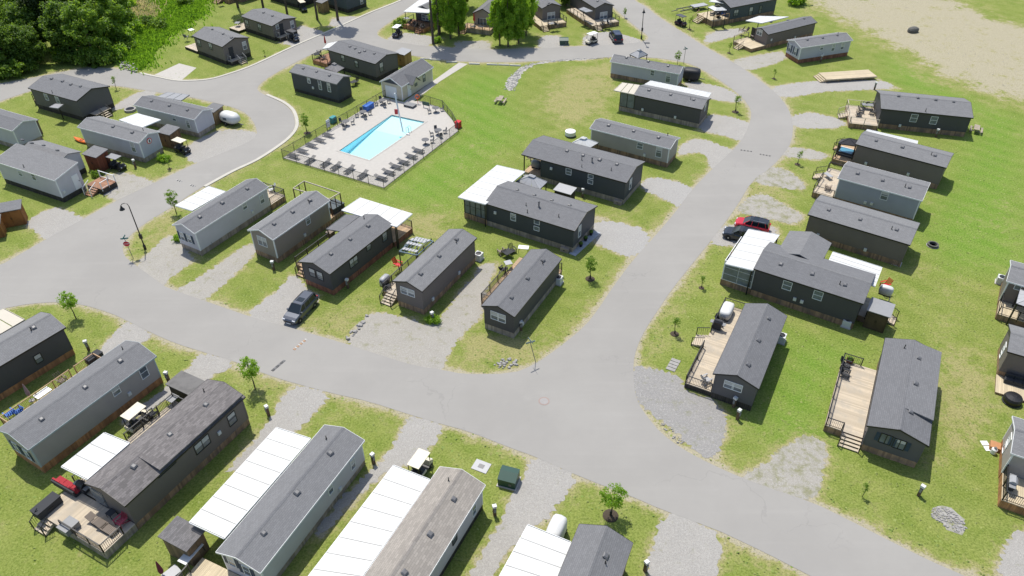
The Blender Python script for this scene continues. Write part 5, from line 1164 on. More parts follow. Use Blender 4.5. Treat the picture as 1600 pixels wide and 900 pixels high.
def cart(label, px, py, head, bodym, roofm, name='golf_cart', seats=M_DKFAB):
    root = thing(name, label, 'golf cart', G(px, py), head, 'golf carts')
    MB().box(-1.15, 1.1, -.52, .52, .26, .38).build('chassis', M_BLACK, root)
    MB().extry([(.62, .381), (1.2, .381), (1.22, .62), (.95, .86), (.72, .9), (.66, .7)], -.5, .5).build('front_cowl', bodym, root)
    MB().extry([(-1.18, .381), (.1, .381), (.05, .62), (-1.1, .66)], -.55, .55).build('rear_body', bodym, root)
    for x in (-.25, -.78):
        MB().box(x - .22, x + .22, -.5, .5, .66, .78).build('seat', seats, root)
    MB().bar((-.48, 0, .79), (-.55, 0, 1.2), .12, .96, (0, 1, 0)).build('backrest', seats, root)
    MB().box(-1.05, .85, -.56, .56, 1.86, 1.93).build('canopy_roof', roofm, root)
    for x, xt in ((.78, .72), (-.98, -.95)):
        for s in (-1, 1): MB().bar((x, s * .48, .6), (xt, s * .5, 1.86), .05).build('canopy_post', M_BLACK, root)
    MB().tube([(.5, .25, .9), (.38, .25, 1.0)], .16, 10).build('steering_wheel', M_BLACK, root)
    for s in (-1, 1): MB().box(1.15, 1.225, s * .34 - .09, s * .34 + .09, .55, .66).build('headlight', MATS['lampglass'], root)
    wheels(root, (-.78, .82), .47, .23, .2)
    return root
M_GREYR = plain('grey_plastic', (.22, .225, .23), .5)
cart('black golf cart with a grey top beside the red-brown shed', 185, 264, R(-25), M_BLACK, M_GREYR)
cart('black golf cart with a cream roof below the brown wooden shed', 286, 238, R(-30), M_BLACK, M_CREAM)
cart('dark blue golf cart with a white roof on the gravel at the top centre', 621, 57, R(-110), P_NAVY, M_WHITE)
cart('maroon and black golf cart at the inside of the top road fork', 1063, 40, R(-55), plain('maroon', (.05, .012, .02), .4), plain('dark_top', (.05, .05, .055), .5))
cart('cream golf cart with a white roof near the green utility box', 924, 68, R(-140), M_CREAM, M_WHITE)
cart('dark golf cart parked at the grey porch steps', 459, 64, R(-38), P_BLK, plain('dark_top', (.05, .05, .055), .5))
cart('navy golf cart with a cream roof under the top-left trees', 474, 17, R(-60), P_NAVY, M_CREAM)
cart('cream-roofed golf cart beside the brown home in the foreground', 220, 664, R(62), M_CREAM, M_CREAM)
cart('cream golf cart at the head of the long awning next to the brown shingle roof', 658, 738, R(64), M_CREAM, M_CREAM)
# covered teardrop trailer
def blob(m, rx, ry, rz, c=(0, 0, 0), nu=12, nv=7, sq=2.6):
    o = len(m.v); ex = 2 / sq
    f = lambda t: math.copysign(abs(t) ** ex, t)
    for j in range(nv + 1):
        v = -math.pi / 2 + math.pi * j / nv
        for i in range(nu):
            u = 2 * math.pi * i / nu; m.v.append((c[0] + rx * f(math.cos(v)) * f(math.cos(u)), c[1] + ry * f(math.cos(v)) * f(math.sin(u)), c[2] + rz * f(math.sin(v))))
    for j in range(nv):
        for i in range(nu):
            i2 = (i + 1) % nu; m.f.append((o + j * nu + i, o + j * nu + i2, o + (j + 1) * nu + i2, o + (j + 1) * nu + i))
    return m
t = thing('teardrop_trailer', 'white covered teardrop trailer parked on the grass by the road loop', 'trailer', G(361, 193), R(-30))
blob(MB(), 1.9, 1.0, .85, (0, 0, 1.05)).build('cover', M_ALU, t, True); MB().bar((1.7, 0, .45), (2.7, 0, .45), .12, .1).build('drawbar', M_GALV, t)
MB().box(-1.2, 1.2, -.8, .8, .33, .42).build('frame', M_BLACK, t); wheels(t, (-.1,), .85, .32, .2)
MB().box(-.35, .35, -1.0, -.94, .95, 1.35).build('side_window', GLASS, t)
t = thing('covered_trailer', 'black covered trailer at the right end of the pale blue-grey bend home', 'trailer', G(1079, 125), R(-20))
blob(MB(), 1.5, 1.0, .95, (0, 0, 1.1), sq=4).build('cover', plain('black_cover', (.015, .015, .018), .6), t, True); MB().bar((1.4, 0, .45), (2.3, 0, .45), .1, .1).build('drawbar', M_GALV, t); wheels(t, (-.1,), .85, .3, .2)
t = thing('boat_trailer', 'long grey pontoon trailer lying beside the road at the top right', 'trailer', G(1082, 16), headto((1054, 21), (1110, 11)))
for s in (-1, 1): MB().bar((-3.6, s * .7, .55), (3.4, s * .5, .7), .10, .16).build('frame_beam', M_GALV, t)
for x in (-2.5, -.8, .9, 2.6): MB().bar((x, -.75, .62), (x, .75, .62), .08, .1).build('cross_beam', M_GALV, t)
MB().bar((-3.6, 0, .6), (-5.2, 0, .55), .1, .12).build('drawbar', M_GALV, t); MB().box(-.2, 3.2, -.8, .8, .72, .85).build('deck_plate', M_LGROOF, t); wheels(t, (.8,), .85, .32, .2)
t = thing('covered_cart', 'white covered cart at the head of the bottom-edge white awning', 'golf cart', G(868, 842), R(66), 'golf carts')
blob(MB(), 1.2, .65, .95, (0, 0, 1.0), sq=4).build('cover', M_ALU, t, True); MB().box(-1.25, -.9, -.6, .6, .35, 1.1).build('rear_rack', M_GREYR, t); wheels(t, (-.8, .8), .5, .23, .2)
t = thing('kayak', 'orange kayak lying on grass behind the emblem home', 'kayak', G(129, 222), R(-28))
m = MB(); 
for i in range(11):
    s = i / 10 * 2 - 1; w = .40 * (1 - abs(s) ** 2.4) + .015; x = s * 1.7; rk = .16 * abs(s) ** 3
    for y, z in ((w, .30 + rk), (w * .8, .10 + rk), (0, .02 + rk), (-w * .8, .10 + rk), (-w, .30 + rk), (0, .36 + rk)): m.v.append((x, y, z))
for i in range(10):
    for k in range(6): m.f.append((i * 6 + k, i * 6 + (k + 1) % 6, i * 6 + 6 + (k + 1) % 6, i * 6 + 6 + k))
m.build('hull', M_ORANGE, t, True); MB().lathe([(.28, .0), (.30, .06), (.24, .07), (.22, .0)], 12, (0, 0, .33)).build('cockpit_rim', M_BLACK, t)
# ------------------------------------------------------------------ pool furniture and fence
ORD = ['first', 'second', 'third', 'fourth', 'fifth', 'sixth', 'seventh', 'eighth']
SLING = plain('lounger_sling', (.075, .078, .085), .8); LFR = plain('lounger_frame', (.10, .10, .105), .5)
def lounger():
    t = thing('sun_lounger', 'x', 'sun lounger', (0, 0, 0), 0, 'sun loungers round the pool')
    for s in (-1, 1):
        MB().bar((-1.0, s * .32, .33), (.45, s * .32, .33), .05, .06).build('side_rail', LFR, t)
        for x in (-.9, .3): MB().tube([(x, s * .32, 0), (x, s * .32, .3)], .025, 6).build('leg', LFR, t)
    for k in range(9): MB().box(-.98 + k * .15, -.86 + k * .15, -.29, .29, .335, .36).build('seat_slat', SLING, t)
    for k in range(5):
        a = Vector((.40 + k * .12, 0, .36 + k * .045)); MB().bar(a - Vector((0, .29, 0)), a + Vector((0, .29, 0)), .10, .025).build('back_slat', SLING, t)
    return t
L0 = lounger(); first = [True]
def place_lounger(px, py, head, label):
    loc = G(px, py); loc.z = DZ
    if first[0]: L0.location = loc; L0.rotation_euler = (0, 0, head); L0['label'] = label; first[0] = False; return L0
    return dup(L0, loc, head, label)
hs = headto((441, 247), (600, 294)); hl = headto((600, 294), (716, 205))
for i, (x, y) in enumerate([(486, 253), (510, 258), (526, 263), (547, 268), (568, 276)]):
    place_lounger(x, y, hl, ORD[i] + ' grey sun lounger from the left in the row facing the lower pool edge')
for i, (x, y) in enumerate([(595, 281), (607, 272), (618, 263), (630, 256), (642, 247), (653, 238)]):
    place_lounger(x, y, hs + math.pi, ORD[i] + ' grey sun lounger from the bottom corner along the right pool fence')
for i, (x, y) in enumerate([(460, 247), (474, 239), (488, 230), (501, 222), (514, 214)]):
    place_lounger(x, y, hs, ORD[i] + ' grey sun lounger from the left corner along the left pool fence')
def round_table(label, px, py, z=DZ, seats=4, parasol=False, col=None, r=.55):
    loc = G(px, py, z); t = thing('patio_table', label, 'table', loc, random.uniform(0, 1), 'patio tables'); c = col or LFR
    MB().lathe([(r, .70), (r, .74)], 16).build('table_top', c, t); MB().lathe([(.28, 0), (.28, .03), (.05, .06), (.05, .70)], 10).build('pedestal', c, t)
    for k in range(seats):
        a = 2 * math.pi * k / seats + .4; ch = MB(); x, y = 1.0 * math.cos(a), 1.0 * math.sin(a); dx, dy = math.cos(a), math.sin(a)
        cmh = thing('patio_chair', 'grey patio chair, number %s clockwise, at the %s' % (ORD[k], label.split(' ', 1)[0] + ' ' + label.split(' ', 1)[1]), 'chair', loc + Vector((x, y, 0)), a, 'patio chairs')
        cmh['label'] = ' '.join(('%s chair round the %s' % (ORD[k], label)).split()[:16])
        MB().box(-.24, .24, -.24, .24, .40, .44).build('seat', SLING, cmh); MB().bar((.22, 0, .44), (.32, 0, .88), .44, .03, (1, 0, 0)).build('backrest', SLING, cmh)
        for sx in (-.2, .2):
            for sy in (-.2, .2): MB().box(sx - .018, sx + .018, sy - .018, sy + .018, 0, .40).build('leg', c, cmh)
    return t
round_table('round grey pool table midway along the left pool fence', 541, 196, seats=3)
round_table('grey pool table near the blue crate by the left fence', 568, 181, seats=4)
round_table('grey pool table at the top corner by the pool house', 598, 163, seats=4)
round_table('round grey pool table at the upper right of the pool deck', 681, 175, seats=2)
round_table('grey pool table at the right corner of the pool deck', 685, 210, seats=4)
round_table('small bare round pool table above the right-hand loungers', 665, 225, seats=1)
def crate(label, px, py, w, d, h, mat, head=0.0, z=0.0, name='storage_box', cat='box', lid=True):
    t = thing(name, label, cat, G(px, py, z), head)
    MB().box(-w / 2, w / 2, -d / 2, d / 2, .0, h * .86).build('box_body', mat, t)
    if lid: MB().box(-w / 2 - .03, w / 2 + .03, -d / 2 - .03, d / 2 + .03, h * .865, h).build('lid', mat, t)
    MB().box(-w * .12, w * .12, -d / 2 - .05, -d / 2 - .005, h * .45, h * .55).build('handle', M_BLACK, t)
    return t
crate('blue storage crate by the left pool fence', 576, 170, 1.9, .8, .8, M_BLUE, hl, DZ)
crate('teal bin by the left pool fence', 521, 191, .9, .6, .9, M_TEAL, hl, DZ)
crate('red bin outside the right corner of the pool fence', 716, 199, .8, .7, 1.0, M_RED, hl)
def board(label, px, py, w, h, zc, head, mat, name='notice_board'):
    t = thing(name, label, 'notice board', G(px, py), head)
    MB().box(-w / 2, w / 2, -.03, .03, zc - h / 2, zc + h / 2).build('panel', mat, t)
    for s in (-1, 1): MB().box(s * w * .4 - .03, s * w * .4 + .03, .031, .09, 0, zc + h / 2).build('post', M_BLACK, t)
    return t
board('white pool rules board on the left pool fence', 514, 202, .75, 1.2, .95, hl, M_WHITE)
board('dark green notice board at the top of the pool deck', 666, 169, 1.3, .6, .75, hs, plain('board_green', (.04, .09, .07), .6))
t = thing('life_ring_stand', 'orange life ring hung on a short post at the top of the pool', 'life ring', G(653, 162), 0)
MB().tube([(0, 0, 0), (0, 0, 1.3)], .04, 6).build('post', M_RED, t)
m = MB(); m.tube([(0.32 * math.cos(a * math.pi / 6), -.08, 1.2 + .32 * math.sin(a * math.pi / 6)) for a in range(13)], .08, 6).build('ring', M_ORANGE, t)
t = thing('storage_bench', 'low grey slatted cover on the deck at the top of the pool', 'bench', G(641, 166, DZ), hs)
for k in range(6): MB().box(-.9, .9, -.6 + k * .2, -.42 + k * .2, .3, .36).build('slat', M_GREYR, t)
for x in (-.8, .8): MB().box(x - .05, x + .05, -.55, .55, 0, .295).build('leg', LFR, t)
def pole_from(a, b, h):
    p = G(*a); d = ray(*b); q_ = Vector((0, 0, CH)); t = (h - CH) / d.z; return p, q_ + d * t
t = thing('pool_slide_pole', 'tall pale pole with a bent foot leaning over the pool corner', 'pole', G(630, 209, DZ), 0)
p = G(630, 209); q_ = G(617, 147, 5.2) - p; f_ = G(640, 211) - p
MB().tube([(f_.x, f_.y, .05), (f_.x * .5, f_.y * .5, .12), (0, 0, .35), tuple(Vector((q_.x, q_.y, 5.2)) * .5), (q_.x, q_.y, 5.2)], [.12, .12, .12, .11, .10], 8).build('pole', M_WHITE, t)
MB().lathe([(.12, 0), (.12, .12), (.02, .2)], 8, (q_.x, q_.y, 5.2)).build('cap', M_WHITE, t)
MB().box(q_.x * .55 - .6, q_.x * .55 - .12, q_.y * .55 - .02, q_.y * .55 + .02, 2.5, 3.3).build('pennant', M_RED, t)
t = thing('pool_ladder', 'steel pool ladder at the right-hand pool edge', 'ladder', G(640, 207), hl + R(90))
for s in (-1, 1): MB().tube([(-.1, s * .25, .05), (-.1, s * .25, .8), (.15, s * .25, .95), (.4, s * .25, .8), (.42, s * .25, -.6)], .03, 6).build('rail', M_GALV, t)
for k in range(2): MB().bar((.42, -.25, -.2 - .28 * k), (.42, .25, -.2 - .28 * k), .08, .03).build('rung', M_GALV, t)
# chain-link fence
FEN = [(603, 153), (442, 247), (600, 294), (716, 205), (707, 188), (692, 170), (654, 158)]
root = thing('pool_fence', 'black chain-link fence round the pool deck', 'fence', G(580, 230), 0); off = root.location
Pf = [G(*p) - off for p in FEN]; wires = MB(); FH = 1.35
for i in range(len(Pf) - 1):
    a, b2 = Pf[i], Pf[i + 1]; Ln = (b2 - a).length; n = max(1, round(Ln / 2.4)); d = (b2 - a) / Ln
    for k in range(n + (1 if i == len(Pf) - 2 else 0)):
        p = a.lerp(b2, k / n); MB().tube([(p.x, p.y, -.02), (p.x, p.y, FH + .06)], .035, 6).build('fence_post', M_BLACK, root)
    MB().bar(a + Vector((0, 0, FH)), b2 + Vector((0, 0, FH)), .045, .045).build('top_rail', M_BLACK, root)
    MB().bar(a + Vector((0, 0, .09)), b2 + Vector((0, 0, .09)), .02, .02).build('bottom_wire', M_BLACK, root)
    s = .17; k = int(Ln / s); hh = FH - .12
    for j in range(-int(hh / s), k):
        for sg_ in (1, -1):
            x0 = j * s; x1 = x0 + hh; u0, u1 = max(0, x0), min(Ln, x1)
            if u1 <= u0: continue
            z0, z1 = .1 + (u0 - x0), .1 + (u1 - x0)
            if sg_ < 0: z0, z1 = FH + .08 - z0, FH + .08 - z1
            p, q_ = a + d * u0 + Vector((0, 0, z0)), a + d * u1 + Vector((0, 0, z1)); w_ = Vector((-d.y, d.x, 0)) * .009; up = Vector((0, 0, .009)); sd_ = d * .009
            wires.add([p - sd_, p + sd_, p + w_, q_ - sd_, q_ + sd_, q_ + w_], [(0, 1, 4, 3), (1, 2, 5, 4), (2, 0, 3, 5)])
stuff(wires.build('chain_mesh', M_BLACK, root))
# ------------------------------------------------------------------ street furniture
def lamp(label, base, top, arm):
    h = 6.2; b = G(*base); t = thing('street_lamp', label, 'street lamp', b, 0, 'street lamps')
    q_ = G(*top, h) - b; q_.z = 0
    MB().lathe([(.16, 0), (.16, .5), (.10, .6), (.08, .8)], 10).build('base', M_BLACK, t)
    MB().tube([(0, 0, .7), (q_.x * .4, q_.y * .4, 3.5), (q_.x * .8, q_.y * .8, 5.8)], [.075, .065, .055], 8).build('post', M_BLACK, t)
    A = Vector((q_.x * .8, q_.y * .8, 5.8)); ad = Vector((arm[0], arm[1], 0))
    MB().tube([A, A + Vector((0, 0, .35)) + ad * .12, A + Vector((0, 0, .5)) + ad * .45, A + Vector((0, 0, .42)) + ad * .8, A + Vector((0, 0, .25)) + ad], .04, 6).build('arm', M_BLACK, t)
    c = A + ad + Vector((0, 0, -.28)); l = MB().lathe([(.30, 0), (.28, .08), (.16, .22), (.10, .42), (.04, .55)], 12, c).build('lantern_hood', M_BLACK, t)
    MB().lathe([(.22, -.06), (.24, .0)], 12, c).build('lens', M_WHITE, l)
    MB().box(-.16, .16, -.10, .10, 1.5, 2.1).build('control_box', M_BLACK, t)
lamp('black curved street lamp on the grass corner by the stop sign', (227, 389), (199.5, 317.5), (-.75, -.25))
lamp('black street lamp on the grass tip at the top road fork', (1002, 61), (1005.5, 16), (.1, .2))
def text(body, size, mat, parent, loc, rot=(R(90), 0, 0)):
    cu = bpy.data.curves.new('lettering', 'FONT'); cu.body = body; cu.size = size; cu.align_x = 'CENTER'; cu.align_y = 'CENTER'; cu.extrude = .004
    o = bpy.data.objects.new('lettering', cu); COL.objects.link(o); dg = bpy.context.evaluated_depsgraph_get(); me = bpy.data.meshes.new_from_object(o.evaluated_get(dg)); bpy.data.objects.remove(o)
    me.materials.clear(); me.materials.append(mat); o = link('lettering', me, parent); o.location = loc; o.rotation_euler = rot; return o
t = thing('stop_sign', 'red stop sign under a teal street name blade on the corner', 'road sign', G(208, 404), R(12))
MB().tube([(0, .05, 0), (-.12, .05, 2.9)], .035, 6).build('post', M_GALV, t)
o8 = [(.38 * math.cos(R(22.5 + 45 * k)), .38 * math.sin(R(22.5 + 45 * k))) for k in range(8)]
sp_ = MB().extry([(-.10 + x, 2.1 + z) for x, z in o8], -.02, .0).build('sign_plate', M_WHITE, t)
MB().extry([(-.10 + x * .93, 2.1 + z * .93) for x, z in o8], -.026, -.021).build('sign_face', M_RED, sp_); text('STOP', .24, M_WHITE, sp_, (-.10, -.032, 2.1))
for k, rz in enumerate((0, R(80))):
    o = MB().box(-.42, .42, -.012, .012, 0, .17).build('name_blade', plain('sign_teal', (.03, .16, .16), .5), t); o.location = (-.12, .05, 2.72 + .2 * k); o.rotation_euler = (0, 0, rz)
t = thing('street_name_sign', 'leaning street name post at the grass tip by the road fork', 'road sign', G(837, 566), R(20))
qq = G(828, 530, 2.9) - G(837, 566)
MB().tube([(0, 0, 0), (qq.x * .9, qq.y * .9, 2.6)], .035, 6).build('post', M_GALV, t)
for k, rz in enumerate((R(10), R(95))):
    o = MB().box(-.5, .5, -.012, .012, 0, .2).build('name_blade', plain('blade_grey_green', (.20, .27, .25), .5), t); o.location = (qq.x * .9, qq.y * .9, 2.6 + .22 * k); o.rotation_euler = (0, R(8), rz)
t = thing('street_name_sign', 'street name post at the kerb of the upper road bend', 'road sign', G(1068, 100), 0)
MB().tube([(0, 0, 0), (0, 0, 2.8)], .035, 6).build('post', M_GALV, t)
for k, rz in enumerate((R(20), R(110))):
    o = MB().box(-.42, .42, -.012, .012, 0, .17).build('name_blade', plain('blade_grey_green', (.20, .27, .25), .5), t); o.location = (0, 0, 2.6 + .2 * k); o.rotation_euler = (0, 0, rz)
PED = None
def pedestal(px, py, where):
    global PED
    lab = 'short timber service post with a pale cap ' + where
    if PED is None:
        PED = thing('service_post', lab, 'post', G(px, py), random.uniform(-1, 1), 'service posts')
        MB().box(-.12, .12, -.12, .12, -.02, 1.05).build('post', M_PEDWOOD, PED); MB().box(-.17, .17, -.15, .15, 1.05, 1.28).build('cap', M_BOX, PED); MB().box(-.09, .09, -.19, -.12, .55, .95).build('socket_box', M_GREYR, PED)
    else: dup(PED, G(px, py), random.uniform(-1, 1), lab)
for a in [(139, 547, 'behind the dark home at the left edge'), (264, 596, 'at the road corner of the cedar-skirted home'), (420, 649, 'beside the sapling above the brown home'), (584, 724, 'right of the left long awning home'),
 (773, 805, 'right of the brown shingle home'), (1008, 892, 'on grass at the bottom edge'), (1435, 774, 'below the step-roofed home'), (1152, 655, 'below the gable of the long-deck home'), (1146, 636, 'nearest the gable of the long-deck home'), (676, 502, 'at the gable of the red-chair home'),
 (428, 422, 'at the gable of the small taupe home'), (544, 450, 'right of the grey-car home'), (814, 516, 'beside the bend-side charcoal home'), (331, 388, 'right of the lamp-side home'), (1282, 97, 'beside the pale blue shuttered home'), (847, 372, 'at the wall of the central black home'), (910, 308, 'at the porch home wall'),
 (1061, 180, 'below the beige-sunroom home'), (1462, 214, 'at the wide charcoal home wall'), (212, 262, 'left of the emblem home'), (85, 303, 'under the wall of the pale cross-gabled home'), (1366, 140, 'on grass above the white-railed deck')]:
    pedestal(*a)
def utilbox(label, px, py, w, d, h, head):
    t = thing('utility_box', label, 'utility box', G(px, py), head, 'green utility boxes')
    MB().box(-w / 2 - .1, w / 2 + .1, -d / 2 - .1, d / 2 + .1, -.02, .08).build('plinth', M_CONC, t)
    MB().extr([(-d / 2, .08), (d / 2, .08), (d / 2, h * .95), (d * .1, h), (-d / 2, h * .72)], -w / 2, w / 2).build('cabinet', M_GREENBOX, t)
    MB().extr([(-d / 2 - .02, h * .74), (d * .1, h + .02), (d / 2 + .02, h * .97), (d / 2 + .02, h * .97 + .03), (d * .1, h + .06), (-d / 2 - .02, h * .78)], -w / 2 - .02, w / 2 + .02).build('lid', M_GREENBOX, t)
    MB().box(w * .12, w * .28, -d / 2 - .02, -d / 2 - .002, h * .3, h * .5).build('label_plate', M_ORANGE if 'right' in label else M_GALV, t)
utilbox('dark green utility box on the grass strip in the foreground', 795, 753, 1.5, 1.3, 1.15, R(-18))
utilbox('small dark green utility box on grass between the top-centre pair and the road', 881, 69, 1.6, 1.2, 1.1, R(0))
t = thing('manhole_slab', 'pale square utility slab on the grass beside the green box', 'utility cover', G(752, 729), R(-25)); MB().box(-.7, .7, -.55, .55, -.02, .06).build('slab', M_LGROOF, t); MB().box(-.25, .25, -.2, .2, .06, .08).build('cover', M_GALV, t)
t = thing('manhole_cover', 'reddish round manhole cover in the asphalt at the road fork', 'manhole', G(850, 627), 0)
MB().lathe([(.52, .015), (.52, .032), (.40, .034)], 24).build('ring', plain('rusty_ring', (.29, .225, .20), .8), t); MB().lathe([(.39, .02), (.39, .037)], 24).build('lid', plain('lid_grey', (.30, .285, .275), .8), t)
t = thing('drain_cover', 'dark drain grate at the roadside by the top lamp', 'drain', G(1011, 67.5), 0); MB().box(-.5, .5, -.35, .35, .0, .04).build('frame', M_GALV, t)
for k in range(6): MB().box(-.42 + k * .15, -.33 + k * .15, -.28, .28, .04, .055).build('bar', M_BLACK, t)
def speed_bump(label, a, b, cols, n=5):
    p, q_ = G(*a), G(*b); t = thing('speed_bump', label, 'speed bump', (p + q_) / 2, math.atan2((q_ - p).y, (q_ - p).x), 'rubber speed bumps'); Ln = (q_ - p).length
    for i in range(n):
        x0 = -Ln / 2 + Ln * i / n; MB().extr([(-.17, .015), (.17, .015), (.08, .07), (-.08, .07)], x0 + .02, x0 + Ln / n - .02).build('segment', cols[i % len(cols)], t)
M_YEL = plain('bump_orange', (.38, .24, .15), .8); M_BLKR = plain('bump_black', (.09, .09, .09), .8); M_WRUB = plain('bump_white', (.42, .41, .385), .8)
speed_bump('orange striped half of the speed bump below the blue-grey car', (459, 547), (479, 530), [M_YEL, M_WRUB], 8)
speed_bump('dark half of the speed bump below the blue-grey car', (425, 580), (445, 563), [M_BLKR, plain('bump_grey', (.16, .16, .16), .8)], 6)
speed_bump('left dashed speed bump across the right-hand road', (1157, 234.5), (1175, 237), [M_BLKR, ASPH], 7)
speed_bump('right dashed speed bump across the right-hand road', (1187, 241), (1204, 244), [M_BLKR, ASPH], 7)
speed_bump('upper pale speed bump on the left road by the bright sapling', (276, 281.5), (284, 284), [M_WRUB, M_BLKR], 5)
speed_bump('lower pale speed bump on the left road by the bright sapling', (297, 289), (305, 291.5), [M_WRUB, M_BLKR], 5)
for i, (x, y) in enumerate([(665, 92.5), (680, 94), (706, 97.5), (741, 100.5), (769, 101.5), (787, 102), (805, 103)]):
    t = thing('parking_bumper', ORD[i] + ' pale concrete parking stop from the left beside the upper road', 'parking stop', G(x, y), R(-6), 'concrete parking stops')
    MB().extr([(-.14, .0), (.14, .0), (.10, .20), (-.10, .20)], -.95, .95).build('block', plain('bumper_concrete', (.52, .51, .48), .8), t)
    for s in (-.6, .6): MB().lathe([(.03, .155), (.03, .18)], 6, (s, 0, 0)).build('pin', M_GALV, t)
# ------------------------------------------------------------------ trees
def leaf_mesh(name, mat, clumps, per, cr, size, seed, shape):
    """many small leaf faces gathered in clumps; shape(rng, n) gives clump centres"""
    rg = np.random.default_rng(seed); C_ = shape(rg, clumps); n = clumps * per
    rad = cr * rg.uniform(.55, 1.25, clumps)
    d = rg.normal(size=(n, 3)); d /= np.linalg.norm(d, axis=1)[:, None]; d *= (rg.uniform(0, 1, n) ** .45)[:, None]
    P = np.repeat(C_, per, 0) + d * np.repeat(rad, per)[:, None] * np.array([1, 1, .72])
    nrm = d * .6 + rg.normal(size=(n, 3)) * .6 + np.array([0, 0, .45]); nrm /= np.linalg.norm(nrm, axis=1)[:, None]
    t = np.cross(nrm, rg.normal(size=(n, 3))); t /= np.linalg.norm(t, axis=1)[:, None]; b = np.cross(nrm, t)
    s = size * rg.uniform(.6, 1.35, n)[:, None]
    V = np.stack([P - t * s, P - b * s * .55 + nrm * s * .1, P + t * s, P + b * s * .55 + nrm * s * .1], 1).reshape(-1, 3)
    me = bpy.data.meshes.new(name); me.vertices.add(4 * n); me.vertices.foreach_set('co', V.ravel().astype(np.float32))
    me.loops.add(4 * n); me.loops.foreach_set('vertex_index', np.arange(4 * n, dtype=np.int32)); me.polygons.add(n)
    me.polygons.foreach_set('loop_start', np.arange(0, 4 * n, 4, dtype=np.int32)); me.update(calc_edges=True); me.materials.append(mat); return me
def ellipsoid(rx, rz, zc, hollow=.55, skew=.0):
    def f(rg, n):
        d = rg.normal(size=(n, 3)); d /= np.linalg.norm(d, axis=1)[:, None]; r = rg.uniform(hollow ** 3, 1, n) ** (1 / 3)
        P = d * r[:, None] * np.array([rx, rx, rz]); w = 1 + .25 * np.sin(3 * np.arctan2(P[:, 1], P[:, 0]) + P[:, 2]); P[:, 0] *= w; P[:, 1] *= w
        P[:, 2] += zc; return P
    return f
LF_B = leafmat('bright_leaves', (.13, .26, .016), (.28, .44, .045)); LF_D = leafmat('dark_leaves', (.075, .145, .02), (.15, .25, .04)); LF_M = leafmat('mid_leaves', (.10, .20, .02), (.21, .33, .045)); LF_P = leafmat('pine_needles', (.035, .07, .018), (.08, .12, .03))
M_GUARD = plain('black_trunk_guard', (.02, .02, .02), .8)
def limbs(H, zc, rx, rz, r0, seed, nl=7):
    rnd = random.Random(seed); m = MB(); k = rnd.uniform(-.2, .2)
    m.tube([(0, 0, -.1), (k * .3, 0, zc * .4), (k, .1, zc), (k * .6, 0, zc + rz * .7)], [r0 * 1.25, r0, r0 * .7, r0 * .2], 8)
    tr = m.mesh('trunk', M_BARK); lm = []
    for i in range(nl):
        a = i * 2.4 + rnd.uniform(-.4, .4); z0 = zc - rz * rnd.uniform(.2, .8); L_ = rx * rnd.uniform(.5, .85)
        lm.append(MB().tube([(k * .7, 0, z0), (k * .7 + L_ * .5 * math.cos(a), L_ * .5 * math.sin(a), z0 + L_ * .35), (L_ * math.cos(a), L_ * math.sin(a), z0 + L_ * .75)], [r0 * .42, r0 * .28, r0 * .08], 5).mesh('limb', M_BARK))
    return tr, lm
def tree_proto(kind, v):
    def f():
        if kind == 'big': H, rx, rz, zc = (11.5, 3.5, 4.6, 6.2) if v == 0 else (10, 3.2, 4.0, 5.2); cr = leaf_mesh('crown', LF_B if v < 2 else LF_M, 140, 95, 1.0, .20, 10 + v, ellipsoid(rx, rz, zc, .45)); t = limbs(H, zc, rx, rz, .22, v)
        elif kind == 'wood': H, rx, rz, zc = [(14, 3.6, 5.4, 6.2), (12, 3.4, 4.8, 5.2), (15, 3.0, 6.2, 7.0)][v]; cr = leaf_mesh('crown', [LF_M, LF_D, LF_P][v], 130, 105, 1.05, .225, 20 + v, ellipsoid(rx, rz, zc, .5)); t = limbs(H, zc, rx, rz, .25, v)
        elif kind == 'pine':
            def sh(rg, n):
                z = rg.uniform(0, 1, n); a = rg.uniform(0, 6.28, n); r = (1 - z) ** .7 * 2.6 * rg.uniform(.3, 1, n); return np.stack([r * np.cos(a), r * np.sin(a), 12 + z * 9], 1)
            cr = leaf_mesh('crown', LF_P, 90, 45, .8, .26, 30 + v, sh); tr = MB().tube([(0, 0, -.1), (.1, 0, 8), (.05, .1, 15), (0, 0, 20.5)], [.26, .2, .14, .04], 8).mesh('trunk', M_BARK)
            lm = [MB().tube([(0, 0, z), (1.6 * math.cos(z * 3), 1.6 * math.sin(z * 3), z + .5)], [.06, .02], 5).mesh('limb', M_BARK) for z in (7.5, 9, 10.5, 12, 13.5, 15)]; t = (tr, lm)
        elif kind == 'sap': rx, rz, zc = [(.75, .95, 2.2), (.62, 1.15, 2.3), (.40, 1.0, 2.1)][v]; cr = leaf_mesh('crown', [LF_B, LF_M, LF_M][v], [34, 30, 16][v], [48, 44, 30][v], .30, .072, 40 + v, ellipsoid(rx, rz, zc, .2)); t = limbs(3, zc, rx, rz, .045, v, 6)
        elif kind == 'bush': cr = leaf_mesh('crown', [LF_M, LF_B, LF_D][v], 40, 40, .55, .16, 50 + v, ellipsoid(1.3, .9, .9, .2)); t = limbs(1.5, .6, 1.0, .6, .06, v, 5)
        return cr, t
    return cached(('tree', kind, v), f)
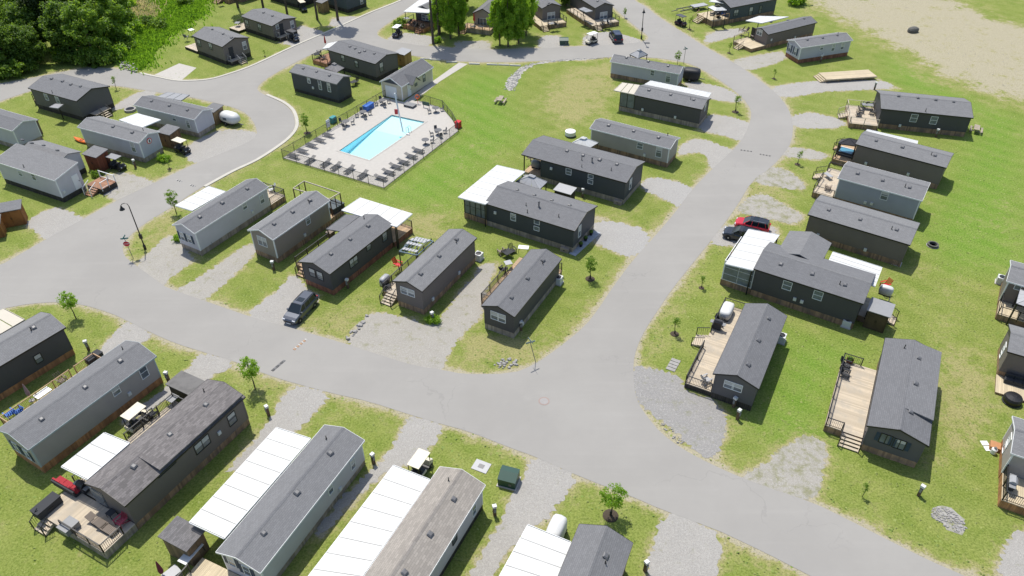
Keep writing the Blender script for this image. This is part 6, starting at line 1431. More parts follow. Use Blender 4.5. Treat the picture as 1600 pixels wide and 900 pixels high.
def tree(label, px, py, kind, v=0, scale=1.0, name=None, group=None, guard=False, rz=None):
    cr, (tr, lm) = tree_proto(kind, v)
    nm = name or {'big': 'leafy_tree', 'wood': 'woodland_tree', 'pine': 'tall_pine_tree', 'sap': 'sapling', 'bush': 'bush'}[kind]
    t = thing(nm, label, 'bush' if kind == 'bush' else 'tree', G(px, py), random.uniform(0, 6) if rz is None else rz, group); t.scale = (scale * random.uniform(.95, 1.05), scale * random.uniform(.95, 1.05), scale)
    link('crown', cr, t); trk = link('trunk', tr, t)
    for l in lm: link('limb', l, trk)
    if guard:
        MB().lathe([(.09, .0), (.09, .55), (.05, .56)], 8).build('trunk_guard', M_GUARD, t); blob(MB(), .55, .55, .10, (0, 0, .03), 12, 4, 2).build('mulch_mound', plain('mulch', (.06, .045, .03), .95), t)
    return t
for a in [('bright green young tree on the grass corner at the left', 119, 498, 'sap', 0, 1.12, 0), ('bright young tree above the brown home near the orange speed bump', 399, 608, 'sap', 0, 1.25, 0), ('green young tree between the left road and a white awning', 276, 334, 'sap', 1, 1.05, 0),
 ('round bright green young tree on the roadside grass at the bottom', 954, 806, 'sap', 0, 1.15, 1), ('slender young tree with a mulch ring at the end of the charcoal bend-side home', 922, 436, 'sap', 1, .95, 1), ('dark slender sapling left of the pool fence', 480, 208, 'sap', 1, .95, 1),
 ('short bright sapling between the road fork and the long deck', 1054, 522, 'sap', 2, .8, 1), ('slender sapling at the roadside below the upper bend', 1149, 175, 'sap', 2, .98, 1), ('slender sapling behind the pale blue-grey bend home', 1058, 101, 'sap', 1, .75, 0),
 ('small sapling below the orange timber stairs at the top right', 1077, 46, 'sap', 2, .85, 1), ('small conifer-like sapling beside the dark blue people carrier', 976, 28, 'sap', 1, .6, 0), ('small sapling before the deck of the thin-awning home', 1139, 83, 'sap', 2, .7, 1),
 ('tiny sapling on the verge opposite the empty timber deck', 1209, 123, 'sap', 2, .6, 1), ('bare thin sapling between two right-hand driveways', 1246, 257, 'sap', 2, .75, 1), ('tiny dark sapling left of the glazed sunroom by the red car', 1096, 450, 'sap', 2, .6, 1),
 ('small dark sapling on the lawn of the emblem home roadside', 265, 264, 'sap', 2, .55, 1), ('wispy sapling on the grass beside the black cart canopy', 182, 140, 'sap', 2, .8, 0), ('spindly sapling leaning on the grass below the step-roofed home', 1347, 776, 'sap', 2, .55, 0), ('tiny dark sapling on the lawn by the straight road', 414, 88, 'sap', 2, .4, 1)]:
    tree(a[0], a[1], a[2], a[3], a[4], a[5], guard=bool(a[6]), group='young trees on the lawns')
for i, (x, y, k, v, s, sx, lab) in enumerate([(704, 61, 'big', 0, 1.0, .62, 'tall bright leafy tree right of the red-boarded deck'), (717, 56, 'big', 1, 1.05, .55, 'bright leafy tree close to the stairs of the half-hidden grey home'), (688, 52, 'big', 1, .8, .5, 'smaller leafy tree at the corner of the red-boarded deck'),
  (781, 71, 'big', 1, 1.05, .55, 'slim bright leafy tree nearest the half-hidden grey home, at the roadside'), (794, 73, 'big', 0, 1.05, .62, 'largest bright leafy tree beside the road at the top centre'), (810, 68, 'big', 1, 1.1, .6, 'bright leafy tree just right of the largest roadside one'), (822, 56, 'big', 0, .9, .5, 'leafy tree shading the left home of the top-centre pair'),
  (800, 44, 'big', 0, 1.0, .6, 'leafy tree in the second row behind the roadside group'), (708, 38, 'big', 0, .95, .55, 'leafy tree in the second row beside the red-deck home'), (728, 12, 'big', 2, 1.0, .7, 'leafy tree behind the half-hidden grey home'), (805, 10, 'big', 2, 1.1, .7, 'leafy tree behind the roadside group at the top edge'), (700, 4, 'wood', 0, .8, .8, 'dark tree at the top edge behind the red-deck home'), (885, 8, 'wood', 1, .7, .7, 'dark tree between the top-centre pair of homes'), (895, -4, 'wood', 1, .8, .8, 'dark tree further back between the top-centre pair'), (785, -10, 'wood', 0, 1.0, 1.0, 'dark tree at the top edge above the roadside group'), (834, -10, 'wood', 1, .9, .9, 'dark tree at the top edge behind the pale deck')]):
    t = tree(lab, x, y, k, v, s, group='trees at the top centre'); t.scale = (sx, sx, s)
for i, (x, y, v, s) in enumerate([(14, 112, 1, .85), (32, 70, 0, 1), (58, 82, 1, .95), (88, 74, 2, 1.0), (120, 88, 1, 1.0), (150, 94, 0, .9), (172, 76, 0, .9), (186, 48, 0, .85), (104, 40, 1, 1.0), (62, 34, 0, 1), (142, 46, 2, 1), (20, 30, 1, 1), (78, 8, 0, 1), (124, 6, 1, 1), (170, 12, 0, 1), (-8, 72, 0, 1), (-20, 110, 1, .9), (40, -4, 2, 1), (100, -25, 1, 1), (160, -25, 0, 1), (6, -10, 1, 1), (52, 104, 1, .75)]):
    edge = ['pale clearing path', 'grass bank', 'left frame edge'][0 if (40 < x < 130 and y > 70) else 1 if x >= 130 else 2]
    hue = ['mid green', 'deep green', 'dark needle-leaved'][v]
    ordw = ['nearest the road', 'just behind the front row', 'deep in the wood', 'at the far back'][0 if y > 85 else 1 if y > 60 else 2 if y > 20 else 3]
    tree('%s wood tree%s %s, %s' % (hue, {16: ', wide crowned', 21: ', small crowned', 19: ', broad', 14: ', ragged'}.get(i, ''), ordw, ['towards the left edge', 'left of the middle', 'middle of the wood', 'right of the middle', 'at the right end by the reeds'][max(0, min(4, int((x + 20) / 45)))]), x, y, 'wood', v, s, group='trees of the upper left wood')
for x, y, lab in [(449, 23, 'tall bare pine trunk beside the golf-cart home at the top left'), (496, 31, 'tall twin-looking pine left of the gravel pads at the top'), (528, 32, 'leaning tall pine nearest the straight road'), (412, 15, 'tall pine trunk behind the golf-cart home'), (677, 69, 'tall straight pine at the roadside by the red-boarded deck'), (686, 55, 'tall pine just behind the roadside one at the red deck'), (790, 40, 'tall pine rising through the bright roadside trees'), (372, 12, 'dark pine beside the brown deck with central stairs')]:
    tree(lab, x, y, 'pine', 0, random.uniform(.92, 1.05), group='tall pines')
for x, y, v, s, lab in [(625, 42, 0, .9, 'pale bush at the left end of the red-boarded deck'), (684, 66, 1, .6, 'small bush at the foot of the roadside pine'), (1245, 6, 1, 1.6, 'bright green bush patch beside the teal-grey home'), (256, 252, 1, .6, 'bright bush at the gable of the emblem home'), (152, 276, 0, .5, 'low leafy plants beside the white-railed porch steps'), (205, 52, 1, 1.5, 'bright bush at the edge of the reed bank'), (250, 46, 0, 1.2, 'rough green bush below the reed patch'), (232, 40, 2, 1.0, 'dark rough bush below the reed patch'), (290, 8, 0, 1.2, 'green bush beside the brown deck with central stairs'), (278, 376, 1, .45, 'small shrub at the gable of the lamp-side home'), (678, 503, 1, .5, 'green weeds round the post at the red-chair home'), (1010, 100, 2, .01, '')]:
    if lab: tree(lab, x, y, 'bush', v, s, group='bushes')
# ------------------------------------------------------------------ rocks and rubble (nobody could count them)
def rubble(name, poly, n, smin, smax, mat, seed, label, cat='rocks'):
    P = ptsw(poly); rg = random.Random(seed); xs = [p.x for p in P]; ys = [p.y for p in P]; m = MB(); k = 0
    def ins(x, y):
        c = False; j = len(P) - 1
        for i in range(len(P)):
            if (P[i].y > y) != (P[j].y > y) and x < (P[j].x - P[i].x) * (y - P[i].y) / (P[j].y - P[i].y) + P[i].x: c = not c
            j = i
        return c
    while k < n:
        x, y = rg.uniform(min(xs), max(xs)), rg.uniform(min(ys), max(ys))
        if not ins(x, y): continue
        k += 1; s = rg.uniform(smin, smax); o = len(m.v); a = rg.uniform(0, 6)
        for z, f in ((-.02, 1.0), (s * .55, .75)):
            for t in range(5): q_ = s * f * rg.uniform(.7, 1.2); m.v.append((x + q_ * math.cos(a + t * 1.257), y + q_ * .8 * math.sin(a + t * 1.257), z + rg.uniform(0, .3) * s * (z > 0)))
        for t in range(5): t2 = (t + 1) % 5; m.f.append((o + t, o + t2, o + 5 + t2, o + 5 + t))
        m.f.append(tuple(o + 5 + t for t in range(5)))
    o = stuff(m.build(name, mat)); tag(o, label, cat); return o
rubble('rubble_patch', [(1455, 795), (1478, 792), (1500, 808), (1512, 826), (1498, 834), (1475, 822), (1456, 808)], 300, .03, .12, M_ROCK, 1, 'patch of pale limestone rubble on the grass at the lower right')
sheet('rubble_ground', [ragged(sm(ptsw([(1455, 795), (1478, 792), (1500, 808), (1512, 826), (1498, 834), (1475, 822), (1456, 808)])), .3, .3, 5)], .014, gravel('pale_rubble_ground', (.34, .33, .31), (.46, .45, .43), .43))
rubble('swale_rocks', SWALE, 500, .04, .15, plain('pale_swale_stone', (.42, .41, .385), .9, 0, .3), 2, 'pale stones lining the curved drainage strip by the upper road')
rubble('roadside_rocks', [(768, 574), (783, 562), (806, 560), (810, 570), (790, 577)], 45, .08, .22, M_ROCK, 3, 'low heap of pale stones at the grass tip by the road fork')
rubble('roadside_rocks', [(1026, 660), (1040, 662), (1070, 690), (1062, 696)], 24, .05, .14, M_ROCK, 4, 'pale stones edging the gravel drive at the road fork')
rubble('edging_rocks', [(540, 528), (562, 505), (574, 492), (577, 494), (566, 510), (545, 532)], 26, .10, .30, M_ROCK, 5, 'row of pale edging stones between lawn and wide gravel drive')
rubble('bank_rocks', [(190, 95), (218, 104), (212, 114), (188, 107)], 70, .12, .4, M_ROCK, 6, 'scattered pale rocks between wood and road at the upper left')
rubble('field_stones', [(1250, 0), (1400, 60), (1590, 150), (1600, 60), (1480, 0)], 140, .03, .10, M_ROCK, 7, 'loose stones scattered over the bare tan field')
t = thing('boulder', 'single dark boulder in the bare tan field', 'boulder', G(1426, 50), .4); blob(MB(), 1.15, .8, .65, (0, 0, .35), 12, 7, 2.3).build('stone', M_BOULD, t)
for i, (x, y, v, s_) in enumerate([(4, 122, 2, 1.5), (22, 120, 0, 1.6), (44, 112, 2, 1.3), (134, 100, 0, 1.5), (150, 103, 2, 1.4), (166, 100, 0, 1.6), (181, 92, 1, 1.5), (192, 78, 0, 1.6), (196, 62, 1, 1.5), (198, 40, 0, 1.7), (196, 18, 1, 1.6), (112, 98, 2, 1.4), (30, 96, 1, 1.6), (100, 92, 0, 1.3)]):
    tree('%s undergrowth bush, %s along the wood edge from the left' % (['mid green', 'bright', 'dark'][v], ['first', 'second', 'third', 'sixth', 'seventh', 'eighth', 'ninth', 'tenth', 'eleventh', 'twelfth', 'thirteenth', 'fifth', 'one behind the second', 'fourth'][i]), x, y, 'bush', v, s_, group='undergrowth at the wood edge')
t = thing('fire_pit', 'dark fire pit on the mown lawn right of the windowless home', 'fire pit', G(1457, 384), 0); MB().lathe([(.62, 0), (.62, .3), (.45, .3), (.42, .05)], 14).build('ring', M_BOULD, t); MB().lathe([(.7, 0), (.7, .05)], 14).build('stone_base', M_ROCK, t)
t = thing('fire_pit', 'round fire pit with pale stones beside the trailer home', 'fire pit', G(204, 173), 0); MB().lathe([(.9, 0), (.9, .35), (.65, .35), (.6, .1)], 14).build('ring', M_ROCK, t); MB().lathe([(.6, .02), (.6, .12)], 14).build('ash_bed', M_BLACK, t)
t = thing('water_tank', 'small white round tub on the lawn behind the porch home', 'tub', G(891, 212), 0); MB().lathe([(.75, 0), (.78, .75), (.70, .78), (.2, .86)], 16).build('tub', M_WHITE, t); MB().lathe([(.79, .0), (.79, .14)], 16).build('base_band', M_BLACK, t)
def picnic(label, px, py, rz, mat):
    t = thing('picnic_table', label, 'picnic table', G(px, py), rz, 'picnic tables')
    for k in range(5): MB().box(-.9, .9, -.36 + k * .15, -.22 + k * .15, .72, .76).build('top_board', mat, t)
    for s in (-1, 1):
        MB().box(-.9, .9, s * .72 - .13, s * .72 + .13, .42, .46).build('bench', mat, t)
        for x in (-.65, .65): MB().bar((x, s * .2, .70), (x, s * .8, 0), .08).build('leg', mat, t)
    for x in (-.65, .65): MB().box(x - .03, x + .03, -.85, .85, .36, .415).build('brace', mat, t)
M_PIC = wood('picnic_boards', (.36, .31, .24), .2)
picnic('pale picnic table on the grass at the end of the wide charcoal home', 1524, 206, R(60), M_PIC)
picnic('pale picnic table alone on the lawn right of the pool', 782, 160, R(75), M_PIC)
# ------------------------------------------------------------------ things on decks and lawns
def dk(px, py, h): return G(px, py, h)
def bbq(label, px, py, h, rz, col=None, cover=False):
    t = thing('barbecue', label, 'barbecue', dk(px, py, h), rz, 'barbecues'); c = col or M_BLACK
    if cover: blob(MB(), .72, .36, .55, (0, 0, .56), 12, 6, 4).build('cover', c, t, True); MB().box(-.6, .6, -.3, .3, .0, .12).build('cart_base', M_BLACK, t); return t
    MB().box(-.38, .38, -.26, .26, .12, .80).build('cabinet', M_DKFAB, t); MB().extr([(-.28, .81), (.28, .81), (.28, .98), (.10, 1.16), (-.12, 1.16), (-.28, 1.0)], -.38, .38).build('lid', c, t)
    for s in (-1, 1): MB().box(s * .58 - .19, s * .58 + .19, -.24, .24, .80, .85).build('side_shelf', M_GREYR, t)
    MB().bar((-.3, -.32, .98), (.3, -.32, .98), .04).build('handle', M_GALV, t); return t
def chair(label, px, py, h, rz, mat, kind='chair'):
    t = thing('deck_chair', label, 'chair', dk(px, py, h), rz, 'deck chairs')
    for k in range(4): MB().bar((-.30 + k * .17, -.28, .36 - k * .02), (-.30 + k * .17, .28, .36 - k * .02), .15, .03).build('seat_slat', mat, t)
    for k in range(4): MB().bar((-.34, -.25 + k * .165, .34), (-.66, -.27 + k * .18, .98), .15, .03, (0, 1, 0)).build('back_slat', mat, t)
    for s in (-1, 1):
        MB().box(-.45, .32, s * .36 - .06, s * .36 + .06, .56, .59).build('armrest', mat, t); MB().box(.22, .30, s * .34 - .03, s * .34 + .03, 0, .555).build('leg', mat, t); MB().bar((-.55, s * .31, .0), (.1, s * .31, .36), .07, .05).build('rear_leg', mat, t)
    return t
def table(label, px, py, h, rz, w, d, mat, z=.72, leg=None):
    t = thing('patio_table', label, 'table', dk(px, py, h), rz, 'patio tables'); MB().box(-w / 2, w / 2, -d / 2, d / 2, z - .05, z).build('table_top', mat, t)
    for sx in (-1, 1):
        for sy in (-1, 1): MB().bar((sx * w * .42, sy * d * .4, z - .05), (sx * w * .46, sy * d * .46, 0), .04).build('leg', leg or M_BLACK, t)
    return t
def sofa(label, px, py, h, rz, w, mat, frame=None):
    t = thing('garden_sofa', label, 'sofa', dk(px, py, h), rz); n = max(2, int(w / .7))
    MB().box(-w / 2, w / 2, -.38, .38, .05, .30).build('frame', frame or M_DKFAB, t); MB().box(-w / 2, w / 2, .28, .42, .30, .72).build('back_frame', frame or M_DKFAB, t)
    for k in range(n): x0 = -w / 2 + w * k / n; MB().box(x0 + .02, x0 + w / n - .02, -.37, .20, .305, .45).build('seat_cushion', mat, t); MB().box(x0 + .02, x0 + w / n - .02, .14, .275, .455, .80).build('back_cushion', mat, t)
    return t
def brolly(label, px, py, h, mat, hh=2.3, tilt=.1, open_=False):
    t = thing('parasol', label, 'parasol', dk(px, py, h), 0, 'parasols'); MB().lathe([(.26, 0), (.26, .06), (.05, .12)], 12).build('base', M_GREYR, t); MB().tube([(0, 0, .1), (0, 0, hh)], .025, 6).build('pole', M_GALV, t)
    if open_: MB().lathe([(1.25, hh - .38), (.7, hh - .16), (.03, hh)], 10).build('canopy', mat, t)
    else: MB().lathe([(.16, hh - 1.35), (.19, hh - 1.1), (.12, hh - .5), (.05, hh - .02), (.02, hh + .05)], 10).build('folded_canopy', mat, t)
    return t
M_TAUP = plain('taupe_weave', (.20, .165, .135), .85); M_REDF = plain('red_cushion', (.32, .02, .03), .85); M_PINKF = plain('rose_fabric', (.42, .07, .10), .85)
sofa('long red-cushioned bench along the edge of the big sunny deck', 108, 763, .8, R(62) + R(90), 2.7, M_REDF)
crate('long black deck box with a grey lid on the big sunny deck', 76, 795, 2.0, .9, .75, M_DKFAB, R(62), .8, 'deck_box')
t = crate('square grey fire table near the steps of the big sunny deck', 110, 826, 1.15, 1.05, .6, M_GREYR, R(62), .8, 'fire_table', 'fire table')
for x, y, w_ in ((154, 818, 'left'), (168, 828, 'right')):
    t = thing('deck_lounger', '%s taupe lounger on the big sunny deck' % w_, 'sun lounger', dk(x, y, .8), R(152), 'deck loungers')
    for k in range(9): MB().box(-.95 + k * .15, -.83 + k * .15, -.32, .32, .28, .32).build('slat', M_TAUP, t)
    MB().bar((.42, 0, .32), (.95, 0, .62), .62, .05, (0, 0, 1)).build('backrest', M_TAUP, t)
    for s in (-1, 1): MB().box(-.9, .4, s * .3 - .02, s * .3 + .02, 0, .275).build('leg_frame', M_DKFAB, t)
chair('rose red armchair against the home on the big sunny deck', 190, 819, .8, R(240), M_PINKF)
table('round-edged dark side table among shadows on the big sunny deck', 176, 806, .8, R(62), .6, .6, M_DKFAB, .5)
bbq('black barbecue in the shade below the short white awning', 133, 768, .8, R(152))
table('white folding table on the pine deck at the bottom edge', 302, 872, .6, R(65), 1.9, .8, M_BOX, .74)
brolly('folded dark red parasol at the bottom edge', 258, 905, 0, plain('wine_canvas', (.16, .02, .04), .85))
crate('pale covered bundle beside the folded red parasol', 271, 902, 1.1, .8, .6, M_LGROOF, R(50))
brolly('folded grey-rose parasol on the long balustered deck', 50, 626, .7, plain('grey_rose', (.25, .18, .18), .85), 2.1)
table('white table on the long balustered deck', 71, 622, .7, R(60), 1.4, .8, M_WHITE)
chair('blue folding chair at the lower end of the long balustered deck', 17, 650, .7, R(150), M_BLUE)
chair('second blue folding chair, nearer the home on the long balustered deck', 30, 646, .7, R(150), M_BLUE)
chair('brown wicker seat midway along the long balustered deck', 99, 598, .7, R(-30), M_TAUP)
crate('charcoal storage box at the road end of the long balustered deck', 149, 563, 1.5, .8, .7, M_DKFAB, R(60), .7, 'deck_box')
table('small grey table on the side deck by the cream golf cart', 272, 630, .8, R(62), .9, .9, M_GREYR)
chair('black chair behind the rail on the side deck by the cream golf cart', 240, 650, .8, R(60), M_DKFAB)
chair('white chair on the small railed deck behind the lamp-side home', 424, 299, .75, R(200), M_WHITE)
t = thing('hot_tub', 'dark covered hot tub under the open timber pergola frame', 'hot tub', dk(523, 327, .6), R(60)); MB().prism([(-1, -.8), (.8, -1), (1, .8), (-.8, 1)], 0, .72).build('shell', M_DKFAB, t); MB().prism([(-1.04, -.83), (.83, -1.04), (1.04, .83), (-.83, 1.04)], .721, .82).build('cover', plain('tub_cover', (.05, .07, .08), .6), t)
crate('grey box on the narrow rail deck of the black gabled home', 517, 369, .8, .7, .7, M_TAUP, R(60), .75, 'deck_box')
bbq('barbecue under a pale grey cover at the top of the wide front steps', 602, 444, .75, R(61), M_LGROOF, True)
chair('red plastic armchair on the narrow side deck', 623, 417, .75, R(-30), M_RED)
chair('black chair between covered barbecue and steps', 606, 449, .75, R(30), M_DKFAB)
table('black table on the lawn at the back of the bend-side deck', 793, 401, 0, R(40), 1.0, 1.0, M_DKFAB)
chair('brown lounge chair lying back on the lawn behind the bend-side deck', 783, 396, 0, R(120), M_TAUP)
chair('dark chair beside the round table on the lawn behind the bend-side deck', 801, 395, 0, R(-60), M_DKFAB)
table('white table at the back corner of the bend-side home', 818, 394, .7, R(-10), 1.2, .7, M_WHITE)
table('small round-looking grey table on the bend-side deck', 794, 418, .7, R(20), .8, .8, M_LGROOF)
chair('dark chair next to the grey table on the bend-side deck', 787, 424, .7, R(60), M_DKFAB)
crate('timber planter box at the near corner of the central black home', 883, 392, 1.0, .7, .6, SKIRTM['grey'], R(-30), 0, 'planter_box', 'planter', False)
crate('timber planter box at the near corner of the porch home', 966, 318, 1.0, .7, .6, SKIRTM['grey'], R(-30), 0, 'planter_box', 'planter', False)
m = thing('paved_strip', 'pale paved strip with three dark pots along the central black home gable', 'paving', G(914, 380), headto((897, 397), (933, 364)), None)
for k in range(9): MB().box(-2.9 + k * .65, -2.29 + k * .65, -.45, .45, 0, .05).build('paving_slab', plain('bluish_slab', (.36, .39, .43), .8), m)
for i, (x, y) in enumerate([(907.5, 385), (915, 376), (923.5, 367)]):
    t = thing('plant_pot', ['nearest', 'middle', 'farthest'][i] + ' dark plant pot on the pale paved strip', 'plant pot', G(x, y, .05), 0, 'dark plant pots'); MB().lathe([(.16, 0), (.24, .4), (.20, .4), (.18, .3)], 10).build('pot', M_BLACK, t); blob(MB(), .25, .25, .2, (0, 0, .5), 8, 5, 2).build('plant', LF_D, t)
chair('pale wicker seat in the open corner porch', 835, 257, .75, R(60), M_TAUP); chair('second pale wicker seat deeper in the open corner porch', 829, 250, .75, R(-40), M_TAUP)
bbq('covered barbecue in the open corner porch by the dark wall', 838, 262, .75, R(-30), M_GREYR, True)
chair('grey chair at the gable end of the long pale deck', 1104, 596, .6, R(30), M_LGROOF)
bbq('black barbecue on the long pale deck', 1120, 514, .6, R(152)); chair('dark chair between barbecue and white cover on the long pale deck', 1126, 506, .6, R(-30), M_DKFAB)
t = thing('covered_furniture', 'large white covered furniture at the back of the long pale deck', 'cover', dk(1134, 492, .6), R(62)); blob(MB(), 1.15, .6, .55, (0, 0, .55), 14, 7, 4.5).build('cover', M_ALU, t, True); MB().box(-1.0, 1.0, -.5, .5, 0, .1).build('feet', M_BLACK, t)
chair('black chair at the back of the broad pale deck', 1322, 574, .75, R(-30), M_DKFAB); chair('black chair in front of the other on the broad pale deck', 1321, 588, .75, R(-30), M_DKFAB)
t = thing('wicker_basket', 'small reddish planter basket in the back corner of the broad pale deck', 'planter', dk(1327, 566, .75), 0); MB().lathe([(.3, 0), (.36, .4), (.30, .4), (.28, .3)], 12).build('basket', plain('basket', (.16, .06, .04), .8), t); blob(MB(), .3, .3, .2, (0, 0, .45), 8, 5, 2).build('plant', LF_D, t)
table('glass-grey dining table on the white-railed deck', 1354, 170, .75, R(-15), 1.6, .95, M_GREYR)
for i, (x, y) in enumerate([(1346, 176), (1362, 178), (1348, 166), (1362, 165), (1341, 182)]):
    chair(ORD[i] + ' dark dining chair, counted from the stairs, on the white-railed deck', x, y, .75, R(-15 + 70 * i), M_DKFAB)
t = thing('hot_tub', 'open hot tub with blue water on the tan deck under the black canopy', 'hot tub', dk(1321, 241, .75), R(-35)); MB().prism([(-1, -.8), (1, -.8), (1, .8), (-1, .8)], 0, .55).build('shell', M_DKFAB, t); MB().prism([(-.85, -.65), (.85, -.65), (.85, .65), (-.85, .65)], .551, .57).build('water', plain('tub_blue', (.08, .25, .36), .15), t); MB().box(-.95, .95, .66, .78, .555, .64).build('rim', M_WHITE, t)
table('small pale side table on the deck of the blue-grey home', 1293, 278, .75, R(20), .6, 1.2, M_LGROOF, .5); chair('wicker seat at the front of the deck of the blue-grey home', 1293, 296, .75, R(60), M_TAUP)
chair('red chair on the small landing of the black cross-gabled home', 1381, 449, .75, R(200), M_RED); bbq('white covered barbecue beside the red chair on the landing', 1382, 460, .75, R(-32), M_ALU, True)
t = thing('flower_pots', 'stack of red flower pots left of the glazed sunroom', 'flower pots', G(1131, 441), 0)
for k in range(3): MB().lathe([(.14, 0), (.2, .3), (.17, .3), (.15, .2)], 9, (0, 0, .3 * k)).build('pot', plain('terracotta', (.42, .07, .04), .7), t)
t = thing('covered_furniture', 'round black covered tub on the cream terrace at the right edge', 'cover', G(1580, 628), 0); MB().lathe([(.75, 0), (.8, .5), (.7, .7), (.2, .78)], 16).build('cover', M_BLACK, t); MB().lathe([(.82, .05), (.82, .12)], 16).build('hem', M_DKFAB, t)
sofa('dark seating in shade on the cream terrace at the right edge', 1588, 600, .25, R(-28), 2.2, M_DKFAB)
bbq('grey barbecue behind the railing of the orange-edged deck', 1576, 762, .85, R(60), M_LGROOF)
crate('timber planter with white pots left of the orange-edged deck', 1553, 700, .8, .8, .5, SKIRTM['orange'], R(-28), 0, 'planter_box', 'planter', False)
t = thing('gas_cylinder', 'small white gas cylinder by the timber planter at the right edge', 'gas cylinder', G(1551, 708), 0); MB().lathe([(.2, 0), (.24, .08), (.24, .5), (.12, .62), (.05, .66)], 12).build('cylinder', M_WHITE, t); MB().lathe([(.12, .6), (.12, .72)], 10).build('collar', M_GALV, t)
m = thing('stepping_stones', 'two white stepping stones left of the timber planter', 'paving', G(1541, 697), 0)
for k in range(2): MB().box(-.3, .3, -.55 + k * .6, -.05 + k * .6, 0, .05).build('slab', M_WHITE, m)
m = thing('stepping_stones', 'grey paving slabs on the grass before the side stair of the long deck', 'paving', G(1051, 572), R(60))
for k in range(4): MB().box(-.7 + k * .45, -.32 + k * .45, -.45, .45, 0, .06).build('slab', M_ROCK, m)
def acunit(label, px, py, rz):
    t = thing('air_conditioner', label, 'air conditioner', G(px, py), rz, 'air conditioners'); MB().box(-.42, .42, -.42, .42, .08, .85).build('casing', M_BOX, t); MB().lathe([(.34, .851), (.34, .87), (.06, .89)], 14).build('fan_grille', M_BLACK, t); MB().box(-.5, .5, -.5, .5, 0, .08).build('pad', M_CONC, t)
acunit('air conditioner behind the long-deck home', 1219, 533, R(61)); acunit('air conditioner at the rear corner of the blue-grey home', 1420, 341, R(-34)); acunit('air conditioner at the rear corner of the windowless home', 1401, 412, R(-34)); acunit('air conditioner at the rear corner of the black cross-gabled home', 1322, 509, R(-32)); acunit('air conditioner at the end of the brown-grey canopy home', 1458, 290, R(-35))
acunit('air conditioner at the rear of the red-chair home', 748, 405, R(61)); acunit('air conditioner at the rear of the bend-side home', 872, 442, R(62)); acunit('white air conditioner left of the pale tan deck at the right edge', 1562, 442, R(-30))
# top-row deck furniture
for x, y, h, k, c, lab in [(640, 36, .8, 'c', M_DKFAB, 'black chair at the left of the red-boarded deck'), (650, 41, .8, 'c', M_DKFAB, 'black chair in the middle of the red-boarded deck'), (661, 44, .8, 'c', M_DKFAB, 'black chair at the right of the red-boarded deck'), (636, 34, .8, 't', M_LGROOF, 'pale table at the left of the red-boarded deck'),
  (752, 47, .9, 't', M_DKFAB, 'dark table on the deck before the half-hidden grey home'), (738, 44, .9, 'c', M_GREYFAB, 'grey chair on the deck before the half-hidden grey home'), (862, 42, .8, 't', M_GREYR, 'grey table on the pale deck of the left top-centre home'), (870, 41, .8, 'c', M_DKFAB, 'dark chair on the pale deck of the left top-centre home'),
  (947, 38, .8, 't', M_BOX, 'white-topped table on the deck of the right top-centre home'), (941, 41, .8, 'c', M_DKFAB, 'left black chair on the deck of the right top-centre home'), (953, 40, .8, 'c', M_DKFAB, 'right black chair on the deck of the right top-centre home'),
  (1122, 27, 1.1, 'b', M_BLACK, 'black covered grill on the tall brown deck'), (1131, 24, 1.1, 'c', M_BLUE, 'blue-grey chair on the tall brown deck'), (1112, 24, 1.1, 'c', M_DKFAB, 'dark chair at the stair head of the tall brown deck'),
  (1157, 49, .65, 'c', M_TAUP, 'wicker chair nearest the rail on the cream deck'), (1164, 51, .65, 'c', M_TAUP, 'second wicker chair on the cream deck'), (1177, 61, .65, 't', M_TAUP, 'low dark table on the cream deck'),
  (372, 41, .5, 't', M_GREYR, 'round-looking table on the small pale top-left deck'), (292, 60, .5, 'c', M_GREYFAB, 'grey seat on the small deck by the pad home'), (300, 52, .5, 't', M_WHITE, 'white table on the small deck by the pad home'), (344, 2, .9, 't', M_GREYR, 'grey table on the brown deck with central stairs'),
  (499, 84, .7, 'c', M_DKFAB, 'dark chair on the brown porch deck behind the pool house'), (506, 92, .7, 'c', M_DKFAB, 'second dark chair, nearer the pool, on the brown porch deck'), (496, 90, .7, 't', M_DKFAB, 'dark table on the brown porch deck behind the pool house'), (553, 134, 0, 't', M_DKFAB, 'dark table at the right end of the small navy home'), (556, 131, 0, 'c', M_DKFAB, 'dark chair at the right end of the small navy home')]:
    rz_ = random.uniform(0, 6)
    chair(lab, x, y, h, rz_, c) if k == 'c' else table(lab, x, y, h, rz_, 1.1, .9, c) if k == 't' else bbq(lab, x, y, h, rz_, c, True)
brolly('folded red parasol on the deck before the half-hidden grey home', 741, 40, .9, M_RED); brolly('red pennant parasol at the left end of the charcoal-brown home', 510, 78, .7, M_RED, 2.6); brolly('folded blue parasol between the bright trees and the pale deck', 818, 14, 0, M_BLUE)
# ------------------------------------------------------------------ uncut grass tufts on verges and lawns
rg = np.random.default_rng(5); n = 34000
ix = rg.integers(0, nx * ny, n * 6); d_deck = inside_dist(deckpts)
near = (PY[ix] < 120) | (rg.random(len(ix)) < .35)
ok = (d_road[ix] > .18) & (d_drv[ix] > .1) & (d_deck[ix] > .1) & (np.abs(PX[ix]) < 18 + PY[ix] * .75) & near & (d_tan[ix] > -2)
ix = ix[ok][:n]; x = PX[ix] + rg.uniform(-.2, .2, len(ix)); y = PY[ix] + rg.uniform(-.2, .2, len(ix)); n = len(ix)
s = rg.uniform(.05, .15, n) * np.where(d_road[ix] < 2.5, 1.25, 1.0); a = rg.uniform(0, 6.28, n); hgt = s * rg.uniform(.25, .6, n)
c, sn = np.cos(a) * s, np.sin(a) * s; z0 = np.full(n, -.01)
V = np.stack([np.stack([x - c, y - sn, z0], 1), np.stack([x + c, y + sn, z0], 1), np.stack([x + sn * .5, y - c * .5, hgt], 1), np.stack([x - sn, y + c, z0], 1)], 1).reshape(-1, 3)
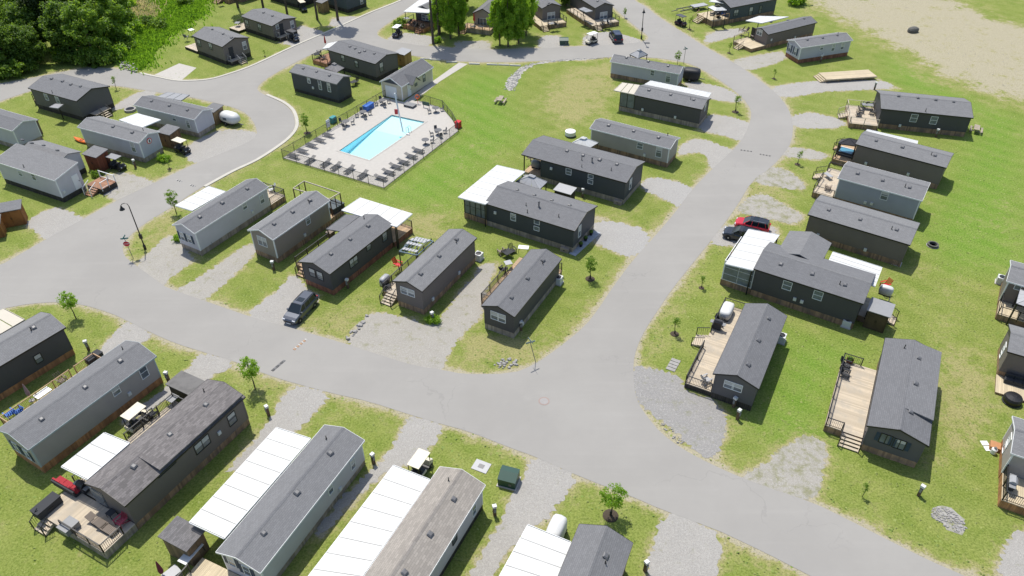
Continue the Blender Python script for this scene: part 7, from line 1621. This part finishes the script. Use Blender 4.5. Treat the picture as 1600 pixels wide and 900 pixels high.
me = bpy.data.meshes.new('grass_tufts'); k = np.arange(n) * 4
F = np.stack([np.stack([k, k + 1, k + 2], 1), np.stack([k + 1, k + 3, k + 2], 1), np.stack([k + 3, k, k + 2], 1)], 1).reshape(-1)
me.vertices.add(4 * n); me.vertices.foreach_set('co', V.ravel().astype(np.float32)); me.loops.add(len(F)); me.loops.foreach_set('vertex_index', F.astype(np.int32)); me.polygons.add(len(F) // 3); me.polygons.foreach_set('loop_start', np.arange(0, len(F), 3, dtype=np.int32)); me.update(calc_edges=True)
m, nt, b = nmat('tuft'); g_ = nt.nodes.new('ShaderNodeNewGeometry'); nt.links.new(mixc(nt, g_.outputs['Random Per Island'], (.15, .22, .035), (.25, .28, .08)), b.inputs['Base Color']); b.inputs['Roughness'].default_value = .8; me.materials.append(m)
tag(stuff(link('grass_tufts', me)), 'short uncut grass tufts across the lawns and verges', 'grass')

def blades(name, poly, n, h0, h1, w, c0, c1, seed, label, cat):
    P = np.array([(p.x, p.y) for p in ptsw(poly)]); rg = np.random.default_rng(seed); lo, hi = P.min(0), P.max(0); X = rg.uniform(lo, hi, (n * 4, 2)); ins = np.zeros(len(X), bool)
    for i in range(len(P)):
        a, b = P[i], P[(i + 1) % len(P)]
        if a[1] != b[1]: ins ^= ((a[1] > X[:, 1]) != (b[1] > X[:, 1])) & (X[:, 0] < (b[0] - a[0]) * (X[:, 1] - a[1]) / (b[1] - a[1]) + a[0])
    X = X[ins][:n]; n = len(X); X = X + rg.normal(0, 1.0, X.shape) * rg.random((n, 1)) ** 2 * 2; clump = .55 + .45 * np.sin(X[:, 0] * .9 + 2 * np.sin(X[:, 1] * .5)) * np.sin(X[:, 1] * .8 + X[:, 0] * .3); h = rg.uniform(h0, h1, n) * (.5 + .8 * np.clip(clump, 0, 1)); a = rg.uniform(0, 6.28, n); l = rg.normal(0, .25, (n, 2)) * h[:, None]
    c, q = np.cos(a) * w, np.sin(a) * w; z = np.full(n, -.02)
    V = np.stack([np.stack([X[:, 0] - c, X[:, 1] - q, z], 1), np.stack([X[:, 0] + c, X[:, 1] + q, z], 1), np.stack([X[:, 0] + l[:, 0] + c * .5, X[:, 1] + l[:, 1] + q * .5, h], 1), np.stack([X[:, 0] + l[:, 0] - c * .5, X[:, 1] + l[:, 1] - q * .5, h], 1)], 1).reshape(-1, 3)
    me = bpy.data.meshes.new(name); me.vertices.add(4 * n); me.vertices.foreach_set('co', V.ravel().astype(np.float32)); me.loops.add(4 * n); me.loops.foreach_set('vertex_index', np.arange(4 * n, dtype=np.int32)); me.polygons.add(n); me.polygons.foreach_set('loop_start', np.arange(0, 4 * n, 4, dtype=np.int32)); me.update(calc_edges=True)
    me.materials.append(leafmat(name + '_blades', c0, c1)); tag(stuff(link(name, me)), label, cat)
blades('meadow_grass', [(188, -10), (322, -10), (318, 22), (268, 55), (236, 84), (222, 112), (198, 98), (196, 50)], 26000, .25, .75, .16, (.09, .22, .015), (.20, .36, .04), 3, 'tall bright green meadow grass on the bank at the upper left', 'grass')
blades('reeds', [(196, 8), (214, 5), (246, 9), (247, 30), (226, 30), (206, 37), (194, 24)], 2600, .4, 1.1, .10, (.36, .31, .22), (.50, .45, .34), 4, 'patch of pale dry reeds in the bright meadow', 'reeds')
